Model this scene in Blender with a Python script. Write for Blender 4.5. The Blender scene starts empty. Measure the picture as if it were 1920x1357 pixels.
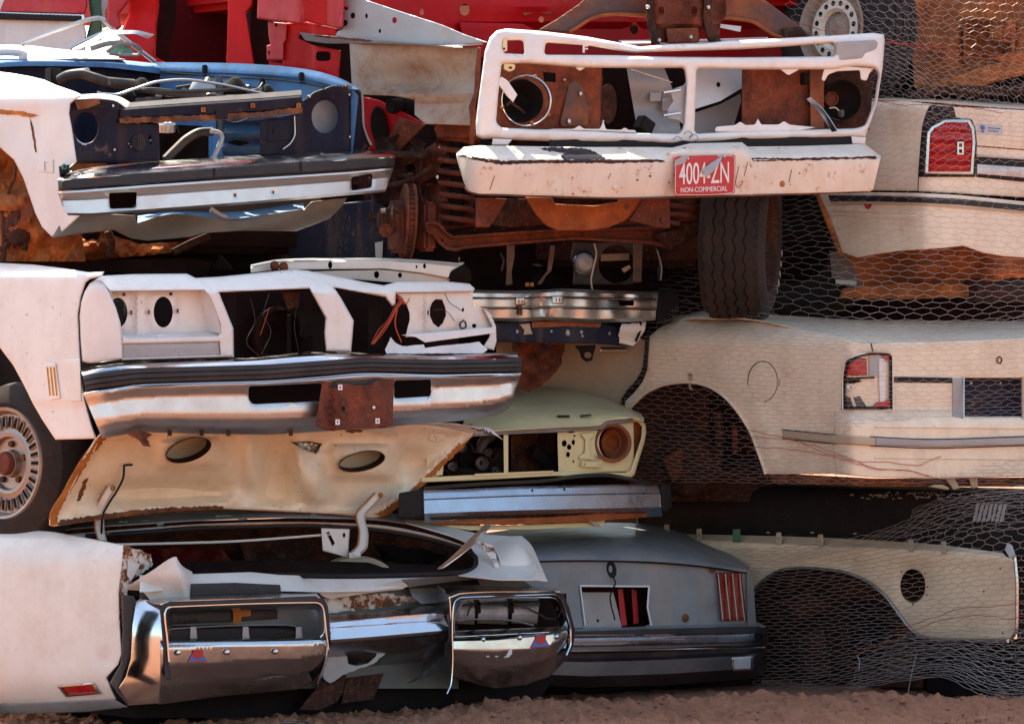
import bpy, bmesh, math, random
import numpy as np
from mathutils import Vector, Matrix
from mathutils.geometry import delaunay_2d_cdt
random.seed(7); RNG = np.random.default_rng(7)
SC = bpy.context.scene
COL = SC.collection
# ------------------------------------------------------------------ camera, sky, sun, exposure
CAM_Z, CAM_D, FPX = 1.38, 16.0, 8000.0          # a 150 mm lens, 16 m in front of the stack, at eye height
cam = bpy.data.cameras.new('camera'); cam.lens = 36.0 * FPX / 1920.0; cam.sensor_width = 36.0
cam.clip_start = 0.1; cam.clip_end = 3000.0
camo = bpy.data.objects.new('camera', cam); COL.objects.link(camo)
camo.location = (0, -CAM_D, CAM_Z); camo.rotation_euler = (math.radians(90), 0, 0)
SC.camera = camo
SUN_EL, SUN_AZ = math.radians(57), math.radians(-24)   # azimuth from +Y (behind the stack), towards the left
world = bpy.data.worlds.new('World'); SC.world = world; world.use_nodes = True
_nt = world.node_tree; _bg = _nt.nodes['Background']
_sky = _nt.nodes.new('ShaderNodeTexSky'); _sky.sky_type = 'NISHITA'; _sky.sun_disc = False
_sky.sun_elevation = SUN_EL; _sky.sun_rotation = SUN_AZ
_sky.air_density = 1.0; _sky.dust_density = 2.0; _sky.ozone_density = 1.0
_nt.links.new(_sky.outputs[0], _bg.inputs[0]); _bg.inputs[1].default_value = 0.15
sun = bpy.data.lights.new('sun', 'SUN'); sun.energy = 4.9; sun.angle = math.radians(0.55); sun.color = (1, .95, .87)
suno = bpy.data.objects.new('sun', sun); COL.objects.link(suno)
_sd = Vector((math.sin(SUN_AZ) * math.cos(SUN_EL), math.cos(SUN_AZ) * math.cos(SUN_EL), math.sin(SUN_EL)))
suno.rotation_euler = _sd.to_track_quat('Z', 'Y').to_euler(); suno.location = _sd * 30
SC.view_settings.view_transform = 'Standard'; SC.view_settings.look = 'None'
SC.view_settings.gamma = 1.0; SC.view_settings.use_curve_mapping = False
SC.view_settings.exposure = 1.6
SC.view_settings.use_white_balance = True; SC.view_settings.white_balance_temperature = 7300; SC.view_settings.white_balance_tint = 5
SC.cycles.max_bounces = 7; SC.cycles.diffuse_bounces = 4; SC.cycles.glossy_bounces = 4; SC.cycles.transmission_bounces = 4
SC.cycles.sample_clamp_indirect = 8.0; SC.cycles.caustics_reflective = False; SC.cycles.caustics_refractive = False
# ------------------------------------------------------------------ helpers
def W(u, v, d):
    """photo pixel (u, v) taken at the depth d (metres behind the reference plane) -> point of the place"""
    k = (CAM_D + d) / FPX
    return (np.asarray(u) - 960.0) * k, d + 0 * np.asarray(u), CAM_Z + (678.5 - np.asarray(v)) * k
def Wp(u, v, d):
    a, b, c = W(float(u), float(v), float(d)); return Vector((float(a), float(b), float(c)))
def smax(a, b, w): return (a + b + np.sqrt((a - b) ** 2 + w * w)) / 2
def corner(uc, d0, kf=.0016, ks=.0025, w=.06):
    def f(u, v=0):
        u = np.asarray(u, float); return d0 + smax(kf * (u - uc), ks * (uc - u), w) - w / 2
    return f
def lin(u0, d0, k):
    return lambda u, v=0: d0 + k * (np.asarray(u, float) - u0)
def off(D, o):
    f = lambda u, v=0: D(u, v) + o
    if hasattr(D, 'lines'): f.lines = D.lines
    return f
def const(c): return lambda u, v=0: c + 0 * np.asarray(u, float)
def gau(u, v, cu, cv, ru, rv, h, p=2): return h * np.exp(-(np.abs((u - cu) / ru) ** p + np.abs((v - cv) / rv) ** p))
def sst(a, b, x):
    t = np.clip((x - a) / (b - a), 0, 1); return t * t * (3 - 2 * t)
def prof(D, top, bot, pr):
    """depth = D(u) + a profile over the height between two curves"""
    tu, tv = zip(*top); bu, bv = zip(*bot); pt, po = zip(*pr)
    def f(u, v):
        a = np.interp(u, tu, tv); b = np.interp(u, bu, bv)
        t = (np.asarray(v, float) - a) / np.maximum(b - a, 1e-3)
        return D(u, v) + np.interp(t, pt, po)
    us = np.arange(min(tu[0], bu[0]) - 4, max(tu[-1], bu[-1]) + 8, 8.); a = np.interp(us, tu, tv); b = np.interp(us, bu, bv)
    f.lines = [list(zip(us, a + (b - a) * t)) for t in pt if .001 < t < .999]
    return f
def band(top, bot): return list(top) + list(reversed(bot))
def zz(ox, oy, s):
    return lambda *p: [(ox + x / s, oy + y / s) for x, y in (p[0] if len(p) == 1 and isinstance(p[0], list) else p)]
Z1 = zz(0, 0, 3.99); Z2 = zz(360, 0, 3.2); Z3 = zz(840, 0, 3.392); Z4 = zz(1260, 0, 2.909); Z5 = zz(0, 200, 2.526)
Z6 = zz(640, 300, 2.743); Z7 = zz(1240, 340, 2.8235); Z8 = zz(0, 460, 3.392); B1 = zz(440, 460, 3.393); B2 = zz(0, 780, 3.393)
B3 = zz(500, 780, 3.393); B4 = zz(760, 680, 3.393); B5 = zz(1180, 640, 2.595); B6 = zz(0, 980, 3.0); B7 = zz(580, 980, 3.0); B8 = zz(1180, 940, 2.595)
def ell(cu, cv, ru, rv, n=28, rot=0):
    c, s = math.cos(rot), math.sin(rot)
    return [(cu + ru * math.cos(a) * c - rv * math.sin(a) * s, cv + ru * math.cos(a) * s + rv * math.sin(a) * c) for a in [2 * math.pi * i / n for i in range(n)]]
def rect(u0, v0, u1, v1): return [(u0, v0), (u1, v0), (u1, v1), (u0, v1)]
def fillet(pts, r, seg=4):
    if r <= 0: return list(pts)
    out = []; n = len(pts)
    for i in range(n):
        p = Vector(pts[i]); a = Vector(pts[i - 1]); b = Vector(pts[(i + 1) % n])
        la, lb = (a - p).length, (b - p).length
        if la < 1e-6 or lb < 1e-6: continue
        q = min(r, la * .45, lb * .45); A = p + (a - p) / la * q; B = p + (b - p) / lb * q
        for k in range(seg + 1):
            t = k / seg; out.append(tuple((1 - t) ** 2 * A + 2 * t * (1 - t) * p + t * t * B))
    return out
def dens(pts, m):
    out = []
    for i in range(len(pts)):
        a, b = np.array(pts[i], float), np.array(pts[(i + 1) % len(pts)], float)
        n = max(1, int(math.ceil(np.hypot(*(b - a)) / m)))
        for k in range(n): out.append(tuple(a + (b - a) * k / n))
    return out
def wob(pts, amp, m=5):
    """torn or rusted edge: densify and jitter"""
    return [(x + random.uniform(-amp, amp), y + random.uniform(-amp, amp)) for x, y in dens(pts, m)]
def inside(P, poly):
    x, y = P[:, 0], P[:, 1]; q = np.array(poly); c = np.zeros(len(P), bool); j = len(q) - 1
    for i in range(len(q)):
        cond = ((q[i, 1] > y) != (q[j, 1] > y))
        with np.errstate(divide='ignore', invalid='ignore'):
            xi = (q[j, 0] - q[i, 0]) * (y - q[i, 1]) / (q[j, 1] - q[i, 1]) + q[i, 0]
        c ^= cond & (x < xi); j = i
    return c
def edist(P, poly):
    q = np.array(poly); best = np.full(len(P), 1e9)
    for i in range(len(q)):
        a, b = q[i], q[(i + 1) % len(q)]; ab = b - a; L = max(ab @ ab, 1e-9)
        t = np.clip(((P - a) @ ab) / L, 0, 1); dd = P - (a + t[:, None] * ab); best = np.minimum(best, np.hypot(dd[:, 0], dd[:, 1]))
    return best
def mesh_obj(name, V, F, mat, parent, sharp=35, smooth=True):
    me = bpy.data.meshes.new(name); me.from_pydata([tuple(map(float, p)) for p in V], [], F); me.update()
    if smooth:
        me.shade_smooth(); me.set_sharp_from_angle(angle=math.radians(sharp))
    if mat: me.materials.append(mat)
    o = bpy.data.objects.new(name, me); COL.objects.link(o)
    if parent:
        o.parent = parent; o.matrix_parent_inverse = Matrix.Translation(parent.location).inverted() if parent.type == 'EMPTY' else Matrix.Identity(4)
    return o
def fixn(o):
    bm = bmesh.new(); bm.from_mesh(o.data); bmesh.ops.recalc_face_normals(bm, faces=bm.faces); bm.to_mesh(o.data); bm.free(); return o
def panel(name, out, mat, parent, D, holes=(), t=.004, r=0, rd=None, rh=0, rdh=None, res=16, fil=0, hfil=0, sharp=38, tdir=(0, 1, 0)):
    """sheet of metal with a traced outline and real holes, laid on the depth surface D(u,v), thickness t, rolled rim r px"""
    out = dens(fillet(out, fil), res); hs = [dens(fillet(h, hfil), max(3, res * .6)) for h in holes]
    pts = []; edges = []
    def addloop(L):
        b = len(pts); pts.extend(L); n = len(L); edges.extend((b + i, b + (i + 1) % n) for i in range(n))
    addloop(out)
    for h in hs: addloop(h)
    for L in getattr(D, 'lines', ()):
        b = len(pts); pts.extend((float(x), float(y)) for x, y in L); edges.extend((b + i, b + i + 1) for i in range(len(L) - 1))
    q = np.array(out); lo, hi = q.min(0), q.max(0)
    gx, gy = np.meshgrid(np.arange(lo[0] + res / 2, hi[0], res), np.arange(lo[1] + res / 2, hi[1], res))
    gx = gx.copy(); gx[1::2] += res / 2
    G = np.stack([gx.ravel(), gy.ravel()], 1)
    if r > 0:   # points close to the rim so that the roll is resolved
        extra = []
        for L in [out] + (hs if rh else []):
            a = np.array(L); tg = np.roll(a, -1, 0) - np.roll(a, 1, 0); tg /= np.maximum(np.hypot(tg[:, 0], tg[:, 1]), 1e-6)[:, None]
            nrm = np.stack([-tg[:, 1], tg[:, 0]], 1)
            for f in (.3, .65, 1.0):
                for sgn in (1, -1): extra.append(a + nrm * (r if L is out else rh) * f * sgn)
        G = np.concatenate([G] + extra)
    keep = inside(G, out)
    for h in hs: keep &= ~inside(G, h)
    G = G[keep]
    if len(G):
        dm = edist(G, out)
        for h in hs: dm = np.minimum(dm, edist(G, h))
        G = G[dm > (min(res * .3, r * .22) if r > 0 else res * .3)]
    allp = pts + [tuple(p) for p in G]
    V2, E2, F2, *_ = delaunay_2d_cdt([Vector(p) for p in allp], edges, [], 0, 1e-4, False)
    P = np.array([tuple(p) for p in V2]); F = np.array([f for f in F2 if len(f) == 3])
    cen = P[F].mean(1); k = inside(cen, out)
    for h in hs: k &= ~inside(cen, h)
    F = F[k]
    used = np.unique(F); remap = np.full(len(P), -1); remap[used] = np.arange(len(used)); P = P[used]; F = remap[F]
    d = np.asarray(D(P[:, 0], P[:, 1]), float) + 0 * P[:, 0]
    if r > 0:
        rr = r / 500. if rd is None else rd
        e = np.clip(edist(P, out) / r, 0, 1); d = d + rr * (1 - np.sqrt(np.maximum(0, 1 - (1 - e) ** 2)))
    if rh > 0 and hs:
        e = np.full(len(P), 1e9)
        for h in hs: e = np.minimum(e, edist(P, h))
        e = np.clip(e / rh, 0, 1); d = d + (rh / 500. if rdh is None else rdh) * (1 - np.sqrt(np.maximum(0, 1 - (1 - e) ** 2)))
    x, y, z = W(P[:, 0], P[:, 1], d); A = np.stack([x, y, z], 1)
    Bk = A + np.array(tdir) * t; n = len(A)
    # orient towards the camera
    faces = []; cnt = {}
    for f in F:
        a, b, c = (int(i) for i in f)
        nx = (P[b, 0] - P[a, 0]) * (P[c, 1] - P[a, 1]) - (P[b, 1] - P[a, 1]) * (P[c, 0] - P[a, 0])
        if nx > 0: b, c = c, b
        faces.append((a, b, c)); faces.append((c + n, b + n, a + n))
        for e in ((a, b), (b, c), (c, a)):
            cnt[e] = cnt.get(e, 0) + 1
    for (a, b) in list(cnt):
        if (b, a) not in cnt: faces.append((b, a, a + n, b + n))
    return mesh_obj(name, np.concatenate([A, Bk]), faces, mat, parent, sharp)
def spl(pts, n):
    """monotone cubic (no overshoot) through points, n samples"""
    p = np.array(pts, float)
    if len(p) == 2: return p[0] + (p[1] - p[0]) * np.linspace(0, 1, n)[:, None]
    s = np.concatenate([[0], np.cumsum(np.maximum(np.linalg.norm(np.diff(p, axis=0), axis=1), 1e-6))]); s /= s[-1]
    h = np.diff(s)[:, None]; d = np.diff(p, axis=0) / h; m = np.zeros_like(p)
    w1 = 2 * h[1:] + h[:-1]; w2 = h[1:] + 2 * h[:-1]; same = d[:-1] * d[1:] > 0
    with np.errstate(divide='ignore', invalid='ignore'): hm = (w1 + w2) / (w1 / d[:-1] + w2 / d[1:])
    m[1:-1] = np.where(same, np.nan_to_num(hm), 0); m[0] = d[0]; m[-1] = d[-1]
    t = np.linspace(0, 1, n); i = np.clip(np.searchsorted(s, t, 'right') - 1, 0, len(p) - 2)
    hh = h[i]; x = ((t - s[i]) / (s[i + 1] - s[i]))[:, None]
    return (2 * x**3 - 3 * x**2 + 1) * p[i] + (x**3 - 2 * x**2 + x) * hh * m[i] + (-2 * x**3 + 3 * x**2) * p[i + 1] + (x**3 - x**2) * hh * m[i + 1]
def pl(pts, n):
    p = np.array(pts, float); s = np.concatenate([[0], np.cumsum(np.linalg.norm(np.diff(p, axis=0), axis=1))]); s /= s[-1]
    t = np.linspace(0, 1, n); return np.stack([np.interp(t, s, p[:, k]) for k in range(p.shape[1])], 1)
def loft(name, rails, mat, parent, nu=24, nv=None, t=.004, sharp=38, lin_v=False, lin_u=False):
    """surface through rails of (u, v, depth) points"""
    R = np.stack([(pl if lin_u else spl)(r, nu) for r in rails])
    if nv: R = np.stack([(pl if lin_v else spl)(R[:, i], nv) for i in range(nu)], 1)
    m = R.shape[0]; x, y, z = W(R[..., 0], R[..., 1], R[..., 2]); A = np.stack([x, y, z], -1)
    du = np.gradient(A, axis=1); dv = np.gradient(A, axis=0); N = np.cross(du, dv); N /= np.maximum(np.linalg.norm(N, axis=-1), 1e-9)[..., None]
    if N[..., 1].mean() < 0: N = -N
    Bk = A + N * t; V = np.concatenate([A.reshape(-1, 3), Bk.reshape(-1, 3)]); n = m * nu; F = []
    for i in range(m - 1):
        for j in range(nu - 1):
            a = i * nu + j; F.append((a, a + 1, a + nu + 1, a + nu)); F.append((a + n + nu, a + n + nu + 1, a + n + 1, a + n))
    rim = [j for j in range(nu)] + [i * nu + nu - 1 for i in range(1, m)] + [(m - 1) * nu + j for j in range(nu - 2, -1, -1)] + [i * nu for i in range(m - 2, 0, -1)]
    for k in range(len(rim)):
        a, b = rim[k], rim[(k + 1) % len(rim)]; F.append((b, a, a + n, b + n))
    return fixn(mesh_obj(name, V, F, mat, parent, sharp))
def tube_world(name, P, r, mat, parent, seg=8, closed=False, sm=0):
    P = np.array([tuple(p) for p in P], float)
    if sm > 0: P = spl(P, sm)
    elif sm < 0: P = pl(P, -sm)
    n = len(P); rr = np.full(n, r) if np.isscalar(r) else np.interp(np.linspace(0, 1, n), np.linspace(0, 1, len(r)), r)
    T = np.gradient(P, axis=0)
    if closed: T = np.roll(P, -1, 0) - np.roll(P, 1, 0)
    T /= np.maximum(np.linalg.norm(T, axis=1), 1e-9)[:, None]
    up = np.array([0, 0, 1.]) if abs(T[0, 2]) < .9 else np.array([1., 0, 0]); V = []; nrm = np.cross(T[0], up); nrm /= np.linalg.norm(nrm)
    for i in range(n):
        nrm = nrm - T[i] * (nrm @ T[i]); nrm /= max(np.linalg.norm(nrm), 1e-9); b = np.cross(T[i], nrm)
        for k in range(seg):
            a = 2 * math.pi * k / seg; V.append(P[i] + rr[i] * (math.cos(a) * nrm + math.sin(a) * b))
    F = []
    for i in range(n if closed else n - 1):
        for k in range(seg):
            a = i * seg + k; b = i * seg + (k + 1) % seg; j = ((i + 1) % n) * seg
            F.append((a, b, j + (k + 1) % seg, j + k))
    if not closed: F.append(tuple(range(seg - 1, -1, -1))); F.append(tuple((n - 1) * seg + k for k in range(seg)))
    return mesh_obj(name, V, F, mat, parent, 50)
def tube(name, pts, r, mat, parent, seg=8, sm=24, closed=False):
    return tube_world(name, [Wp(*p) for p in pts], r, mat, parent, seg, closed, sm)
def lathe(name, c, axis, pr, mat, parent, n=40, sharp=35, a0=0, a1=2 * math.pi):
    ax = Vector(axis).normalized(); e1 = ax.orthogonal().normalized(); e2 = ax.cross(e1); c = Vector(c)
    full = abs(a1 - a0 - 2 * math.pi) < 1e-6; V = []; F = []; m = len(pr); cols = n if full else n + 1
    for i in range(cols):
        a = a0 + (a1 - a0) * i / n; dr = e1 * math.cos(a) + e2 * math.sin(a)
        for (h, r) in pr: V.append(c + ax * h + dr * r)
    for i in range(n):
        j = (i + 1) % cols
        for k in range(m - 1): F.append((i * m + k, i * m + k + 1, j * m + k + 1, j * m + k))
    return fixn(mesh_obj(name, V, F, mat, parent, sharp))
YAW = math.radians(38)
FX = Vector((math.cos(YAW), math.sin(YAW), 0)); BK = Vector((-math.sin(YAW), math.cos(YAW), 0)); UP = Vector((0, 0, 1))
def obox(name, c, size, mat, parent, ax=None, bev=.004, seg=2, rot=None):
    """bevelled box, size along (width axis, back axis, up)"""
    ex, ey, ez = ax or (FX, BK, UP); bm = bmesh.new(); bmesh.ops.create_cube(bm, size=1)
    M = Matrix(((ex.x, ey.x, ez.x, 0), (ex.y, ey.y, ez.y, 0), (ex.z, ey.z, ez.z, 0), (0, 0, 0, 1)))
    if rot: M = M @ rot.to_4x4()
    bm.transform(Matrix.Diagonal((*size, 1)))
    if bev: bmesh.ops.bevel(bm, geom=bm.edges[:], offset=min(bev, min(size) * .4), segments=seg, affect='EDGES')
    bm.transform(Matrix.Translation(c) @ M)
    V = [v.co.copy() for v in bm.verts]; F = [tuple(v.index for v in f.verts) for f in bm.faces]; bm.free()
    return mesh_obj(name, V, F, mat, parent, 40)
def shell(name, u0, u1, v0, v1, D, o, ln, mat, parent, bev=.03):
    """the body behind a front: a block from D+o running back along the car for ln metres"""
    a, b = Wp(u0, v0, float(D(u0, v0)) + o), Wp(u1, v1, float(D(u1, v1)) + o)
    q = [Vector((a.x, a.y, a.z)), Vector((b.x, b.y, a.z)), Vector((b.x, b.y, b.z)), Vector((a.x, a.y, b.z))]
    V = q + [p + BK * ln for p in q]; F = [(0, 1, 2, 3), (7, 6, 5, 4), (0, 4, 5, 1), (1, 5, 6, 2), (2, 6, 7, 3), (3, 7, 4, 0)]
    o_ = mesh_obj(name, V, F, mat, parent)
    bm = bmesh.new(); bm.from_mesh(o_.data); bmesh.ops.bevel(bm, geom=bm.edges[:], offset=bev, segments=2, affect='EDGES'); bmesh.ops.recalc_face_normals(bm, faces=bm.faces); bm.to_mesh(o_.data); bm.free()
    return o_
def bolt(parent, u, v, d, mat, r=.008, name='bolt'):
    return lathe(name, Wp(u, v, d), (FX * .25 - BK).normalized(), [(-.006, r * .9), (.003, r), (.006, r * .6), (.0065, 0)], mat, parent, 8)
def thing(name, loc, label, cat, group=None):
    o = bpy.data.objects.new(name, None); COL.objects.link(o); o.location = loc; o.empty_display_size = .2
    o['label'] = label; o['category'] = cat
    if group: o['group'] = group
    return o
def tag(o, label, cat, group=None, kind=None):
    o['label'] = label; o['category'] = cat
    if group: o['group'] = group
    if kind: o['kind'] = kind
    return o
def text_mesh(s, size, bold=0.0, ext=.001, font_sx=1.0):
    cu = bpy.data.curves.new('t', 'FONT'); cu.body = s; cu.size = size; cu.extrude = ext; cu.offset = bold; cu.align_x = 'CENTER'; cu.align_y = 'CENTER'
    o = bpy.data.objects.new('t', cu); COL.objects.link(o); dg = bpy.context.evaluated_depsgraph_get()
    me = bpy.data.meshes.new_from_object(o.evaluated_get(dg)); bpy.data.objects.remove(o)
    V = [(v.co.x * font_sx, v.co.y, v.co.z) for v in me.vertices]; F = [tuple(p.vertices) for p in me.polygons]; bpy.data.meshes.remove(me)
    return V, F
def text_obj(name, s, c, ex, ez, size, mat, parent, bold=0.0, sx=1.0, ext=.001):
    V, F = text_mesh(s, size, bold, ext, sx); ex = Vector(ex).normalized(); ez = Vector(ez).normalized(); n = ex.cross(ez)
    return mesh_obj(name, [Vector(c) + ex * x + ez * y + n * z for x, y, z in V], F, mat, parent, smooth=False)
# ------------------------------------------------------------------ materials
def nd(nt, t, **kw):
    n = nt.nodes.new(t)
    for k, v in kw.items(): setattr(n, k, v)
    return n
def mixc(nt, fac, a, b, blend='MIX'):
    m = nd(nt, 'ShaderNodeMix', data_type='RGBA', blend_type=blend)
    for sock, v in ((m.inputs[0], fac), (m.inputs[6], a), (m.inputs[7], b)):
        if isinstance(v, (tuple, list)): sock.default_value = (*v[:3], 1)
        elif isinstance(v, (int, float)): sock.default_value = v
        else: nt.links.new(v, sock)
    return m.outputs[2]
def ramp(nt, src, a, b, lo=0., hi=1.):
    m = nd(nt, 'ShaderNodeMapRange'); nt.links.new(src, m.inputs[0])
    m.inputs[1].default_value = a; m.inputs[2].default_value = b; m.inputs[3].default_value = lo; m.inputs[4].default_value = hi
    return m.outputs[0]
def noise(nt, co, sc, det=4., rough=.55, st=None, off=0.):
    mp = nd(nt, 'ShaderNodeMapping'); nt.links.new(co, mp.inputs[0]); mp.inputs[1].default_value = (off, off * 1.7, off * .6)
    mp.inputs[3].default_value = st or (1, 1, 1)
    n = nd(nt, 'ShaderNodeTexNoise'); nt.links.new(mp.outputs[0], n.inputs[0]); n.inputs['Scale'].default_value = sc; n.inputs['Detail'].default_value = det; n.inputs['Roughness'].default_value = rough
    return n.outputs[0]
def bump(nt, h, st, dist, bs):
    b = nd(nt, 'ShaderNodeBump'); b.inputs['Strength'].default_value = st; b.inputs['Distance'].default_value = dist; nt.links.new(h, b.inputs['Height'])
    nt.links.new(b.outputs[0], bs.inputs['Normal']); return b
RUST_D, RUST_L = (.055, .018, .010), (.25, .085, .03)
_mi = [0]
def paint(name, col, rust=.12, dirt=.35, rough=.38, coat=.25, dent=.25, dirtc=(.34, .19, .11), streak=.3, metal=0., var=.12, rsc=5., spec=.4, chips=.5):
    """old car paint: faded patches, dust, run-down rust streaks, rust spots, shallow dents"""
    m = bpy.data.materials.new(name); m.use_nodes = True; nt = m.node_tree; bs = nt.nodes['Principled BSDF']; _mi[0] += 1; o = _mi[0] * 3.17
    co = nd(nt, 'ShaderNodeTexCoord').outputs['Object']
    big = noise(nt, co, 2.2, 3, .6, off=o); mid = noise(nt, co, 11, 5, .65, off=o + 2); fine = noise(nt, co, 70, 3, .6, off=o + 4)
    c = mixc(nt, ramp(nt, big, .35, .7, 0, 1), col, tuple(x * (1 - var) for x in col))
    c = mixc(nt, ramp(nt, mid, .5, .8, 0, var * 2), c, tuple(x * .72 for x in col))
    st = noise(nt, co, 3.2, 3, .5, (5, 5, .5), o + 5)
    c = mixc(nt, ramp(nt, st, .50, .85, 0, streak * .6), c, (.48, .27, .11))
    ch = noise(nt, co, 48, 3, .5, off=o + 13); cm_ = nd(nt, 'ShaderNodeMath', operation='MULTIPLY'); nt.links.new(ramp(nt, ch, .73 - .06 * chips, .75 - .06 * chips, 0, .85 * min(1, chips)), cm_.inputs[0]); nt.links.new(ramp(nt, noise(nt, co, 3.1, 4, .6, off=o + 19), .52, .66), cm_.inputs[1]); c = mixc(nt, cm_.outputs[0], c, (.16, .09, .06))
    s1 = noise(nt, co, 7, 2, .4, (1.5, 1.5, 34), o + 15); s2 = noise(nt, co, 5, 2, .5, off=o + 17)
    sm_ = nd(nt, 'ShaderNodeMath', operation='MULTIPLY'); nt.links.new(ramp(nt, s1, .70, .74, 0, .45 * min(1, chips)), sm_.inputs[0]); nt.links.new(ramp(nt, s2, .5, .62), sm_.inputs[1])
    c = mixc(nt, sm_.outputs[0], c, (.25, .18, .14))
    dm = nd(nt, 'ShaderNodeMath', operation='MULTIPLY'); nt.links.new(ramp(nt, noise(nt, co, 5, 7, .75, off=o + 8), .44, .70, 0, dirt), dm.inputs[0]); nt.links.new(ramp(nt, fine, .3, .7, .5, 1), dm.inputs[1])
    c = mixc(nt, dm.outputs[0], c, dirtc)
    rn = noise(nt, co, rsc, 9, .72, off=o + 9); th = .78 - rust * .42
    rm = ramp(nt, rn, th, th + .035)
    rc = mixc(nt, ramp(nt, fine, .35, .65), RUST_D, RUST_L); halo = ramp(nt, rn, th - .07, th, 0, .45)
    c = mixc(nt, halo, c, (.40, .20, .08)); c = mixc(nt, rm, c, rc)
    nt.links.new(c, bs.inputs['Base Color'])
    rr = nd(nt, 'ShaderNodeMath', operation='ADD'); nt.links.new(ramp(nt, mid, .3, .75, rough, rough + .22), rr.inputs[0]); nt.links.new(ramp(nt, rm, 0, 1, 0, .4), rr.inputs[1]); nt.links.new(rr.outputs[0], bs.inputs['Roughness'])
    bs.inputs['Coat Weight'].default_value = coat; bs.inputs['Coat Roughness'].default_value = .18; bs.inputs['Specular IOR Level'].default_value = spec; bs.inputs['Metallic'].default_value = metal
    hh = nd(nt, 'ShaderNodeMath', operation='ADD'); nt.links.new(ramp(nt, noise(nt, co, 4.5, 2, .5, off=o + 11), 0, 1, 0, dent), hh.inputs[0]); nt.links.new(ramp(nt, fine, 0, 1, 0, .012), hh.inputs[1])
    bump(nt, hh.outputs[0], .55, .03, bs); return m
def rusty(name, a=RUST_D, b=RUST_L, c3=(.10, .045, .035), rough=.85, sc=9., dust=.25):
    m = bpy.data.materials.new(name); m.use_nodes = True; nt = m.node_tree; bs = nt.nodes['Principled BSDF']; _mi[0] += 1; o = _mi[0] * 2.3
    co = nd(nt, 'ShaderNodeTexCoord').outputs['Object']
    n1 = noise(nt, co, sc, 7, .7, off=o); n2 = noise(nt, co, sc * 6, 5, .7, off=o + 3); n3 = noise(nt, co, 2.5, 3, .6, off=o + 6)
    c = mixc(nt, ramp(nt, n1, .38, .66), a, b); c = mixc(nt, ramp(nt, n3, .48, .62, 0, .8), c, c3); c = mixc(nt, ramp(nt, n2, .5, .75, 0, dust), c, (.36, .2, .13))
    nt.links.new(c, bs.inputs['Base Color']); nt.links.new(ramp(nt, n2, .3, .7, rough - .15, rough + .1), bs.inputs['Roughness'])
    bs.inputs['Specular IOR Level'].default_value = .2
    bump(nt, n2, .5, .006, bs); return m
def metal(name, col=(.62, .61, .60), rough=.16, rust=.1, wav=.3, haze=.25, spots=1.):
    """chrome or bare bright metal: hazy, wavy and pitted"""
    m = bpy.data.materials.new(name); m.use_nodes = True; nt = m.node_tree; bs = nt.nodes['Principled BSDF']; _mi[0] += 1; o = _mi[0] * 2.9
    co = nd(nt, 'ShaderNodeTexCoord').outputs['Object']
    fine = noise(nt, co, 90, 4, .7, off=o); mid = noise(nt, co, 8, 6, .7, off=o + 3)
    rn = noise(nt, co, 13, 9, .75, off=o + 7); th = .80 - rust * .4; rm = ramp(nt, rn, th, th + .04)
    c = mixc(nt, ramp(nt, mid, .45, .8, 0, haze), col, (.36, .28, .22)); c = mixc(nt, rm, c, mixc(nt, fine, RUST_D, RUST_L))
    nt.links.new(c, bs.inputs['Base Color']); nt.links.new(ramp(nt, rm, 0, 1, 1, 0), bs.inputs['Metallic'])
    rr = nd(nt, 'ShaderNodeMath', operation='ADD'); nt.links.new(ramp(nt, mid, .35, .8, rough, rough + .22), rr.inputs[0]); nt.links.new(ramp(nt, rm, 0, 1, 0, .6), rr.inputs[1]); nt.links.new(rr.outputs[0], bs.inputs['Roughness'])
    hh = nd(nt, 'ShaderNodeMath', operation='ADD'); nt.links.new(ramp(nt, noise(nt, co, 5, 2, .5, off=o + 9), 0, 1, 0, wav), hh.inputs[0]); nt.links.new(ramp(nt, fine, 0, 1, 0, .004), hh.inputs[1])
    bump(nt, hh.outputs[0], .5, .02, bs); return m
def plain(name, col, rough=.6, metal=0., var=.3, sc=20., trans=0., bmp=.15, coat=0., spec=.3, dust=.25, dustc=(.30, .18, .11)):
    m = bpy.data.materials.new(name); m.use_nodes = True; nt = m.node_tree; bs = nt.nodes['Principled BSDF']; _mi[0] += 1; o = _mi[0] * 1.9
    co = nd(nt, 'ShaderNodeTexCoord').outputs['Object']; n1 = noise(nt, co, sc, 5, .65, off=o); n2 = noise(nt, co, 6, 5, .7, off=o + 4)
    c = mixc(nt, ramp(nt, n1, .3, .75), col, tuple(x * (1 - var) for x in col)); c = mixc(nt, ramp(nt, n2, .45, .8, 0, dust), c, dustc)
    nt.links.new(c, bs.inputs['Base Color']); nt.links.new(ramp(nt, n2, .3, .8, rough, min(1, rough + .2)), bs.inputs['Roughness']); bs.inputs['Metallic'].default_value = metal
    bs.inputs['Transmission Weight'].default_value = trans; bs.inputs['Specular IOR Level'].default_value = spec; bs.inputs['Coat Weight'].default_value = coat
    if bmp: bump(nt, n1, bmp, .004, bs)
    return m
M = {}
M['white_l2'] = paint('old_white_paint', (.70, .675, .655), rust=.06, dirt=.30, rough=.32, dent=.22, streak=.25, var=.10, chips=.9)
M['white_l1'] = paint('stained_white_paint', (.68, .65, .61), rust=.18, dirt=.34, rough=.34, dent=.22, streak=.22, var=.10, rsc=7)
M['white_l3'] = paint('dented_white_paint', (.66, .66, .66), rust=.10, dirt=.2, rough=.33, dent=.5, streak=.25, var=.08)
M['white_t'] = paint('brushed_white_paint', (.78, .75, .71), rust=.20, dirt=.2, rough=.38, dent=.9, streak=.3, var=.08, rsc=11)
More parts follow.
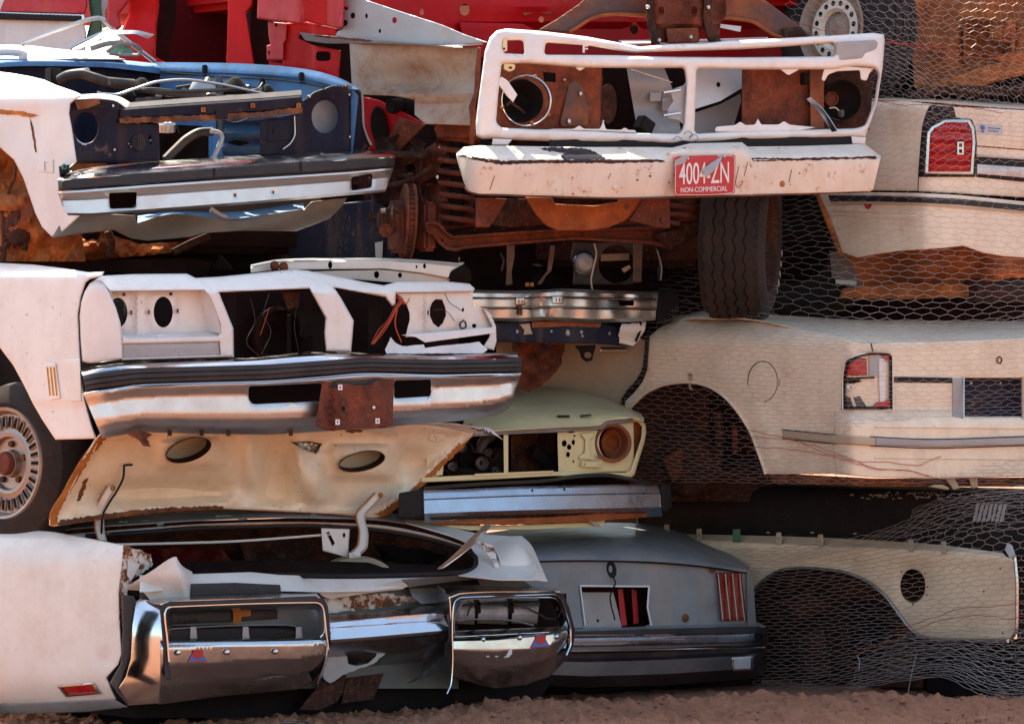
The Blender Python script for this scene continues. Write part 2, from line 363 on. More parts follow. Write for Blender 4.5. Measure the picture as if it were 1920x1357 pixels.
M['cream_t'] = paint('chipped_cream_paint', (.72, .64, .55), rust=.36, dirt=.28, rough=.45, dent=.5, streak=.35, rsc=16)
M['white_u'] = paint('dusty_white_paint', (.82, .70, .55), rust=.08, dirt=.48, rough=.34, dent=.4, streak=.35, chips=.8, dirtc=(.42, .27, .16))
M['white_m'] = paint('warm_white_paint', (.80, .67, .51), rust=.08, dirt=.55, rough=.34, dent=.45, streak=.35, chips=.8, dirtc=(.40, .26, .16))
M['tan'] = paint('tan_paint', (.46, .36, .26), rust=.05, dirt=.5, rough=.45, dent=.2)
M['cream_c'] = paint('cream_fender_paint', (.80, .62, .43), rust=.12, dirt=.45, rough=.4, dent=.2, streak=.3)
M['yellow'] = paint('pale_yellow_paint', (.72, .64, .36), rust=.10, dirt=.25, rough=.42, dent=.25, streak=.3)
M['grey'] = paint('faded_blue_grey_paint', (.23, .245, .26), rust=.16, dirt=.6, rough=.46, coat=.1, dent=.45, streak=.4, var=.5, dirtc=(.30, .27, .24), chips=.9)
M['black'] = paint('faded_black_paint', (.010, .009, .010), rust=.03, dirt=.12, rough=.45, dent=.2, streak=.04, coat=0, spec=.2, dirtc=(.06, .04, .035))
M['navy'] = paint('scraped_navy_paint', (.010, .012, .030), rust=.1, dirt=.2, rough=.5, dirtc=(.12, .09, .09), coat=0, spec=.2)
M['blue'] = paint('engine_bay_blue_paint', (.075, .24, .48), rust=.24, dirt=.75, rough=.45, dent=.5, streak=.3, dirtc=(.035, .03, .035), coat=.1, var=.4)
M['blueblack'] = paint('blue_black_paint', (.008, .008, .020), rust=.26, dirt=.25, rough=.45, dent=.4, streak=.08, dirtc=(.05, .028, .02), coat=0, spec=.14)
M['red'] = paint('faded_red_paint', (.55, .004, .008), rust=.12, dirt=.35, rough=.45, dent=.3, streak=.06, dirtc=(.22, .02, .02), var=.35, coat=.05, spec=.18)
M['redfar'] = paint('shaded_red_and_lining', (.10, .004, .006), rust=.1, dirt=.4, rough=.6, dirtc=(.04, .01, .01), coat=0, spec=.1)  # cab red darkened, the shade inside put into its colour; also a trunk lining
M['valance'] = paint('green_grey_primer', (.12, .125, .115), rust=.2, dirt=.35, rough=.5, dent=.6, coat=.1, spec=.3, dirtc=(.16, .10, .07))
M['struts'] = rusty('brown_struts', (.10, .06, .045), (.20, .14, .10), (.13, .08, .06), .7)
M['redpink'] = paint('chalky_red_paint', (.50, .03, .04), rust=.06, dirt=.5, rough=.55, dent=.2, dirtc=(.48, .14, .14), var=.3, coat=.05, spec=.25)
M['galv'] = paint('grey_primer_sheet', (.36, .37, .39), rust=.12, dirt=.35, rough=.5, dent=.6, streak=.3, metal=.3)
M['dustpan'] = paint('dust_coated_inner_fender', (.40, .33, .27), rust=.16, dirt=1.6, rough=.75, coat=0, dent=.5, dirtc=(.30, .13, .06), streak=.9, spec=.2)
M['lid'] = paint('peach_lid_inner_paint', (.84, .73, .56), rust=.12, dirt=.35, rough=.30, coat=.4, dent=.06, streak=.4, dirtc=(.50, .30, .14), rsc=6, chips=.9)
M['rustpaint'] = paint('peeling_rusted_white_paint', (.7, .66, .62), rust=.66, dirt=.4, rough=.6, rsc=14)
M['green'] = paint('green_paint', (.015, .16, .09), rust=.1, dirt=.3)
M['orange_dust'] = rusty('orange_dust_underside', (.16, .042, .015), (.52, .165, .045), (.20, .065, .026), .95, 7, .25)
M['rust'] = rusty('rusted_steel')
M['rust_red'] = rusty('red_rust', (.07, .02, .012), (.22, .052, .024), (.10, .032, .024))
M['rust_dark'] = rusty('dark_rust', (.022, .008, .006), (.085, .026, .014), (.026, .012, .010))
M['rust_bright'] = rusty('bright_rust', (.20, .048, .016), (.36, .105, .034), (.24, .07, .024))
M['rust_edge'] = rusty('orange_edge_rust', (.30, .09, .02), (.52, .22, .06), (.36, .14, .05))
M['rustmix'] = rusty('dirty_brown_rust', (.05, .022, .014), (.30, .11, .035), (.07, .045, .04), sc=14)
M['rust_grey'] = rusty('grey_speckled_rust', (.16, .05, .025), (.30, .10, .045), (.07, .06, .065), dust=.15)
M['chrome'] = metal('old_chrome', (.50, .505, .525), .15, .14, .3, .3); M['chrome_clean'] = metal('bright_chrome', (.66, .665, .68), .11, .10, .16, .25)
M['satin'] = metal('satin_bumper_metal', (.58, .56, .55), .34, .03, .03, .2); M['hubmetal'] = metal('brown_hub_metal', (.34, .27, .24), .42, .2, .2, .5); M['bare'] = metal('bare_aluminium', (.55, .52, .49), .3, .12, .5, .4)
M['blueplate'] = metal('dull_blue_chrome', (.5, .53, .57), .22, .06, .3, .3)
M['gbump'] = metal('grey_dull_bumper', (.11, .10, .115), .33, .08, .25, .3)
M['gline'] = metal('dark_blue_bumper_strip', (.17, .19, .25), .2, .04, .2, .2)
M['rubber'] = plain('black_rubber_strip', (.022, .019, .021), .45, 0, .3, 40, dust=.3, dustc=(.12, .09, .09))
M['tyre'] = plain('dusty_tyre_rubber', (.022, .017, .016), .8, 0, .4, 30, dust=.5, dustc=(.085, .045, .03))
M['blk'] = plain('black_plastic', (.008, .007, .008), .55, 0, .3, 30, dust=.2, spec=.25, dustc=(.07, .045, .035))
M['dark'] = plain('grimy_metal_and_shade', (.010, .007, .007), .85, 0, .4, 14, dust=.4, dustc=(.035, .014, .010), spec=.15)  # near-black: deep shade of the cavities put into the colour, besides grimy parts
M['darkb'] = plain('shaded_brown_interior', (.014, .006, .005), .9, 0, .4, 9, dust=.5, dustc=(.05, .016, .010), spec=.12)  # base colour lowered to carry the deep shade inside the bodies
M['grime'] = plain('greasy_grey_metal', (.10, .09, .088), .5, .5, .4, 25, dust=.4)
M['hose'] = plain('rubber_hose', (.03, .026, .026), .45, 0, .3, 30, dust=.4)
M['redlens'] = plain('red_lamp_lens', (.46, .004, .010), .2, 0, .5, 30, coat=.3, dust=.2, bmp=.05)
M['dredlens'] = plain('dark_red_lamp_lens', (.20, .008, .010), .2, 0, .35, 30, coat=.4, dust=.25, bmp=.05)
M['amber'] = plain('amber_lens', (.62, .30, .03), .2, 0, .2, 30, coat=.4, dust=.1, bmp=0)
M['lens'] = plain('cloudy_clear_lens', (.45, .43, .44), .25, 0, .15, 30, trans=.25, coat=.3, dust=.2, bmp=.05)
M['whlens'] = plain('white_reflector', (.55, .52, .54), .2, .3, .3, 18, coat=.4, dust=.3)
M['glass'] = plain('broken_green_glass', (.10, .35, .30), .1, 0, .3, 60, trans=.5, dust=.1)
M['leaf'] = plain('weed_leaf', (.06, .11, .03), .6, 0, .3, 40)
M['wire'] = plain('galvanised_wire', (.50, .45, .43), .45, .55, .2, 40, dust=.25, bmp=0)
M['wire_red'] = plain('rusted_red_wire', (.50, .075, .03), .6, .1, .3, 40, dust=.1, bmp=0)
M['wire_thin'] = plain('white_cable', (.55, .45, .36), .5, 0, .2, 40, bmp=0)
M['plate_red'] = plain('red_plate_paint', (.48, .015, .02), .4, .0, .15, 30, dust=.15, dustc=(.35, .1, .08), coat=.2)
M['plate_white'] = plain('white_lettering', (.74, .72, .70), .5, 0, .1, 60, dust=.25, bmp=0)
M['sticker_blue'] = plain('blue_sticker', (.06, .16, .42), .5, 0, .2, 60, bmp=0); M['sticker_red'] = plain('red_sticker', (.5, .03, .03), .5, 0, .2, 60, bmp=0)
M['sticker_grey'] = plain('grey_sticker', (.55, .57, .60), .5, 0, .1, 60, bmp=0)
# ------------------------------------------------------------------ ground
def dirt_mat():
    m = bpy.data.materials.new('red_dirt'); m.use_nodes = True; nt = m.node_tree; bs = nt.nodes['Principled BSDF']
    co = nd(nt, 'ShaderNodeTexCoord').outputs['Object']
    a = noise(nt, co, 1.3, 6, .6); b = noise(nt, co, 14, 8, .72); c_ = noise(nt, co, 110, 5, .7)
    c = mixc(nt, ramp(nt, a, .3, .7), (.38, .155, .082), (.31, .125, .068)); c = mixc(nt, ramp(nt, b, .35, .7, 0, .7), c, (.21, .08, .046)); c = mixc(nt, ramp(nt, c_, .55, .75, 0, .5), c, (.46, .26, .18))
    nt.links.new(c, bs.inputs['Base Color']); bs.inputs['Roughness'].default_value = .95
    h = nd(nt, 'ShaderNodeMath', operation='ADD'); nt.links.new(b, h.inputs[0]); nt.links.new(c_, h.inputs[1]); bump(nt, h.outputs[0], .8, .012, bs); return m
def vnoise(X, Y, f, seed):
    rg = np.random.default_rng(seed); N = 256; G = rg.random((N, N)); x, y = X * f + 50, Y * f + 50; i, j = np.floor(x).astype(int), np.floor(y).astype(int); a, b = x - i, y - j
    a = a * a * (3 - 2 * a); b = b * b * (3 - 2 * b); g = lambda p, q: G[p % N, q % N]
    return (g(i, j) * (1 - a) + g(i + 1, j) * a) * (1 - b) + (g(i, j + 1) * (1 - a) + g(i + 1, j + 1) * a) * b - .5
def ground():
    xs = np.concatenate([[-900, -300, -100, -40, -15, -8, -5], np.linspace(-3.2, 3.2, 760), [5, 8, 15, 40, 100, 300, 900]])
    ys = np.concatenate([[-900, -300, -100, -40, -16, -8, -4, -2, -.6], np.linspace(.1, 1.5, 190), [1.8, 2.2, 2.6, 4, 6, 9, 15, 40, 100, 300, 900]])
    X, Y = np.meshgrid(xs, ys); near = sst(3.5, 3.0, np.abs(X)) * sst(-.3, .1, Y) * sst(2.2, 1.5, Y)
    Z = sum(vnoise(X, Y, f, 40 + k) * a for k, (f, a) in enumerate(((2.2, .035), (5.5, .024), (13, .017), (27, .012), (55, .008), (95, .006))))
    rough = .55 + .9 * (vnoise(X, Y, 1.3, 77) + .5)
    berm = np.exp(-((Y - .95 - .12 * np.sin(X * 2.1)) / .25) ** 2) * (.012 + .034 * sst(-.6, 1.6, X))
    clod = np.maximum(0, vnoise(X, Y, 19, 91) - .18) * .09 + np.maximum(0, vnoise(X, Y, 38, 92) - .2) * .05
    Z = (Z * rough + berm + clod) * near
    n, m = X.shape; V = np.stack([X, Y, Z - .006], -1).reshape(-1, 3)
    I = np.arange(n * m).reshape(n, m); F = np.stack([I[:-1, :-1], I[:-1, 1:], I[1:, 1:], I[1:, :-1]], -1).reshape(-1, 4).tolist()
    o = mesh_obj('ground', V, F, dirt_mat(), None, 80); o['kind'] = 'structure'; o['label'] = 'lumpy red dirt ground under the stacked cars'
    # loose stones and clods
    rg = np.random.default_rng(5); bm = bmesh.new()
    for k in range(420):
        x, y = rg.uniform(-2.1, 2.2), rg.uniform(.25, 1.3); s = rg.uniform(.003, .009) * (2.0 if rg.random() < .08 else 1)
        ii, jj = np.argmin(np.abs(ys - y)), np.argmin(np.abs(xs - x)); g = bmesh.ops.create_icosphere(bm, subdivisions=1, radius=1)
        for w in g['verts']: w.co = Vector((x, y, Z[ii, jj])) + Vector((w.co.x * s * rg.uniform(.8, 1.3), w.co.y * s * rg.uniform(.8, 1.3), w.co.z * s * rg.uniform(.5, .9)))
    V = [w.co.copy() for w in bm.verts]; F = [tuple(w.index for w in f.verts) for f in bm.faces]; bm.free()
    o = mesh_obj('gravel', V, F, bpy.data.materials['red_dirt'], None, 20); o['kind'] = 'stuff'; o['label'] = 'loose stones and clods scattered on the dirt'; o['category'] = 'gravel'
ground()
# ------------------------------------------------------------------ white coupe front with satin bumper, left stack, middle
L2 = corner(190, -.35, w=.10)
car = thing('scrap_coupe', Wp(200, 1180, .3), 'white car front with four empty headlamp holes and rusty plate bracket, middle of left stack', 'car', 'scrap cars in the stacks')
A = M['white_l2']
def d_fend(u, v):
    return L2(u, v) + .12 * np.clip((522 - v) / 30, 0, 2) ** 2 + .00000045 * (v - 640) ** 2 + .014 * sst(752, 762, v) - .004 * gau(u, v, 120, 690, 60, 300, 1)
arch = [(104, 824), (96, 812), (80, 788), (62, 757), (45, 722), (25, 685), (0, 652), (-40, 618), (-90, 600)]
fend = panel('fender', [(-90, 487), (0, 493), (60, 496), (120, 503), (170, 511), (195, 509), (190, 518), (168, 523), (160, 530), (151, 558), (146, 590), (148, 640), (150, 672), (151, 700), (158, 745), (170, 790), (180, 822)] + arch, A, car, d_fend, t=.02, r=5, res=9)
panel('fender_patch', [(121, 674), (150, 672), (153, 752), (134, 753), (126, 735), (127, 705)], M['white_l1'], fend, off(d_fend, -.006), t=.005, r=2, res=8)
mk = panel('side_marker', [(84, 681), (104, 680), (113, 747), (93, 750)], A, car, off(d_fend, -.010), t=.01, r=2, fil=4, res=5,
           holes=[[(87 + 6.3 * k, 688), (91 + 6.3 * k, 688), (96.5 + 6.3 * k, 742), (92.5 + 6.3 * k, 742)] for k in range(3)])
for k in range(3):
    panel('lens', [(86.5 + 6.3 * k, 687), (91.5 + 6.3 * k, 687), (97 + 6.3 * k, 743), (92 + 6.3 * k, 743)], M['amber'], mk, off(d_fend, -.006), t=.004, res=6)
panel('corner_cap', [(180, 524), (168, 531), (158, 548), (152, 566), (149, 592), (151, 640), (154, 678), (170, 681), (190, 679), (229, 673), (228, 640), (225, 605), (216, 575), (204, 548), (192, 531)], A, car, lambda u, v: L2(u, v) + .004 + .05 * np.clip((545 - v) / 25, 0, 2) ** 2, t=.02, r=5, res=7)
# header panel and lamp housings
hole_l = [(208, 546), (383, 544), (395, 560), (413, 607), (414, 624), (407, 630), (236, 634), (228, 628), (223, 601), (212, 563)]
sig_l = [(231, 645), (411, 641), (413, 665), (230, 671)]
def d_head(u, v): return L2(u, v) + .02 + .0035 * np.clip(548 - v, 0, 60)
head = panel('header_panel', [(176, 526), (190, 517), (250, 514), (350, 513), (366, 521), (410, 519), (470, 513), (550, 505), (575, 507), (640, 520), (690, 530), (720, 535), (745, 528), (840, 528), (880, 532), (890, 541), (888, 547), (742, 549), (741, 570), (735, 574), (722, 557), (690, 551), (626, 539),
              (640, 560), (663, 601), (658, 660), (611, 659), (608, 625), (610, 596), (596, 570), (580, 541), (410, 548), (437, 615), (438, 670), (229, 676), (227, 620), (218, 576), (204, 545), (190, 530)],
             A, car, d_head, holes=[hole_l, sig_l], t=.018, r=5, rd=.02, rh=4, rdh=.012, res=6)
back = panel('lamp_bucket', [(205, 540), (398, 538), (420, 640), (222, 645)], A, head, lambda u, v: L2(u, v) + .12 + gau(u, v, 264, 590, 12, 60, -.03, 4) + gau(u, v, 306, 585, 26, 38, -.025, 6) + gau(u, v, 221, 585, 26, 38, -.025, 6),
             holes=[ell(221, 586, 18, 28), ell(306, 585, 18, 29)], t=.004, res=6, rh=2)
loft('bucket_floor', [[(224, 633, float(L2(224)) + .03), (320, 632, float(L2(320)) + .03), (414, 630, float(L2(414)) + .03)], [(224, 624, float(L2(224)) + .125), (310, 622, float(L2(310)) + .125), (400, 620, float(L2(400)) + .125)]], A, head, 10, 3)
loft('bucket_wall', [[(396, 545, float(L2(396)) + .03), (415, 625, float(L2(415)) + .03)], [(372, 545, float(L2(372)) + .125), (385, 622, float(L2(385)) + .125)]], A, head, 8, 3)
panel('turn_signal', [(231, 645), (411, 641), (413, 666), (230, 672)], M['lens'], head, off(L2, .03), t=.01, r=2, res=8)
for (u, v) in ((279, 585), (333, 583), (246, 586)): panel('clip', rect(u - 2, v - 4, u + 2, v + 4), M['rust'], back, off(L2, .088), t=.006)
for (u, v) in ((232, 552), (320, 551)): panel('clip', rect(u - 3, v - 3, u + 3, v + 3), M['rust_dark'], head, off(L2, .06), t=.01)
# right lamp housing, torn
panel('broken_lamp_bucket', [(741, 549), (887, 546), (886, 570), (905, 578), (920, 590), (929, 610), (930, 625), (760, 632), (764, 615), (768, 600), (768, 588), (762, 570), (748, 556)], M['white_l1'], car,
      lambda u, v: L2(u, v) + .07 + gau(u, v, 800, 590, 4, 40, -.03) + gau(u, v, 850, 590, 20, 25, -.02) + .0006 * np.clip(u - 880, 0, 60) * 1.5, t=.004, r=2, rh=2, res=6,
      holes=[[(817, 561), (829, 562), (835, 578), (836, 592), (830, 606), (822, 614), (812, 606), (806, 592), (806, 578), (810, 567)], ell(889, 611, 4, 4, 10), rect(801, 582, 804, 590), ell(868, 581, 2, 4, 8)])
panel('lamp_shelf', [(752, 628), (928, 613), (930, 624), (797, 642), (780, 632)], A, car, lambda u, v: L2(u, v) + .03 - .0008 * (v - 620), t=.005, r=1, res=8)
panel('header_end', [(905, 577), (920, 588), (930, 612), (931, 640), (926, 657), (905, 652), (917, 632), (922, 610)], A, car, off(L2, .07), t=.02, r=4, res=6)
panel('torn_panel', wob([(722, 656), (733, 632), (742, 643), (755, 649), (795, 646), (797, 652), (850, 646), (898, 641), (915, 655), (905, 662), (725, 663)], .6, 9), A, car, lambda u, v: L2(u, v) + .01 + .0015 * (655 - v) + .02 * np.sin(u * .06), t=.004, res=7)
# behind the grille
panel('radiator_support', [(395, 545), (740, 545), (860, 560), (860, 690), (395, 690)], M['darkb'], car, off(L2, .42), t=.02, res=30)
for (u0, v0, u1, v1, o_) in ((585, 540, 606, 670, .20), (690, 545, 716, 665, .22), (430, 545, 440, 670, .25), (538, 590, 545, 668, .22)):
    panel('support_strut', rect(u0, v0, u1, v1), M['dark'], car, off(L2, o_), t=.03, r=2, res=14)
panel('support_plate', [(562, 585), (606, 580), (606, 628), (562, 632)], M['dark'], car, off(L2, .19), t=.01, holes=[ell(577, 613, 4, 5, 10)], res=12)
panel('support_bracket', [(528, 548), (562, 548), (560, 575), (540, 580)], M['rust_dark'], car, off(L2, .2), t=.01, res=10)
lathe('fan_shroud', Wp(510, 630, float(L2(510)) + .36), -BK, [(0, .02), (.03, .06), (.02, .11), (.05, .115), (.06, .10)], M['darkb'], car, 28)
for p in ([(470, 560), (478, 600), (462, 640), (486, 668)], [(505, 550), (494, 590), (508, 620), (490, 665)], [(560, 555), (552, 610), (560, 660)]):
    tube('loose_wire', [(u, v, float(L2(u)) + .2) for u, v in p], .0012, M['hose'], car, 5, 20)
tube('red_wire', [(505, 577, float(L2(505)) + .15), (496, 605, float(L2(500)) + .15), (488, 628, float(L2(500)) + .15)], .0013, M['wire_red'], car, 5, 12)
for k in range(9):
    e = random.uniform(-4, 4); lo = [(748 + e * .5, 553), (756 + e, 562 + e), (744 + e, 578 + e * .6), (733 + e * 1.4, 600), (718 + e * 2, 622 + e), (700 + e, 645)] if k < 5 else [(742 + e, 556), (758 + e, 570), (768, 558 + e)] if k < 7 else [(744 + e, 578), (740 + e, 605), (752 + e * .8, 642)]
    tube('red_wire', [(u, v, float(L2(u)) + .03) for u, v in lo], .0013, M['wire_red'], car, 5, 18)
for p in ([(834, 550), (842, 566), (862, 580), (866, 583)], [(813, 581), (828, 580), (842, 588), (852, 602)], [(870, 600), (862, 608), (866, 616), (874, 612), (872, 602)]):
    tube('lamp_wire', [(u, v, float(L2(u)) + .035) for u, v in p], .0014 if p[0][0] < 860 else .004, M['hose'], car, 6, 16)
# bumper
bA = [(152, 690), (189, 685), (250, 679), (350, 675), (472, 670), (605, 659), (705, 662), (823, 663), (912, 661), (970, 662)]
bC = [(155, 704), (175, 699), (253, 690), (360, 687), (500, 683), (600, 676), (686, 671), (823, 674), (930, 672), (977, 671)]
bD = [(161, 734), (180, 730), (256, 720), (360, 716), (500, 712), (600, 704), (690, 697), (823, 700), (930, 698), (979, 697)]
bI = [(192, 822), (230, 815), (265, 810), (370, 813), (500, 815), (602, 809), (735, 799), (850, 790), (911, 784), (940, 775), (955, 764)]
bE = [(156, 738), (180, 733), (258, 722), (360, 718), (500, 714), (600, 707), (690, 700), (823, 703), (930, 701), (977, 700)]
def d_bt(u, v): return L2(u, v) + .06 * sst(955, 985, u)
bump_ = loft('bumper', [[(u, v, float(d_bt(u, v)) + .08) for u, v in bA], [(u, v + (c[1] - v) * .45, float(d_bt(u, v)) - .045) for (u, v), c in zip(bA, bC)], [(u, v, float(d_bt(u, v)) - .065) for u, v in bC]], M['chrome_clean'], car, 60, 9, t=.004)
panel('rubber_strip', band(bC, bD), M['rubber'], bump_, prof(d_bt, bC, bD, [(0, -.066), (.08, -.078), (.30, -.080), (.34, -.074), (.38, -.080), (.62, -.081), (.66, -.075), (.70, -.081), (.92, -.078), (1, -.066)]), t=.02, res=5)
panel('bumper_face', band(bE, bI), M['satin'], bump_, prof(d_bt, bE, bI, [(0, -.078), (.05, -.082), (.10, -.076), (.22, -.045), (.27, -.04), (.60, -.045), (.72, -.035), (.85, 0), (1, .09)]),
      holes=[[(466, 724), (603, 718), (603, 752), (474, 758), (466, 748)], [(739, 713), (808, 711), (808, 743), (739, 747)]], t=.004, rh=3, hfil=6, res=6)
loft('bumper_lip', [[(u, v - 1, float(d_bt(u, v)) - .064) for u, v in bD], [(u, v + .5, float(d_bt(u, v)) - .088) for u, v in bE], [(u, v + 4, float(d_bt(u, v)) - .078) for u, v in bE]], M['chrome_clean'], bump_, 60, 7)
pb = panel('plate_bracket', [(604, 718), (617, 717), (618, 726), (632, 727), (633, 718), (655, 720), (670, 723), (690, 722), (708, 714), (720, 713), (739, 712), (736, 797), (700, 803), (668, 801), (625, 808), (608, 806), (591, 797)], M['rust_red'], car,
           lambda u, v: L2(u, v) - .10 + .03 * sst(632, 618, u) - .025 * sst(618, 606, u) + .02 * sst(718, 726, u), holes=[ell(644, 766, 3, 5, 12), rect(635, 723, 641, 730), rect(630, 788, 636, 795), rect(705, 786, 711, 793)], t=.006, res=7, r=1.5)
for (u, v) in ((638, 726), (633, 791), (708, 789)): panel('nut_clip', rect(u - 4, v - 5, u + 4, v + 5), M['plate_white'], pb, off(L2, -.104), holes=[rect(u - 1.4, v - 2, u + 1.4, v + 2)], t=.003, res=4)
bolt(pb, 700, 764, float(L2(700)) - .103, M['chrome'], .009)
for u in (318, 378, 428, 545): panel('bumper_tab', rect(u - 4, 806, u + 4, 817), M['rust_dark'], car, off(L2, .04), t=.006)
panel('underside_scrap', wob([(236, 812), (262, 806), (285, 815), (275, 822), (283, 838), (270, 836), (258, 824)], 1, 5), M['rust'], car, off(L2, .02), t=.01, res=5)
# wheel of the same car
wc = Wp(44, 869, .66); wax = Vector((-.66, -.75, .03)).normalized()
whl = lathe('tyre', wc, wax, [(-.12, .21), (-.11, .26), (-.08, .305), (-.04, .318), (.03, .318), (.075, .305), (.10, .262), (.108, .235), (.10, .218)], M['tyre'], car, 56)
rimm = M['hubmetal']
rim = lathe('rim', wc, wax, [(.10, .222), (.112, .215), (.108, .205), (.085, .196), (.080, .192), (.078, .130), (.085, .118), (.082, .105), (.06, .098), (.058, .055), (.085, .05), (.09, .03), (.088, 0)], rimm, whl, 56)
for k in range(30):
    a = 2 * math.pi * k / 30; e1 = wax.orthogonal().normalized(); e2 = wax.cross(e1); dr = e1 * math.cos(a) + e2 * math.sin(a); tg = wax.cross(dr)
    fr = obox('vane_slot', wc + dr * .162 + wax * .082, (.047, .020, .012), rimm, whl, (dr, tg, wax), .002, 1)
    obox('vane_gap', wc + dr * .162 + wax * .0855, (.040, .013, .008), M['dark'], whl, (dr, tg, wax), 0)
for k in range(5):
    a = 2 * math.pi * k / 5 + .3; dr = e1 * math.cos(a) + e2 * math.sin(a)
    lathe('wheel_nut', wc + dr * .076 + wax * .055, wax, [(0, .014), (.018, .012), (.02, 0)], M['rust'], whl, 8)
lathe('hub_cap', wc + wax * .06, wax, [(0, .05), (.04, .046), (.05, .04), (.052, 0)], M['rust_red'], whl, 20)
# wheel well, floor and body behind
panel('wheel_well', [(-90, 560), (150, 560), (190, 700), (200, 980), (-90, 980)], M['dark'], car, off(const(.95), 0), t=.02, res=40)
panel('firewall', [(-60, 450), (860, 450), (860, 560), (-60, 560)], M['dark'], car, const(1.46), t=.02, res=40)  # dark backing added to hide a bright gap behind this car
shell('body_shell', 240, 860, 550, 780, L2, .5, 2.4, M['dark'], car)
# ------------------------------------------------------------------ white sedan rear with open trunk lid, bottom of the left stack
L1 = corner(240, -.12, w=.08)
car = thing('scrap_sedan', Wp(300, 1330, .6), 'white car rear with open peach coloured trunk lid and twin loop chrome bumper, bottom left', 'car', 'scrap cars in the stacks')
A = M['white_l1']
def d_quart(u, v):
    return .02 + .0024 * (235 - u) * .8 + .10 * np.clip((1060 - v) / 60, 0, 2) ** 2 + .0000009 * (v - 1180) ** 2 + .10 * np.clip((v - 1250) / 60, 0, 3) ** 2 * .5 + gau(u, v, 195, 1235, 12, 14, .012)
quart = panel('quarter_panel', [(-90, 1010), (0, 1000), (36, 991), (100, 997), (170, 1010), (232, 1022), (231, 1045), (226, 1085), (223, 1110), (224, 1160), (228, 1225), (222, 1245), (200, 1270), (208, 1290), (218, 1311), (10, 1320), (-90, 1322)], A, car, d_quart, t=.02, r=3, res=10)
panel('rocker_trim', [(0, 1320), (215, 1311), (240, 1325), (160, 1334), (20, 1338), (-60, 1340), (-60, 1322)], M['grey'], car, lambda u, v: d_quart(u, v) - .01, t=.01, r=2, res=9)
mk = panel('side_marker', [(106, 1285), (174, 1279), (190, 1300), (123, 1306)], M['chrome'], car, off(d_quart, -.012), t=.015, r=2, res=5, holes=[[(114, 1288), (171, 1283), (181, 1298), (125, 1302)]])
panel('lens', [(113, 1287), (172, 1282), (182, 1299), (124, 1303)], M['redlens'], mk, off(d_quart, -.004), t=.006, res=8)
# rusted tail lamp edge
panel('rusty_lamp_edge', wob([(232, 1022), (262, 1030), (282, 1040), (286, 1058), (270, 1072), (250, 1085), (240, 1100), (236, 1130), (232, 1180), (226, 1160), (224, 1110), (227, 1075)], 1.5, 5), M['rustpaint'], car, lambda u, v: .02 + .002 * (u - 228), t=.004, res=6)
panel('paint_flake', wob([(240, 1050), (250, 1055), (262, 1058), (255, 1075), (245, 1090), (238, 1075)], 1.2, 4), A, car, lambda u, v: .012 + .002 * (u - 228), t=.003, res=5)
panel('lamp_gap', [(228, 1115), (250, 1118), (254, 1130), (246, 1180), (240, 1240), (222, 1290), (240, 1320), (205, 1280), (226, 1245), (230, 1180)], M['rubber'], car, off(L1, .04), t=.03, r=3, res=8)
# torn white corner
loft('torn_corner', [[(232, 1105, .05), (262, 1107, .06), (285, 1128, .05)], [(282, 1072, .0), (310, 1092, .02), (320, 1125, .05)], [(330, 1043, .02), (336, 1075, .0), (345, 1122, .06)], [(335, 1052, .10), (352, 1080, .08), (356, 1118, .10)], [(340, 1062, .2), (361, 1074, .16), (357, 1112, .16)]], A, car, 14, 22)
# trunk surround
D1 = L1
def dk(u, o): return float(L1(u)) + o
# rear deck rim: hinge side (far) and rear side (near)
far = [(95, 998, 0.6), (150, 992, 0.58), (250, 985, 0.63), (400, 976, 0.78), (540, 972, 0.96), (700, 976, 1.2), (760, 983, 1.26), (860, 1010, 1.3)]
loft('window_ledge', [[(u, v - 26 + 8 * (u > 600), d + .16) for u, v, d in far[:-1]], [(u, v - 14, d + .10) for u, v, d in far[:-1]], [(u, v - 3, d) for u, v, d in far[:-1]]], M['grey'], car, 40, 7)
loft('trunk_seal', [[(100, 1004, 0.58), (250, 991, 0.62), (400, 981, 0.77), (540, 978, 0.95), (700, 983, 1.18), (800, 1000, 1.24), (880, 1026, 1.2)], [(100, 1012, 0.55), (250, 997, 0.58), (400, 987, 0.73), (540, 984, 0.91), (700, 991, 1.14), (800, 1008, 1.2), (878, 1034, 1.16)]], A, car, 40, 4)
tube('trunk_gutter', [(160, 1005, 0.56), (250, 999, 0.58), (400, 989, 0.73), (540, 986, 0.91), (700, 993, 1.14), (800, 1010, 1.2), (872, 1032, 1.14), (892, 1045, 1.06), (893, 1058, 0.98), (878, 1070, 0.88), (820, 1076, 0.74), (640, 1080, 0.44), (500, 1078, .62)], .010, M['blk'], car, 8, 70)
tube('rust_lip', [(200, 1000, 0.56), (400, 985, 0.73), (540, 981, 0.91), (700, 989, 1.14), (800, 1005, 1.2), (880, 1029, 1.16)], .004, M['rust_edge'], car, 6, 50)
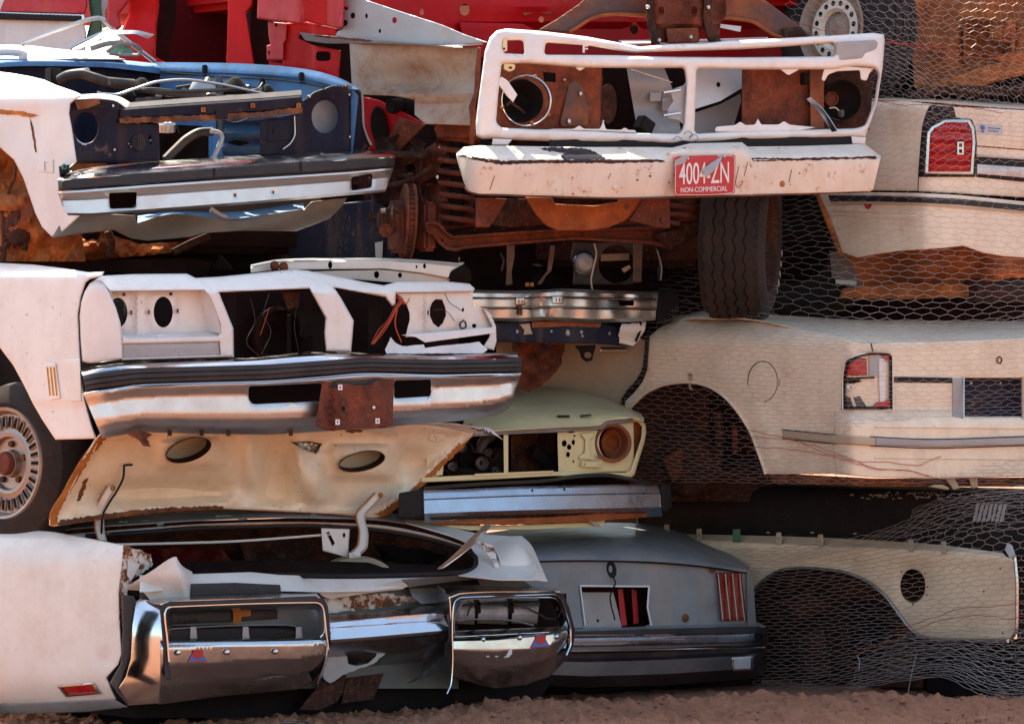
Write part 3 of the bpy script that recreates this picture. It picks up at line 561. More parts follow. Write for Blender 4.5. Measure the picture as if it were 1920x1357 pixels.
# right rear shoulder
loft('rear_shoulder', [[(720, 970, 1.33), (800, 976, 1.36), (900, 1000, 1.38), (960, 1005, 1.4)], [(800, 990, 1.24), (860, 1006, 1.26), (930, 1030, 1.24), (985, 1032, 1.26)], [(880, 1022, 1.16), (915, 1038, 1.1), (950, 1058, 1.0), (1005, 1060, 1.02)], [(895, 1050, 1.02), (920, 1066, 0.94), (945, 1080, 0.86), (1000, 1082, 0.86)], [(860, 1078, 0.82), (900, 1082, 0.8), (945, 1086, 0.78), (1000, 1086, 0.78)]], A, car, 26, 22)
loft('fin_cap', [[(922, 1020, 1.18), (960, 1005, 1.24), (978, 1004, 1.3)], [(930, 1034, 1.08), (972, 1018, 1.12), (995, 1020, 1.24)], [(938, 1055, 1.0), (985, 1042, 1.04), (1010, 1050, 1.18)], [(940, 1082, 0.94), (985, 1086, 0.98), (1027, 1090, 1.12)]], A, car, 20, 20, t=.006)
panel('shoulder_rust', wob([(890, 1010), (925, 1022), (932, 1045), (938, 1080), (932, 1078), (924, 1050), (905, 1028)], 1.5, 4), M['rustpaint'], car, lambda u, v: 1.07 - .0022 * (v - 1010), t=.004, res=5)
# rear panel under the trunk mouth
rp_top = [(262, 1078), (360, 1076), (470, 1072), (520, 1077), (600, 1080), (760, 1074), (900, 1070), (950, 1080)]
rp_bot = [(262, 1110), (360, 1104), (470, 1106), (600, 1110), (700, 1108), (763, 1100), (790, 1090), (900, 1086), (950, 1090)]
panel('rear_panel_top', band(rp_top, rp_bot), A, car, lambda u, v: L1(u, v) + .16 - .0025 * (v - 1075), t=.005, r=2, res=8)
panel('rear_panel', [(262, 1096), (860, 1085), (860, 1290), (262, 1290)], M['valance'], car, off(L1, .18), t=.01, res=14)
panel('rear_flap', [(590, 1104), (680, 1103), (760, 1086), (764, 1098), (755, 1104), (700, 1110), (620, 1122), (606, 1118)], A, car, lambda u, v: L1(u, v) + .10 + .001 * (v - 1100), t=.004, res=8)
panel('rubber_flap', [(358, 1094), (440, 1092), (525, 1096), (528, 1112), (356, 1118)], M['rubber'], car, off(L1, .08), t=.008, r=2, res=8)
panel('grey_filler', [(752, 1086), (870, 1075), (940, 1080), (985, 1090), (1000, 1100), (850, 1105), (820, 1130), (790, 1132), (774, 1120), (764, 1098)], M['grey'], car, lambda u, v: L1(u, v) + .10 + .0018 * np.abs(v - 1110) * -1 + .02, t=.006, r=3, res=8)
panel('rust_band', wob([(600, 1120), (720, 1112), (775, 1118), (780, 1128), (700, 1140), (612, 1150)], 2, 6), M['rustpaint'], car, off(L1, .172), t=.005, res=8)
# trunk interior
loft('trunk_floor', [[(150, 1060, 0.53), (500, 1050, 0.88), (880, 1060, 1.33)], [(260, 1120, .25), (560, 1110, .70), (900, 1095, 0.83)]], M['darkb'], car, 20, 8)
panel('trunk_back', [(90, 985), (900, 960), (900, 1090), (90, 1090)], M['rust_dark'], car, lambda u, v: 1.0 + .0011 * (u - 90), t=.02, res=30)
lathe('spare_wheel', Wp(668, 1094, 1.02), (.05, -.55, .83), [(.0, .03), (.015, .06), (.005, .085), (.02, .115), (.035, .125), (.03, .15), (.0, .17), (-.05, .17)], M['tan'], car, 44)
for k in range(14):
    a = math.pi * (.12 + .76 * k / 13); c = Wp(668, 1094, 1.02); ax = Vector((.05, -.55, .83)).normalized(); e1 = Vector((1, 0, 0)); e1 = (e1 - ax * e1.dot(ax)).normalized(); e2 = ax.cross(e1); dr = e1 * math.cos(a) + e2 * math.sin(a)
    obox('wheel_vent', c + dr * .100 + ax * .016, (.024, .016, .006), M['dark'], car, (dr, ax.cross(dr), ax), .001, 1)
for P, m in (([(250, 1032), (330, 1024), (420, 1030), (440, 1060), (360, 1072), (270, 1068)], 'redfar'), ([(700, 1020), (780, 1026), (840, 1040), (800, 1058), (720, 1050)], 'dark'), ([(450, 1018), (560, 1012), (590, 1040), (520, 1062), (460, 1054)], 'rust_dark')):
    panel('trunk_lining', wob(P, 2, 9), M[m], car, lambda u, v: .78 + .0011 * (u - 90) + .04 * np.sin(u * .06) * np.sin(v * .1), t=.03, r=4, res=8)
hb = panel('hinge_box', [(602, 990), (655, 992), (652, 1045), (605, 1032)], M['white_l1'], car, lambda u, v: .96 + .0012 * (u - 600), t=.06, r=2, res=8, holes=[[(611, 998), (617, 996), (628, 1018), (623, 1024)], ell(645, 1003, 3, 5, 8)])
# trunk lid, its inner pressing facing out
def d_lid(u, v):
    b = .32 + (u - 90) * .00150 - (985 - v) * .00085
    r = gau(u, v, 356, 844, 60, 34, -.020, 8) + gau(u, v, 678, 865, 60, 32, -.020, 8)       # raised rings round the openings
    r = r + gau(u, v, 300, 925, 160, 20, .038) + gau(u, v, 520, 905, 30, 110, .036) + gau(u, v, 590, 910, 26, 45, -.034) + gau(u, v, 770, 868, 36, 22, .030)
    r = r + gau(u, v, 440, 940, 18, 26, -.026) + gau(u, v, 470, 870, 16, 60, -.020) + gau(u, v, 560, 870, 16, 50, -.024)
    rim = edist(np.stack([np.ravel(u), np.ravel(v)], 1).astype(float), lid_o).reshape(np.shape(u)) if np.ndim(u) else 20.
    return b + 2.8 * r * np.clip((rim - 6) / 20, 0, 1) + .020 * sst(8, 16, rim) + .012 * sst(845, 838, v - .04 * (u - 500)) * sst(480, 520, u)
lid_o = [(178, 822), (190, 812), (300, 806), (470, 800), (600, 795), (760, 792), (890, 806), (885, 818), (868, 832), (820, 878), (760, 935), (718, 966), (700, 972), (640, 964), (500, 957), (400, 953), (280, 960), (190, 972), (102, 986), (92, 984), (93, 972), (130, 905)]
lid = panel('trunk_lid', lid_o, M['lid'], car, d_lid, holes=[ell(354, 844, 43, 20, 32, -.32), ell(679, 865, 43, 17, 32, -.22), [(546, 829), (578, 827), (603, 832), (592, 850), (570, 842)]], t=.006, r=4, rh=4, res=7)
panel('lid_skin', [(x + (3 if x < 400 else -2), y) for x, y in lid_o], M['lid'], lid, lambda u, v: d_lid(u, v) * 0 + .32 + (u - 90) * .0015 - (985 - v) * .00085 + .10, t=.004, res=16)
tube('rust_edge', [(u, v, float(d_lid(u, v)) - .001) for u, v in [(190, 812), (150, 868), (120, 922), (94, 972), (97, 984), (190, 971), (280, 959), (400, 952), (500, 956), (640, 963), (700, 971), (722, 964), (765, 932), (820, 879), (868, 833), (888, 812)]], .0065, M['rust_edge'], lid, 6, 90)
loft('lid_lip', [[(735, 795, 1.08), (800, 797, 1.14), (880, 812, 1.22)], [(760, 790, 1.08), (850, 795, 1.14), (920, 812, 1.24)], [(840, 797, 1.2), (910, 800, 1.24), (945, 826, 1.24)]], M['white_l1'], lid, 16, 8, t=.004)
panel('lid_fold', [(676, 806), (740, 800), (748, 818), (720, 815)], M['white_l1'], lid, lambda u, v: d_lid(u, v) - .02, t=.003, res=8)
text_obj('lettering', 'CAD*LLA', Wp(902, 806, 1.202), Vector((.80, .35, -.30)), Vector((-.2, .2, .95)), .026, M['blk'], lid, .0006)
for P in ([(192, 812), (150, 868), (118, 922), (93, 972), (96, 986), (112, 982), (106, 968), (134, 918), (164, 868), (205, 814)], [(112, 976), (200, 962), (300, 952), (420, 948), (420, 954), (300, 960), (190, 973), (110, 985)], [(700, 964), (720, 955), (765, 925), (860, 832), (872, 834), (768, 936), (722, 967)], [(620, 800), (700, 796), (730, 802), (690, 806), (660, 812), (640, 806)], [(156, 900), (168, 896), (160, 912), (150, 940), (144, 938)]):
    panel('rust_patch', wob(P, 2.0, 4), M['rust_edge'] if P[0][0] in (192, 700) else M['rustmix'], lid, lambda u, v: d_lid(u, v) - .0022, t=.002, res=7)
for cu, cv, ru, rv, ro in ((354, 844, 43, 20, -.32), (679, 865, 43, 17, -.22)):
    e0, e1_ = ell(cu, cv, ru, rv, 36, ro), ell(cu - 5, cv - 5, ru * .93, rv * .86, 36, ro)
    loft('opening_shade_flange', [[(u, v, float(d_lid(cu, cv)) + .0 + .0015 * (u - cu) - 0.048) for u, v in e0 + e0[:1]], [(u, v, float(d_lid(cu, cv)) + .05 + .0015 * (u - cu)) for u, v in e1_ + e1_[:1]]], M['rust_dark'], lid, 73, 4, t=.002)  # rusty edge wall; its dark tone also paints the crescent shadow in the opening
lt = panel('lid_latch', wob([(548, 830), (575, 829), (600, 834), (588, 851), (572, 843), (560, 840)], 1.5, 4), M['bare'], lid, lambda u, v: d_lid(u, v) + .012 + .01 * np.sin(u * .7) * np.cos(v * .6), t=.006, res=4)
panel('lid_pad', [(808, 812), (835, 815), (836, 826), (815, 830), (800, 824)], M['lid'], lid, lambda u, v: d_lid(u, v) - .006, t=.006, r=3, fil=5, res=5)
for sx, P in ((1, [(210, 912, 0.48), (198, 932, 0.48), (186, 962, 0.5), (187, 990, 0.52), (192, 1012, 0.52)]), (2, [(712, 925, 1.14), (695, 943, 1.14), (676, 968, 1.12), (682, 1000, 1.08), (680, 1022, 1.04), (664, 1040, 1.02)])):
    h = loft('hinge_arm', [[(u - 9, v - 2, d) for u, v, d in P], [(u - 6, v, d - .035) for u, v, d in P], [(u + 5, v + 1, d - .035) for u, v, d in P], [(u + 9, v + 3, d) for u, v, d in P]], M['white_l1'], car, 24, None, t=.004)
    bolt(h, P[0][0] + 2, P[0][1] + 3, P[0][2] - .04, M['rust_edge'], .011)
    tube('rust_line', [(u - 9, v - 2, d - .004) for u, v, d in P], .0035, M['rust_edge'], h, 6, 24)
tube('hinge_pivot', [(655, 1042, 1.0), (676, 1040, 1.0)], .014, M['white_l1'], car, 10, 4)
tube('lid_cable', [(248, 871, 0.46), (233, 872, 0.44), (232, 890, 0.44), (222, 915, 0.44), (203, 945, 0.45), (192, 968, 0.46), (190, 1012, 0.5)], .0045, M['blk'], car, 7, 40)
tube('torsion_bar', [(200, 1021, 0.54), (400, 1016, 0.73), (640, 1000, 1.03)], .005, M['white_l1'], car, 6, 20)
for (u, v, r_) in ((232, 980, 10), (275, 978, 14), (420, 969, 16), (455, 972, 9), (560, 968, 14), (585, 966, 9), (300, 983, 7)):
    panel('glass_crumbs', wob(ell(u, v, r_, 3.5, 12), 1.4, 3), M['glass'], car, lambda u, v: np.interp(u, [a[0] for a in far], [a[2] for a in far]) + .04, t=.012, res=4)
# chrome bumper: two loops and a centre bar
def d_bl(u, v): return L1(u, v) - .09
loopL = [(302, 1136), (310, 1128), (330, 1126), (595, 1118), (608, 1122), (614, 1135), (616, 1215), (606, 1258), (590, 1280), (560, 1296), (420, 1308), (330, 1318), (300, 1325), (303, 1260)]
bl = panel('bumper', [(300, 1200), (612, 1195), (613, 1218), (604, 1255), (585, 1278), (556, 1292), (420, 1304), (330, 1316), (297, 1320), (300, 1260)], M['chrome'], car,
           prof(d_bl, [(297, 1200), (613, 1195)], [(297, 1322), (420, 1306), (556, 1294), (613, 1270)], [(0, -.015), (.05, -.035), (.12, -.042), (.4, -.035), (.7, .01), (1, .12)]), t=.005, r=3, res=7)
bz = panel('loop_frame', [(300, 1142), (306, 1131), (320, 1127), (590, 1118), (606, 1122), (614, 1136), (619, 1196), (612, 1198), (606, 1142), (600, 1134), (320, 1142), (314, 1150), (319, 1275), (310, 1272)], M['rubber'], bl, lambda u, v: L1(u, v) - .135 + .12 * np.clip((v - 1190) / 80, 0, 2) ** 2 * 0, t=.04, r=3, fil=3, res=6)
tube('loop_trim', [(u, v, float(L1(u)) - .14) for u, v in [(317, 1240), (314, 1200), (309, 1150), (313, 1140), (322, 1137), (590, 1129), (602, 1133), (607, 1145), (612, 1190), (616, 1218)]], .0035, M['chrome_clean'], bl, 6, 80)
loft('loop_inner', [[(u, v, float(L1(u)) - .12) for u, v in [(318, 1190), (313, 1152), (320, 1143), (595, 1135), (604, 1143), (607, 1185), (600, 1193)]], [(u, v, float(L1(u)) - .03) for u, v in [(326, 1192), (322, 1158), (328, 1150), (590, 1142), (596, 1150), (598, 1183), (592, 1190)]]], M['chrome_clean'], bl, 60, 5)
panel('loop_ledge', band([(318, 1200), (460, 1200), (592, 1196), (607, 1188)], [(318, 1212), (460, 1209), (600, 1206), (610, 1200)]), M['chrome_clean'], bl, lambda u, v: L1(u, v) - .115 + .006 * (1206 - v) * .8, t=.004, r=2, res=4)
panel('loop_side', [(250, 1130), (262, 1122), (290, 1126), (300, 1132), (305, 1190), (309, 1250), (306, 1290), (300, 1318), (270, 1320), (240, 1322), (218, 1296), (236, 1268), (245, 1235), (248, 1180)], M['chrome_clean'], bl, lambda u, v: -.06 + .0022 * (300 - u) * .5 + .05 * ((v - 1200) / 75) ** 2 * np.where(v < 1200, 1, .55), t=.006, r=1.5, res=5)
loft('loop_top', [[(262, 1124, .10), (300, 1118, .12), (450, 1110, .34), (590, 1108, .55)], [(300, 1132, float(L1(300)) - .13), (322, 1127, float(L1(322)) - .13), (450, 1122, float(L1(450)) - .13), (600, 1119, float(L1(600)) - .13)]], M['chrome'], bl, 24, 8)
loft('loop_side_inner', [[(606, 1122, float(L1(606)) - .12), (616, 1190, float(L1(616)) - .12), (614, 1222, float(L1(614)) - .12), (596, 1282, float(L1(600)) - .08)], [(612, 1122, float(L1(612)) + .08), (622, 1190, float(L1(622)) + .08), (618, 1225, float(L1(618)) + .08), (596, 1292, float(L1(600)) + .10)]], M['chrome'], bl, 20, 6)
for u, v in ((333, 1223), (425, 1222), (516, 1221)): lathe('bumper_bolt', Wp(u, v, float(L1(u)) - .135), (FX * .2 - BK), [(0, .011), (.006, .010), (.010, .006), (.011, 0)], M['chrome_clean'], bl, 14)
def sticker(u, v, D, par):
    s = panel('sticker', [(u - 10, v - 2), (u + 8, v - 2), (u + 18, v + 16), (u - 20, v + 17)], M['sticker_red'], par, off(D, -.0022), t=.001, fil=1, res=6)
    panel('sticker_base', [(u - 10, v), (u + 8, v), (u + 16, v + 14), (u - 17, v + 15)], M['sticker_blue'], s, off(D, -.0036), t=.001, fil=1, res=6)
    panel('sticker_badge', [(u - 10, v - 6), (u + 10, v - 7), (u + 9, v + 6), (u, v + 11), (u - 8, v + 8)], M['sticker_red'], s, off(D, -.005), t=.001, fil=1, res=6)
sticker(371, 1224, lambda u, v: prof(d_bl, [(297, 1200), (613, 1195)], [(297, 1322), (420, 1306), (556, 1294), (613, 1270)], [(0, -.015), (.05, -.035), (.12, -.042), (.4, -.035), (.7, .01), (1, .12)])(u, v), bl)
# lamps inside the left loop
panel('lamp_tray', [(300, 1146), (612, 1138), (612, 1210), (300, 1215)], M['galv'], car, off(L1, .14), t=.01, res=20)
panel('lamp_gasket', [(322, 1146), (520, 1142), (520, 1160), (322, 1170)], M['rubber'], car, off(L1, .06), t=.02, r=2, res=10)
panel('gasket_clip', [(437, 1143), (470, 1143), (470, 1154), (452, 1156), (452, 1170), (437, 1170)], M['rust_edge'], car, off(L1, .05), t=.01, res=6)
ln = loft('lamp_lens', [[(315, 1173, dk(315, .03)), (470, 1170, dk(470, .03)), (560, 1172, dk(560, .05))], [(315, 1182, dk(315, -.03)), (470, 1178, dk(470, -.03)), (566, 1182, dk(566, -.02))], [(315, 1200, dk(315, -.03)), (470, 1198, dk(470, -.03)), (566, 1200, dk(566, -.02))]], M['blk'], car, 24, 8)
for u in (362, 460, 560): panel('lamp_rib', [(u - 5, 1174), (u + 6, 1174), (u + 8, 1198), (u - 6, 1198)], M['lens'], ln, off(L1, -.035), t=.01, r=2, res=5)
tube('lamp_edge', [(u, v, float(L1(u)) - .03) for u, v in [(316, 1179), (400, 1174), (540, 1171), (556, 1174), (563, 1190)]], .003, M['bare'], ln, 6, 30)
# centre bar
cbt = [(612, 1150), (700, 1144), (820, 1132), (835, 1136)]; cbb = [(620, 1205), (700, 1199), (840, 1186), (846, 1182)]
panel('centre_bar', band([(618, 1166), (700, 1158), (816, 1148), (832, 1155)], cbb), M['chrome_clean'], bl, prof(d_bl, [(612, 1164), (832, 1150)], cbb, [(0, .03), (.3, .012), (.34, .006), (.85, -.022), (1, -.014)]), t=.005, r=2, res=6)
loft('centre_bar_top', [[(u, v + 3, float(L1(u)) + .06) for u, v in cbt], [(u, v + 17, float(L1(u)) - .06) for u, v in cbt]], M['chrome'], bl, 16, 4)
panel('bar_recess', [(726, 1157), (795, 1151), (800, 1160), (726, 1166)], M['chrome'], bl, off(L1, -.066), t=.004, res=6)
loft('centre_bar_under', [[(u, v, float(L1(u)) - .06) for u, v in cbb], [(u - 10, v + 22, float(L1(u)) + .02) for u, v in cbb], [(u - 40, v + 50, float(L1(u)) + .10) for u, v in cbb]], M['chrome'], bl, 20, 8)
panel('plate_mount', wob([(612, 1218), (660, 1205), (740, 1198), (735, 1215), (700, 1245), (648, 1262), (620, 1280), (606, 1270)], 1.5, 8), M['galv'], car, off(L1, .06), t=.006, holes=[[(649, 1222), (714, 1205), (705, 1230), (690, 1243), (668, 1248), (653, 1244)]], res=8)
panel('wire_housing', ell(660, 1232, 16, 14, 18), M['dark'], car, off(L1, .09), t=.02, r=5, res=5)
panel('lower_bracket', [(610, 1270), (650, 1262), (642, 1300), (632, 1315), (600, 1330), (560, 1330)], M['rust_dark'], car, off(L1, .14), t=.006, res=9)
panel('rust_gusset', [(650, 1270), (720, 1262), (700, 1310), (640, 1318)], M['rust_dark'], car, off(L1, .16), t=.01, res=10)
panel('rubber_curtain', [(795, 1215), (836, 1188), (832, 1232), (816, 1262), (762, 1282), (790, 1262)], M['rubber'], car, lambda u, v: L1(u, v) + .02 + .015 * np.sin((u + v) * .12), t=.004, res=7)
# right loop
def d_br(u, v): return L1(u, v) - .09 + .0018 * np.clip(u - 1040, 0, 60)
rb_top = [(846, 1196), (930, 1192), (1045, 1182), (1066, 1176)]; rb_bot = [(846, 1268), (900, 1284), (930, 1290), (985, 1284), (1030, 1268), (1066, 1232)]
prR = prof(d_br, rb_top, rb_bot, [(0, -.015), (.08, -.038), (.3, -.042), (.6, -.02), (1, .09)])
br = panel('bumper', band(rb_top, rb_bot), M['chrome'], car, prR, t=.005, r=3, res=7)
panel('loop_frame', [(841, 1130), (850, 1116), (866, 1112), (1040, 1108), (1056, 1114), (1068, 1140), (1078, 1182), (1076, 1205), (1066, 1232), (1060, 1236), (1068, 1205), (1068, 1184), (1058, 1142), (1048, 1122), (1036, 1117), (866, 1122), (856, 1127), (852, 1138), (850, 1205), (841, 1206)], M['rubber'], br, lambda u, v: d_br(u, v) - .045, t=.04, r=3, fil=2, res=6)
tube('loop_trim', [(u, v, float(d_br(u, v)) - .052) for u, v in [(838, 1300), (846, 1280), (849, 1230), (848, 1190), (850, 1138), (854, 1126), (866, 1120), (1036, 1114), (1048, 1118), (1060, 1142), (1070, 1182), (1070, 1205), (1062, 1228)]], .0035, M['chrome_clean'], br, 6, 90)
loft('loop_inner', [[(u, v, float(d_br(u, v)) - .03) for u, v in [(852, 1188), (854, 1140), (862, 1126), (1034, 1120), (1046, 1126), (1056, 1150), (1066, 1184), (1060, 1215)]], [(u, v, float(d_br(u, v)) + .05) for u, v in [(858, 1186), (862, 1145), (870, 1132), (1026, 1126), (1036, 1132), (1044, 1152), (1052, 1180), (1044, 1206)]]], M['chrome_clean'], br, 60, 5)
panel('loop_ledge', band([(852, 1182), (930, 1179), (1044, 1174), (1062, 1172)], [(850, 1194), (930, 1190), (1048, 1184), (1064, 1180)]), M['chrome_clean'], br, lambda u, v: d_br(u, v) - .035 + .005 * (1188 - v), t=.004, r=2, res=4)
loft('loop_top', [[(820, 1094, 1.0), (900, 1090, 1.16), (1000, 1098, 1.30), (1040, 1102, 1.36)], [(841, 1120, float(d_br(841, 0)) - .05), (866, 1111, float(d_br(866, 0)) - .05), (960, 1108, float(d_br(960, 0)) - .05), (1050, 1108, float(d_br(1050, 0)) - .05)]], M['chrome'], br, 20, 8)
loft('loop_side', [[(815, 1095, dk(815, .08)), (822, 1140, dk(822, .05)), (836, 1185, dk(836, .02))], [(828, 1104, dk(828, -.04)), (834, 1145, dk(834, -.06)), (842, 1190, dk(842, -.08))], [(842, 1118, dk(842, -.135)), (844, 1150, dk(844, -.135)), (844, 1204, dk(844, -.13))]], M['chrome_clean'], br, 14, 10)
for u, v in ((905, 1198), (974, 1195), (1043, 1193)): lathe('bumper_bolt', Wp(u, v, float(prR(u, v)) - .002), (FX * .2 - BK), [(0, .011), (.006, .010), (.010, .006), (.011, 0)], M['chrome_clean'], br, 14)
sticker(1014, 1197, prR, br)
panel('sticker_scrap', wob([(950, 1228), (954, 1218), (960, 1216), (960, 1225), (955, 1231), (945, 1232)], .8, 3), M['plate_white'], br, off(prR, -.003), t=.001, res=4)
for u in (915, 931): panel('sticker_scrap', [(u - 4, 1231), (u, 1228), (u + 4, 1231)], M['plate_white'], br, off(prR, -.003), t=.001, res=4)
panel('lamp_tray', [(848, 1118), (1062, 1112), (1066, 1215), (848, 1215)], M['darkb'], car, off(L1, .16), t=.01, res=20)
for k, (a, b) in enumerate(((852, 892), (898, 954), (962, 1010))):
    p = loft('lamp_reflector', [[(a + 2, 1130, dk(a, .08)), (b + 3, 1128, dk(b, .08))], [(a, 1142, dk(a, .0)), (b, 1140, dk(b, .0))], [(a - 2, 1160, dk(a, .02)), (b - 2, 1162, dk(b, .02))], [(a - 3, 1168, dk(a, .06)), (b - 3, 1170, dk(b, .06))]], M['whlens'], car, 10, 10)
for u in (895, 957): panel('reflector_clip', [(u - 5, 1134), (u + 6, 1132), (u + 7, 1148), (u - 3, 1152)], M['dark'], car, off(L1, -.006), t=.02, r=2, res=5)
tube('lamp_wire', [(u, v, float(L1(u)) - .02) for u, v in [(960, 1128), (985, 1138), (1010, 1150), (1030, 1160), (1042, 1160)]], .004, M['hose'], car, 6, 24)
tube('lamp_wire', [(u, v, float(L1(u)) - .02) for u, v in [(893, 1128), (880, 1142), (876, 1154)]], .004, M['hose'], car, 6, 14)
tube('tray_edge', [(u, v, float(L1(u)) - .01) for u, v in [(852, 1165), (880, 1161), (950, 1162), (1000, 1172)]], .004, M['bare'], car, 6, 20)
# under body and shell
panel('lower_valance', [(220, 1290), (560, 1290), (820, 1270), (1040, 1270), (1000, 1325), (600, 1345), (240, 1345)], M['dark'], car, off(L1, .25), t=.02, res=20)
shell('body_shell', 260, 930, 1090, 1320, L1, .5, 2.0, M['dark'], car)
# strip of trim lying in the trunk mouth
o = loft('trim_strip', [[(820, 1065, 0.74), (850, 1040, 0.8), (880, 1010, 0.9), (912, 980, 1.0)], [(824, 1065, 0.72), (860, 1040, 0.78), (893, 1012, 0.88), (921, 982, 0.98)], [(838, 1058, 0.73), (868, 1036, 0.79), (899, 1010, 0.89), (920, 988, 1.0)]], M['bare'], None, 16, 6)
tag(o, 'loose grey metal trim strip sticking up out of the trunk mouth', 'trim strip')
# ------------------------------------------------------------------ blue car with a white fender, top of the left stack
L3 = corner(112, .0, w=.05)
car = thing('scrap_hatchback', Wp(250, 480, .9), 'blue car front with white dented fender and no hood, top of left stack', 'car', 'scrap cars in the stacks')
def l3(u, o=0): return float(L3(u)) + o
def d_f3(u, v):
    s = .02 + .0023 * (140 - u) + .05 * np.clip((190 - v) / 25, 0, 3) ** 1.7 * .7 + .000001 * (v - 290) ** 2
    return s + gau(u, v, 40, 190, 60, 18, -.018) + gau(u, v, 55, 250, 30, 50, .012) + gau(u, v, 110, 205, 18, 60, -.008)
f3 = panel('fender', [(-90, 128), (0, 135), (25, 138), (58, 144), (83, 150), (105, 160), (140, 172), (155, 179), (140, 187), (131, 195), (129, 213), (134, 240), (139, 275), (143, 303), (112, 330), (110, 362), (118, 385), (127, 402), (150, 404), (115, 436), (97, 444), (79, 426), (66, 400), (56, 370), (44, 335), (26, 300), (0, 277), (-90, 255)], M['white_l3'], car, d_f3, t=.02, r=3, res=8)
panel('rust_stripe', wob([(-60, 205), (0, 206), (35, 208), (55, 212), (74, 217), (60, 221), (30, 216), (0, 215), (-60, 214)], 1, 5), M['rust_edge'], f3, off(d_f3, -.003), t=.003, res=6)
panel('rust_scratch', wob([(56, 222), (60, 232), (66, 262), (68, 285), (66, 286), (62, 262), (57, 234)], .6, 5), M['rust'], f3, off(d_f3, -.003), t=.003, res=4)
panel('marker_plate', [(72, 297), (100, 299), (100, 325), (72, 323)], M['white_l3'], f3, off(d_f3, -.006), t=.006, r=2, res=5, holes=[[(83, 303), (90, 303), (90, 309), (94, 311), (93, 321), (83, 320)]])
panel('wheel_well', [(-90, 240), (120, 290), (150, 420), (160, 490), (-90, 490)], M['orange_dust'], car, lambda u, v: .42 + gau(u, v, 40, 400, 36, 46, -.10, 4) + .03 * np.sin(u * .11 + v * .05) * np.cos(v * .07) + gau(u, v, 90, 440, 30, 20, -.06) + gau(u, v, 10, 330, 22, 60, .06, 4) + .008 * np.sin(u * .45) * np.sin(v * .38), t=.02, res=6)
panel('brake_backing', wob([(8, 405), (30, 392), (52, 400), (60, 430), (48, 456), (24, 462), (6, 440)], 1, 6), M['rust_dark'], car, lambda u, v: .33 + .0008 * np.abs(u - 32), t=.03, r=5, res=6)
for p, r_ in (([(30, 300), (28, 330), (18, 355), (14, 372)], .006), ([(4, 380), (6, 420), (8, 460), (6, 490)], .010), ([(0, 470), (30, 445), (75, 430)], .012), ([(46, 470), (50, 445), (70, 425)], .012)):
    tube('brake_line', [(u, v, .36) for u, v in p], r_, M['rust_dark'], car, 7, 16)
lathe('spring_seat', Wp(20, 382, .40), (0, -.3, 1), [(-.01, .0), (-.01, .075), (.012, .08), (.03, .06), (.05, .02), (.05, 0)], M['orange_dust'], car, 24)
lathe('shock_absorber', Wp(50, 420, .40), (.1, -.2, 1), [(-.07, .0), (-.07, .03), (.04, .03), (.05, .018), (.12, .018)], M['orange_dust'], car, 16)
# lamp panels and radiator support
lampL = panel('lamp_panel', [(130, 196), (140, 187), (185, 184), (215, 188), (228, 205), (232, 229), (298, 232), (299, 302), (144, 304), (138, 265), (130, 214)], M['blueblack'], car,
              lambda u, v: L3(u, v) + .05 + gau(u, v, 161, 240, 34, 38, .03, 4) + gau(u, v, 150, 196, 20, 12, .02), holes=[ell(161, 240, 23, 29, 30), ell(281, 259, 3, 4.5, 12), ell(282, 269, 1.2, 1.8, 8)], t=.012, r=3, rh=3, res=6)
tube('lamp_ring', [(161 + 25 * math.cos(a), 240 + 31 * math.sin(a), l3(161, .055)) for a in np.linspace(1.5, 3.1, 14)], .004, M['chrome_clean'], lampL, 6, 20)
panel('horn_grille', ell(260, 267, 14, 17, 24), M['blk'], lampL, off(L3, .044), t=.01, r=2, res=5)
for k in range(-3, 4):
    h = math.sqrt(max(0, 1 - (k / 3.6) ** 2))
    tube('grille_wire', [(260 + k * 3.4, 267 - 16 * h, l3(260, .040)), (260 + k * 3.4, 267 + 16 * h, l3(260, .040))], .0009, M['grime'], lampL, 4, 3)
    tube('grille_wire', [(260 - 13 * h, 267 + k * 4.2, l3(258, .040)), (260 + 13 * h, 267 + k * 4.2, l3(262, .040))], .0009, M['grime'], lampL, 4, 3)
for u, v in ((211, 199), (214, 281), (240, 270), (244, 275)): bolt(lampL, u, v, l3(u, .045), M['chrome'], .006 if u < 230 else .003)
panel('lamp_filler', [(140, 190), (185, 186), (188, 194), (165, 203), (146, 206)], M['rust'], lampL, off(L3, .04), t=.006, res=6)
lampR = panel('lamp_panel', [(487, 226), (560, 214), (566, 190), (590, 172), (625, 160), (655, 160), (674, 168), (680, 182), (683, 225), (690, 258), (697, 274), (680, 282), (487, 292)], M['blueblack'], car,
              lambda u, v: L3(u, v) + .05 + gau(u, v, 609, 219, 34, 40, .03, 4) + .12 * sst(655, 690, u), holes=[ell(609, 219, 25, 31, 30)], t=.012, r=3, rh=4, res=6)
panel('lamp_backing', [(580, 180), (640, 180), (640, 255), (580, 255)], M['grey'], lampR, off(L3, .16), t=.01, res=16)
tube('panel_trim', [(u, v, l3(u, .0) + .12 * float(sst(655, 690, u)) + .03) for u, v in [(648, 158), (668, 164), (678, 176), (680, 205), (681, 230), (688, 256), (696, 272)]], .005, M['galv'], lampR, 7, 30)
for u, v in ((655, 178), (656, 257), (580, 181)): bolt(lampR, u, v, l3(u, .05), M['chrome'], .007)
tube('wire_clip', [(u, v, l3(u, .04)) for u, v in [(552, 218), (553, 250), (545, 268), (530, 280)]], .003, M['bare'], lampR, 6, 16)
panel('panel_stamp', [(500, 225), (545, 222), (545, 265), (500, 268)], M['blueblack'], lampR, off(L3, .046), t=.01, r=4, fil=6, res=6, holes=[ell(511, 247, 3, 5, 10)])
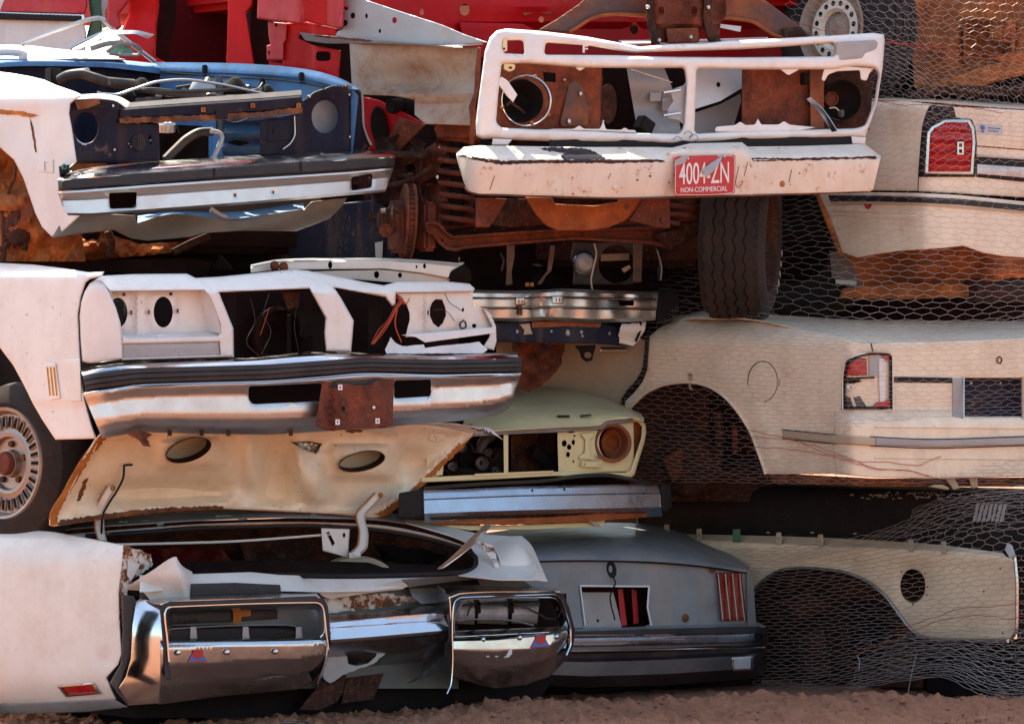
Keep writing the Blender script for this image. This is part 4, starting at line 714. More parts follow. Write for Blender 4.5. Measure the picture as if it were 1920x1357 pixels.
cb_t = [(226, 203), (300, 197), (400, 190), (490, 184), (565, 178)]; cb_b = [(224, 228), (300, 226), (400, 222), (490, 217), (567, 208)]
cb = panel('radiator_crossbar', band(cb_t, cb_b), M['blueblack'], car, prof(L3, cb_t, cb_b, [(0, .05), (.15, .035), (.7, .035), (1, .06)]), t=.02, r=2, res=6)
loft('crossbar_top', [[(u, v - 9, l3(u, .13)) for u, v in cb_t], [(u, v, l3(u, .048)) for u, v in cb_t]], M['blueblack'], cb, 20, 4)
panel('crossbar_rust', wob([(u, v - 7) for u, v in cb_b] + [(u, v + 4) for u, v in reversed(cb_b)], 1.4, 5), M['rustmix'], cb, off(L3, .032), t=.012, res=6)
panel('crossbar_patch', rect(405, 208, 427, 224), M['blueblack'], cb, off(L3, .028), t=.006, res=7)
for u, v in ((474, 198), (560, 198), (381, 206)): panel('spring_nut', rect(u - 4, v - 4, u + 4, v + 4), M['rust_edge'], cb, off(L3, .028), t=.006, holes=[rect(u - 1.5, v - 1.5, u + 1.5, v + 1.5)], res=4)
loft('lamp_top', [[(140, 186, l3(140, .05)), (180, 184, l3(180, .05)), (215, 188, l3(215, .05)), (240, 204, l3(240, .05))], [(145, 178, l3(145, .15)), (185, 176, l3(185, .15)), (222, 181, l3(222, .15)), (250, 196, l3(250, .13))]], M['white_l3'], car, 14, 4)
# engine bay, seen over the crossbar and through the grille opening
def d_in(u, v): return .88 + (668 - u) * .0024
inn = panel('inner_fender', [(300, 132), (420, 128), (520, 132), (600, 145), (660, 165), (672, 180), (660, 300), (480, 308), (300, 310)], M['blue'], car, lambda u, v: d_in(u, v) + gau(u, v, 420, 160, 50, 25, -.05) + gau(u, v, 470, 210, 60, 8, .05) + gau(u, v, 440, 248, 40, 5, .05) + gau(u, v, 450, 290, 40, 14, -.05), t=.006, res=10)
loft('fender_flange', [[(290, 117, d_in(290, 0) - .02), (400, 118, d_in(400, 0) - .02), (500, 122, d_in(500, 0) - .02), (580, 131, d_in(580, 0) - .02), (640, 148, d_in(640, 0) - .02), (676, 168, d_in(676, 0))], [(300, 132, d_in(300, 0) - .04), (400, 136, d_in(400, 0) - .04), (500, 139, d_in(500, 0) - .04), (570, 146, d_in(570, 0) - .04), (630, 162, d_in(630, 0) - .04), (660, 168, d_in(660, 0) - .02)], [(300, 140, d_in(300, 0) - .01), (400, 142, d_in(400, 0) - .01), (500, 146, d_in(500, 0) - .01), (565, 154, d_in(565, 0) - .01), (620, 166, d_in(620, 0) - .01), (655, 172, d_in(655, 0))]], M['blue'], car, 30, 9)
tube('fender_seal', [(u, v, d_in(u, 0) - .05) for u, v in [(312, 136), (380, 142), (450, 146), (520, 150), (580, 158), (610, 164)]], .004, M['dark'], car, 6, 24)
for u, v in ((384, 130), (565, 144), (492, 155)): obox('rubber_stop', Wp(u, v, d_in(u, 0) - .05), (.02, .02, .035), M['blk'], car)
def d_cowl(u, v): return .82 + (u + 180) * .00195
loft('cowl', [[(-60, 112, d_cowl(-60, 0) + .1), (60, 108, d_cowl(60, 0) + .1), (180, 110, d_cowl(180, 0) + .1), (312, 121, d_cowl(312, 0) + .1)], [(-60, 122, d_cowl(-60, 0)), (60, 116, d_cowl(60, 0)), (180, 118, d_cowl(180, 0)), (312, 128, d_cowl(312, 0))], [(-60, 130, d_cowl(-60, 0)), (60, 124, d_cowl(60, 0)), (180, 126, d_cowl(180, 0)), (312, 140, d_cowl(312, 0))]], M['blue'], car, 24, 8)
panel('firewall', [(-90, 122), (60, 122), (200, 122), (320, 130), (320, 320), (-90, 320)], M['blueblack'], car, lambda u, v: d_cowl(u, v) + .05, t=.02, res=24)
loft('dash_top', [[(-60, 84, 1.5), (40, 85, 1.6), (120, 93, 1.7), (200, 98, 1.8)], [(-60, 95, 1.4), (40, 94, 1.5), (130, 100, 1.6), (225, 110, 1.75)], [(-60, 110, 1.25), (40, 110, 1.35), (130, 110, 1.45), (235, 111, 1.65)]], M['white_l3'], car, 20, 8)
tube('dash_pad', [(-40, 100, 1.22), (20, 98, 1.28), (40, 100, 1.3), (46, 106, 1.3), (36, 110, 1.3)], .016, M['white_l3'], car, 8, 24)
# crushed windscreen frame
for P, r_, m in (([(40, 82, 1.6), (110, 56, 1.6), (186, 34, 1.6), (212, 56, 1.66), (245, 82, 1.7), (290, 116, 1.75)], .010, 'bare'), ([(130, 92, 1.5), (172, 72, 1.5), (205, 58, 1.5)], .011, 'bare'), ([(200, 98, 1.5), (228, 82, 1.5), (250, 84, 1.52), (264, 96, 1.55), (258, 104, 1.55), (236, 104, 1.55), (205, 100, 1.52)], .008, 'grey'), ([(170, 92, 1.55), (205, 82, 1.55), (230, 80, 1.55)], .012, 'grey')):
    tube('window_frame', P, r_, M[m], car, 6, 40)
loft('roof_scrap', [[(135, 92, 1.46), (170, 74, 1.46), (205, 57, 1.46), (250, 57, 1.5), (290, 65, 1.56)], [(150, 92, 1.44), (180, 78, 1.44), (208, 66, 1.44), (250, 64, 1.48), (278, 73, 1.54)]], M['bare'], car, 24, 5)
panel('glass_pane', [(195, 96), (228, 84), (246, 90), (252, 100), (215, 102)], M['glass'], car, const(1.56), t=.004, res=10)
# hoses, rods, reservoir
tube('heater_hose', [(112, 150, .55), (128, 142, .52), (150, 139, .50), (176, 146, .50), (204, 154, .52), (250, 158, .60)], .020, M['hose'], car, 10, 40)
tube('hose_clamp', [(203, 148, .5), (205, 160, .5)], .008, M['grime'], car, 6, 4)
tube('prop_rod', [(182, 174, .32), (188, 176, .32), (214, 178, .36), (250, 168, .40), (300, 153, .48), (350, 150, .56), (410, 158, .64), (480, 173, .74), (524, 182, .80)], .0055, M['bare'], car, 7, 50)
tube('coolant_hose', [(310, 300, l3(310, .16)), (330, 280, l3(330, .16)), (352, 260, l3(352, .16)), (378, 248, l3(378, .16)), (398, 247, l3(398, .15))], .018, M['hose'], car, 10, 30)
tube('bracket_arm', [(395, 246, l3(395, .12)), (412, 250, l3(412, .11)), (416, 258, l3(416, .10)), (408, 280, l3(408, .10)), (400, 298, l3(400, .10))], .010, M['galv'], car, 8, 24)
tube('standpipe', [(410, 145, 1.0), (412, 180, .98), (412, 215, .95), (412, 248, .9)], .016, M['grime'], car, 10, 12)
lathe('reservoir', Wp(382, 178, 1.0), (0, 0, 1), [(-.10, .0), (-.10, .055), (.02, .06), (.05, .045), (.055, 0)], M['galv'], car, 20)
obox('battery_box', Wp(330, 262, .72), (.12, .1, .09), M['darkb'], car); lathe('filler_cap', Wp(313, 238, .60), (0, -.2, 1), [(-.02, .035), (.01, .038), (.02, .03), (.022, 0)], M['bare'], car, 16)
obox('washer_box', Wp(140, 140, .62), (.10, .08, .03), M['lens'], car, rot=Matrix.Rotation(-.25, 3, 'Y')); obox('fuse_box', Wp(100, 142, .66), (.05, .05, .06), M['blk'], car)
for p in ([(270, 170), (330, 172), (400, 170), (470, 165)], [(205, 160), (280, 172), (340, 180), (380, 190)]): tube('wiring', [(u, v, .75) for u, v in p], .009, M['hose'], car, 6, 24)
lathe('air_cleaner', Wp(345, 190, .95), (0, -.1, 1), [(-.04, .0), (-.04, .11), (.02, .115), (.035, .10), (.04, .02), (.055, 0)], M['dark'], car, 26)
obox('engine_block', Wp(300, 275, .82), (.30, .30, .16), M['dark'], car, bev=.03); obox('valve_cover', Wp(330, 200, .98), (.36, .16, .06), M['grime'], car, bev=.02)
for (u, v, d, r_, h) in ((265, 165, .9, .04, .03), (440, 170, 1.05, .05, .04), (500, 178, .95, .035, .03), (240, 185, .7, .03, .03)): lathe('bay_canister', Wp(u, v, d), (.1, -.2, 1), [(-h, 0), (-h, r_), (h * .5, r_), (h, r_ * .6), (h * 1.3, r_ * .3), (h * 1.3, 0)], M['dark'], car, 16)
for P, r_ in (([(230, 175, .7), (290, 168, .85), (360, 176, .95), (430, 182, .95), (520, 176, .9)], .008), ([(330, 165, 1.1), (390, 158, 1.1), (440, 168, 1.05), (500, 170, .95)], .007), ([(390, 150, 1.1), (384, 165, 1.0), (392, 182, .9)], .014), ([(310, 240, .6), (330, 236, .6), (336, 250, .6)], .003), ([(420, 225, .8), (440, 230, .8), (470, 222, .8), (490, 215, .7)], .003), ([(492, 156, .95), (486, 165, .9), (470, 172, .85)], .004)): tube('bay_hose', P, r_, M['hose'], car, 7, 24)
panel('shock_tower', [(395, 175), (420, 160), (460, 158), (500, 170), (520, 195), (520, 300), (420, 300)], M['blue'], car, lambda u, v: 1.05 + (560 - u) * .0008 + gau(u, v, 450, 230, 60, 60, -.08) + .02 * np.sin(v * .22), t=.006, res=8)
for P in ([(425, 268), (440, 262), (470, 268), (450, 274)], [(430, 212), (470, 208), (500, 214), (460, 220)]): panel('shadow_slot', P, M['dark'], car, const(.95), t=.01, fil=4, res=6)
# bumper
bt0 = [(111, 330), (150, 318), (277, 304), (380, 297), (495, 290), (649, 281), (736, 284)]
bt1 = [(108, 337), (150, 334), (277, 324), (380, 316), (495, 308), (649, 299), (742, 294)]
bt2 = [(110, 356), (150, 354), (277, 344), (396, 336), (495, 330), (649, 320), (739, 313)]
bf0 = [(109, 359), (150, 357), (277, 347), (396, 339), (495, 333), (649, 323), (738, 315)]
bf1 = [(127, 404), (170, 405), (238, 400), (350, 392), (475, 382), (600, 371), (722, 360)]
def d_b3(u, v): return L3(u, v) - .07 + .05 * sst(722, 745, u) + .04 * sst(118, 104, u)
b3 = panel('bumper', band(bf0, bf1), M['satin'], car, prof(d_b3, bf0, bf1, [(0, -.02), (.08, -.022), (.12, -.008), (.35, .03), (.40, .012), (.9, .005), (1, .03)]), holes=[[(204, 362), (257, 360), (255, 390), (206, 392)], [(659, 332), (699, 325), (697, 352), (659, 358)], rect(439, 364, 443, 369), rect(511, 358, 514, 363)], t=.004, rh=2, hfil=5, res=5)
loft('bumper_top', [[(u, v, float(d_b3(u, v)) + .14) for u, v in bt0], [(u, (v + w[1]) / 2, float(d_b3(u, v)) + .03) for (u, v), w in zip(bt0, bt1)], [(u, v, float(d_b3(u, v)) - .012) for u, v in bt1]], M['chrome_clean'], b3, 50, 8)
panel('rubber_strip', band(bt1, bt2), M['rubber'], b3, prof(d_b3, bt1, bt2, [(0, -.012), (.1, -.028), (.85, -.032), (1, -.018)]), t=.02, res=5)
for (u, v) in ((402, 325), (564, 312)): panel('strip_gap', [(u - 1, v - 10), (u + 2, v - 10), (u + 2, v + 11), (u - 1, v + 11)], M['blk'], b3, off(d_b3, -.034), t=.004)
panel('bumper_end', [(110, 312), (128, 309), (129, 322), (112, 330)], M['blueblack'], b3, off(L3, .0), t=.05, r=3, res=5); lathe('end_bolt', Wp(119, 313, -.01), -BK, [(0, .012), (.006, .012), (.01, .005)], M['green'], b3, 10)
panel('bumper_gap', [(130, 306), (200, 306), (198, 318), (135, 322)], M['orange_dust'], b3, off(L3, .10), t=.01, res=8)
# crumpled valance
vt = Z5((310, 510), (450, 505), (640, 515), (650, 555), (740, 520), (830, 508), (1000, 525), (1150, 525), (1440, 485), (1475, 450), (1560, 440), (1645, 432))
vb = Z5((245, 622), (400, 600), (540, 585), (620, 625), (700, 636), (900, 618), (960, 600), (1150, 588), (1400, 590), (1500, 555), (1560, 530), (1620, 470))
panel('valance', band(vt, vb), M['valance'], car, lambda u, v: L3(u, v) + .08 + .02 * np.sin(u * .045) + .025 * np.sin(u * .021 + v * .06) + .0012 * (v - 400), t=.005, r=2, res=7)
loft('valance_inner', [[(258, 418, l3(258, .10)), (330, 400, l3(330, .10)), (420, 410, l3(420, .10)), (570, 392, l3(570, .10))], [(258, 404, l3(258, .28)), (330, 396, l3(330, .28)), (420, 398, l3(420, .28)), (570, 380, l3(570, .28))]], M['blue'], car, 20, 5)
panel('grille_floor', [(250, 385), (600, 360), (600, 400), (250, 420)], M['grime'], car, off(L3, .30), t=.02, res=14)
tube('tow_loop', [(u, v, l3(u, .12)) for u, v in [(395, 393), (410, 402), (424, 408)]], .010, M['galv'], car, 8, 10)
# engine underside, dusty
panel('oil_pan', wob(Z5((140, 600), (300, 630), (480, 590), (560, 620), (660, 650), (860, 640), (960, 600), (900, 660), (830, 690), (560, 715), (440, 725), (300, 715), (200, 680)), 1, 8), M['orange_dust'], car, lambda u, v: .62 + .0009 * u + gau(u, v, 160, 465, 46, 14, -.09, 4) + .03 * np.sin(u * .08) * np.cos(v * .12) + gau(u, v, 280, 470, 40, 12, -.06, 4) + .01 * np.sin(u * .3) * np.sin(v * .33), t=.05, res=6)
panel('engine_hole', Z5((380, 590), (480, 595), (460, 630), (420, 640), (370, 610)), M['dark'], car, lambda u, v: .58 + .0009 * u, t=.01, res=8)
for P in (Z5((510, 590), (530, 650), (515, 715)), Z5((990, 612), (900, 650), (820, 690))): tube('cross_brace', [(u, v, .52 + .0009 * u) for u, v in P], .016, M['rust_dark'], car, 6, 10)
panel('subframe', Z5((0, 700), (400, 728), (900, 718), (1000, 735), (980, 800), (0, 760)), M['darkb'], car, lambda u, v: .55 + .0009 * u, t=.05, res=14)
shell('body_shell', 170, 690, 330, 480, L3, .75, 2.4, M['darkb'], car)
# dark blue car below it, only its scraped flank shows
car = thing('scrap_wagon', Wp(600, 520, 1.9), 'scraped dark blue car flank in the shadow below the blue car on the left stack', 'car', 'scrap cars in the stacks')
panel('flank', [(330, 400), (600, 385), (700, 375), (742, 400), (742, 500), (520, 500), (330, 505)], M['navy'], car, lambda u, v: 1.32 + (740 - u) * .0006 + .0000015 * (v - 440) ** 2, t=.03, r=3, res=12, holes=[[(450, 506), (465, 485), (500, 478), (535, 485), (548, 506)]])
panel('edge_trim', [(703, 455), (718, 452), (716, 500), (705, 500)], M['galv'], car, const(1.30), t=.02, res=8)
for k in range(60):
    u, v = random.gauss(650, 32), random.uniform(395, 480); l = random.uniform(3, 16); s = random.uniform(-.5, .1)
    panel('scratch', [(u, v), (u + 1.0, v), (u + .8 + l * s, v + l), (u - .2 + l * s, v + l)], M['grime'], car, lambda u, v: 1.317 + (740 - u) * .0006 + .0000015 * (v - 440) ** 2, t=.0015, res=20)
panel('dark_flap', [(395, 505), (412, 478), (425, 490), (436, 505)], M['dark'], car, const(.98), t=.01, res=9)
shell('body_shell', 360, 742, 420, 500, const(1.5), 0, 2.0, M['dark'], car)
# white hood edge behind the four-lamp car
car = thing('scrap_hood', Wp(700, 530, 1.1), 'rust chipped white hood edge lying behind the four lamp car, left stack', 'hood', None)
ht = [(470, 500), (520, 490), (620, 487), (720, 486), (800, 490), (870, 496)]; hb_ = [(470, 512), (520, 506), (620, 505), (720, 504), (790, 512), (845, 522)]
def d_h(u, v): return .72 + (u - 470) * .0014
hp = panel('hood_edge', band(ht, hb_), M['white_t'], car, prof(d_h, ht, hb_, [(0, .03), (.2, .0), (1, .0)]), t=.006, r=2, res=6, holes=[ell(619, 497, 4, 7, 10), ell(781, 500, 2, 3, 8), ell(796, 499, 3, 5, 8)])
panel('hood_inner', [(480, 512), (620, 508), (720, 506), (800, 514), (845, 522), (840, 530), (740, 530), (620, 520), (500, 516)], M['white_t'], car, lambda u, v: d_h(u, v) + .02 + .001 * (v - 510), t=.005, r=1, res=7, holes=[ell(706, 515, 5, 7, 10), ell(750, 516, 4, 5, 8)])
loft('hood_corner', [[(840, 522, 1.24), (846, 510, 1.24), (870, 496, 1.26)], [(858, 530, 1.27), (872, 515, 1.27), (876, 500, 1.29)], [(872, 536, 1.36), (884, 522, 1.38), (882, 505, 1.40)]], M['dark'], car, 10, 8)
loft('hood_top', [[(u, v - 4, float(d_h(u, v)) + .5) for u, v in ht], [(u, v - 1, float(d_h(u, v)) + .04) for u, v in ht]], M['white_t'], car, 20, 4)
for u, v in ((515, 500), (532, 502)): lathe('hood_stop', Wp(u, v, .74), (0, -1, .3), [(0, .018), (.02, .018), (.03, .010), (.03, 0)], M['rust_red'], car, 12)
# ------------------------------------------------------------------ red pickup with white grille shell
T = corner(900, .7, w=.05)
def tt(u, o=0): return float(T(u)) + o
def Ts(u, v=0): return .72 + (900 - np.asarray(u, float)) * .0025
car = thing('scrap_pickup', Wp(1200, 500, 1.8), 'red pickup with white grille shell, red plate and bent white bumper, top centre', 'pickup truck', 'scrap cars in the stacks')
A = M['white_t']
outer = [(893, 254), (892, 230), (896, 195), (900, 165), (905, 128), (909, 97), (918, 71), (931, 58), (949, 54), (1017, 59), (1099, 69), (1158, 80), (1200, 88), (1260, 83), (1318, 82), (1363, 77), (1452, 73), (1562, 67), (1638, 62), (1657, 65), (1659, 76), (1655, 127), (1645, 192), (1631, 234), (1622, 258), (1604, 258), (1500, 260), (1397, 263), (1260, 271), (1223, 268), (1090, 267), (958, 262), (925, 259), (905, 261)]
hl = [[(943, 75), (981, 75), (984, 103), (942, 100)], [(1023, 79), (1105, 85), (1150, 93), (1188, 98), (1253, 96), (1389, 92), (1473, 87), (1564, 80), (1566, 106), (1387, 108), (1253, 107), (1150, 104), (1020, 103)],
      [(940, 119), (987, 118), (1085, 126), (1164, 127), (1283, 127), (1287, 153), (1284, 200), (1281, 240), (1274, 251), (1194, 250), (1100, 246), (1017, 243), (940, 240), (930, 230), (934, 177), (939, 133)],
      [(1306, 128), (1391, 130), (1562, 130), (1600, 124), (1638, 126), (1648, 137), (1640, 192), (1622, 236), (1604, 241), (1500, 244), (1397, 246), (1306, 251), (1302, 245), (1304, 190)]]
def d_g(u, v): return T(u, v) + .03 * np.sin((v - 60) / 200 * 3.1) * -.6 + gau(u, v, 1190, 90, 40, 14, .05) + gau(u, v, 905, 180, 12, 20, .008) + .006 * np.sin(u * .06) + .0025 * np.sin(u * .17 + v * .11) * np.sin(v * .13 - u * .05) + .00035 * np.clip(100 - v, 0, 60)
gs = panel('grille_shell', outer, A, car, d_g, holes=hl, t=.03, r=9, rd=.03, rh=8, rdh=.028, hfil=7, res=5)
for P in ([(1017, 244), (1100, 245), (1194, 249), (1190, 244), (1178, 244), (1172, 239), (1164, 244), (1136, 243), (1131, 226), (1125, 242), (1095, 242), (1086, 235), (1076, 242), (1040, 242)], [(1340, 247), (1342, 238), (1378, 235), (1388, 228), (1398, 235), (1416, 234), (1421, 222), (1427, 234), (1460, 234), (1470, 227), (1480, 234), (1530, 239), (1500, 245), (1400, 248)], [(1570, 124), (1545, 130), (1540, 150), (1546, 153), (1553, 140), (1570, 134), (1612, 132), (1614, 150), (1625, 152), (1630, 138), (1640, 128)], [(1085, 126), (1078, 127), (1087, 134), (1098, 127)], [(1462, 130), (1478, 142), (1500, 130)]):
    panel('torn_tab', P, A, gs, off(T, .02), t=.004, res=6, fil=4, r=2)
panel('parking_lamp', [(1567, 79), (1640, 75), (1646, 80), (1644, 108), (1568, 114)], M['lens'], gs, off(T, -.012), t=.012, r=3, res=7)
panel('parking_lamp_socket', [(982, 74), (1024, 77), (1016, 105), (984, 104)], A, gs, off(T, .03), t=.006, r=2, res=7)
panel('lamp_tab', [(944, 74), (951, 74), (951, 95), (941, 99)], M['yellow'], gs, off(T, .012), t=.01, res=5, holes=[ell(945, 92, 2.4, 3, 8)])
text_obj('lettering', 'F', Wp(1097, 93, tt(1097, .004)), FX, UP, .042, M['plate_white'], gs, .001, 1.5)
panel('shell_lug', [(945, 118), (966, 120), (966, 130), (955, 135), (944, 130)], M['yellow'], gs, off(T, .02), t=.02, r=3, fil=4, res=5, holes=[ell(957, 127, 4, 3, 8)])
cp = panel('grille_bracket', [(1288, 150), (1282, 160), (1268, 165), (1256, 170), (1258, 178), (1262, 190), (1252, 205), (1252, 222), (1272, 226), (1284, 236)], M['galv'], gs, off(T, .02), t=.01, r=2, res=6)
for v in (171, 214): tube('bracket_bolt', [(1243, v + 3, tt(1243, .0)), (1275, v - 2, tt(1275, .0))], .006, M['chrome_clean'], cp, 8, 4)
for u, v in ((1270, 262), (1290, 252), (1300, 258)): tube('tie_wire', [(u - 8, v, tt(u, -.012)), (u, v - 6, tt(u, -.02)), (u + 9, v + 2, tt(u, -.015)), (u + 2, v + 8, tt(u, -.012))], .0013, M['rust_dark'], gs, 5, 16)
tube('tie_wire', [(1183, 130, tt(1183, .01)), (1220, 142, tt(1220, .03)), (1260, 155, tt(1260, .04))], .002, M['wire_thin'], gs, 5, 12)
# headlamps
ringc = Wp(986, 189, tt(986, .035)); rn = (FX * .15 - BK).normalized()
e1 = Vector((rn.y, -rn.x, 0)).normalized(); e1 = -e1 if e1.x < 0 else e1
R0 = .099
rg_ = lathe('headlamp_ring', ringc, Vector((.25, -1, 0)), [(-.012, R0 - .003), (-.012, R0), (.010, R0 + .003), (.012, R0), (.008, R0 - .003), (-.012, R0 - .003)], M['chrome_clean'], car, 48)
cupm = lathe('headlamp_bucket', Wp(978, 189, tt(978, .13)), Vector((.1, -1, 0)), [(-.06, 0), (-.055, .03), (-.02, .065), (.02, .078), (.03, .082), (.02, .086), (-.05, .07)], M['dark'], car, 36)
panel('ring_tab', [(932, 155), (940, 144), (952, 152), (970, 178), (962, 192), (950, 180)], M['white_t'], rg_, off(T, .015), t=.006, r=2, res=5)
for P in ([(955, 190), (962, 196), (974, 204), (984, 212)], [(950, 198), (958, 192), (966, 198)]): tube('lamp_wire', [(u, v, tt(u, .08)) for u, v in P], .005, M['rust_dark'], car, 6, 10)
for u, v in ((1004, 143), (1029, 215), (998, 230), (942, 202)): bolt(rg_, u, v, tt(u, .01), M['rust_edge'], .007)
sup = panel('core_support', [(932, 112), (1012, 114), (1128, 120), (1125, 252), (932, 248)], M['rust_red'], car, lambda u, v: T(u, v) + .16 + .0002 * (v - 180), t=.01, r=2, res=9, holes=[ell(978, 190, 36, 40, 30), [(1018, 135), (1042, 137), (1042, 155), (1020, 153)]])
panel('support_pad', [(1066, 155), (1082, 152), (1090, 160), (1104, 205), (1102, 236), (1052, 238), (1050, 228), (1058, 195)], M['rust_grey'], sup, off(T, .148), t=.02, r=3, fil=6, res=6)
for u, v, r_ in ((1088, 176, .009), (1067, 228, .012), (1058, 150, .005), (1130, 228, .006)): bolt(sup, u, v, tt(u, .14), M['bare'], r_)
panel('core_support', [(1391, 125), (1520, 128), (1520, 250), (1391, 248)], M['rust_red'], car, off(T, .16), t=.01, r=2, res=10)
panel('lamp_mount', [(1500, 132), (1640, 130), (1630, 245), (1500, 245)], M['rust_dark'], car, off(T, .18), t=.01, holes=[ell(1576, 188, 34, 38, 30)], res=10)
panel('lamp_bracket', [(1518, 130), (1545, 130), (1545, 243), (1520, 243)], M['rust_grey'], car, off(T, .12), t=.03, r=2, res=8)
cup2 = lathe('headlamp_bucket', Wp(1576, 188, tt(1576, .13)), Vector((.15, -1, 0)), [(-.04, 0), (-.035, .04), (-.01, .07), (.02, .079), (.028, .082), (.02, .086), (-.05, .07)], M['dark'], car, 36)
lathe('lamp_hole', Wp(1558, 186, tt(1558, .145)), Vector((.15, -1, 0)), [(.012, .030), (.014, .026), (.0, .024), (0, 0)], M['rust_red'], cup2, 20)
obox('lamp_plug', Wp(1577, 213, tt(1577, .09)), (.025, .02, .03), M['grime'], cup2); tube('lamp_wire', [(1555, 203, tt(1555, .09)), (1565, 202, tt(1565, .08)), (1573, 208, tt(1573, .08))], .003, M['wire_thin'], cup2, 5, 10)
loft('ring_fragment', [[(1512, 186, tt(1512, .0)), (1535, 210, tt(1535, -.02)), (1560, 248, tt(1560, -.02))], [(1520, 182, tt(1520, -.02)), (1545, 208, tt(1545, -.05)), (1570, 246, tt(1570, -.05))]], M['chrome'], car, 12, 4)
obox('lamp_relay', Wp(1508, 148, tt(1508, .1)), (.03, .03, .05), M['dark'], car)
# inside the engine bay
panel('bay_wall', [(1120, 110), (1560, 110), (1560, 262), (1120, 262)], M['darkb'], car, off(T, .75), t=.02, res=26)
panel('bay_sheet', [(1175, 128), (1245, 126), (1268, 185), (1278, 256), (1198, 258), (1190, 215)], M['galv'], car, lambda u, v: T(u, v) + .42 + .02 * np.sin(v * .07), t=.006, res=9)
for (u, v, w, h) in ((1229, 182, 10, 8), (1250, 196, 8, 12)): panel('sheet_hole', rect(u - w, v - h, u + w, v + h), M['lens'], car, off(T, .40), t=.004)
panel('bay_panel', [(1302, 125), (1392, 122), (1392, 165), (1350, 190), (1302, 205)], M['white_l3'], car, lambda u, v: T(u, v) + .38 - .002 * (v - 130), t=.006, res=9, holes=[ell(1347, 159, 4, 5, 10)])
panel('bay_panel', [(1302, 212), (1350, 196), (1388, 176), (1390, 190), (1370, 256), (1302, 258)], M['galv'], car, off(T, .40), t=.006, res=10)
panel('inner_hole', ell(1140, 195, 17, 38, 20), M['rust_dark'], car, off(T, .42), t=.02, r=3, res=8)
obox('dark_block', Wp(1208, 236, tt(1208, .36)), (.07, .05, .06), M['blk'], car, rot=Matrix.Rotation(.5, 3, 'Y'))
panel('bay_post', [(1122, 128), (1130, 128), (1132, 255), (1124, 255)], M['rust_dark'], car, off(T, .3), t=.02, res=20)
# bumper
tb0 = [(855, 287), (869, 276), (899, 273), (1090, 276), (1232, 276), (1260, 277), (1294, 269), (1391, 267), (1402, 275), (1500, 274), (1621, 270), (1652, 293)]
tb1 = [(857, 300), (869, 340), (878, 360), (899, 366), (1000, 369), (1105, 372), (1161, 373), (1260, 371), (1380, 368), (1500, 365), (1628, 361), (1637, 356)]
def d_tb(u, v):
    rl = np.interp(u, [855, 937, 1046, 1244, 1258, 1290, 1395, 1408, 1652], [291, 304, 303, 302, 285, 284, 283, 300, 297])
    top = np.interp(u, [p[0] for p in tb0], [p[1] for p in tb0])
    s = np.clip((rl - v) / np.maximum(rl - top, 4), 0, 1); b = np.clip((v - rl) / 70, 0, 1)
    return T(u, v) - .20 + .13 * s ** 1.4 + .035 * b ** 2 + .10 * sst(885, 850, u) + gau(u, v, 1060, 330, 60, 25, .012) + gau(u, v, 930, 345, 30, 20, .010) + gau(u, v, 1480, 330, 50, 30, .008) - .012 * sst(1250, 1262, u) * sst(1420, 1405, u)
bmp = panel('bumper', tb0 + tb1[::-1], M['cream_t'], car, d_tb, t=.006, r=3, res=6, holes=[ell(1467, 345, 5, 6, 12)])
for P in ([(940, 302), (1046, 300), (1240, 299), (1248, 304), (1150, 306), (1000, 306), (940, 309), (880, 298), (857, 292), (870, 291)], [(1410, 296), (1500, 297), (1640, 293), (1645, 297), (1500, 301), (1412, 303)]):
    panel('ridge_rust', wob(P, 1.2, 5), M['rust_dark'], bmp, off(d_tb, -.002), t=.002, res=6)
tube('bottom_rust', [(u, v - 1, float(d_tb(u, v)) - .002) for u, v in [(872, 352), (880, 361), (899, 366), (1000, 369), (1105, 372), (1161, 373), (1260, 371), (1380, 368), (1500, 365), (1628, 361)]], .004, M['rust'], bmp, 6, 60)
panel('spray_smudge', wob([(1008, 278), (1050, 276), (1098, 279), (1120, 286), (1138, 298), (1125, 302), (1060, 302), (1050, 294), (1062, 286), (1030, 284)], 1.5, 5), M['blueblack'], bmp, off(d_tb, -.002), t=.002, res=6)
for (u, v, r_) in ((1153, 351, 5), (1467, 345, 5)): lathe('bumper_bolt', Wp(u, v, float(d_tb(u, v)) - .002), -BK, [(-.004, .012), (.004, .011), (.007, .006), (.008, 0)], M['cream_t'] if u < 1200 else M['rust_edge'], bmp, 12)
for P in ([(1145, 325), (1140, 336)], [(1385, 312), (1378, 345), (1384, 352)], [(1215, 320), (1224, 308)], [(1484, 318), (1479, 342)], [(1402, 304), (1395, 330)], [(927, 330), (918, 356)], [(870, 318), (880, 314)]):
    panel('scratch', [(P[0][0], P[0][1]), (P[0][0] + 1.0, P[0][1])] + [(x + .9, y) for x, y in P[1:]] + [(x - .2, y + .5) for x, y in reversed(P[1:])], M['rust_dark'], bmp, off(d_tb, -.0015), t=.0015, res=8)
for k in range(16):
    u, v = random.uniform(880, 1630), random.uniform(306, 366); r_ = random.uniform(.6, 2.0)
    panel('chip', wob(ell(u, v, r_ * 1.3, r_, 7), .5, 3), M['rust'], bmp, off(d_tb, -.0015), t=.0015, res=20)
panel('bumper_bar', [(1030, 262), (1600, 256), (1600, 275), (1030, 279)], M['blk'], car, off(T, .01), t=.02, res=16)
panel('shell_foot', [(924, 260), (960, 262), (952, 272), (922, 272)], A, gs, off(T, .0), t=.03, r=2, res=6); panel('shell_foot', [(1596, 256), (1624, 258), (1622, 270), (1598, 270)], A, gs, off(T, .0), t=.03, r=2, res=6)
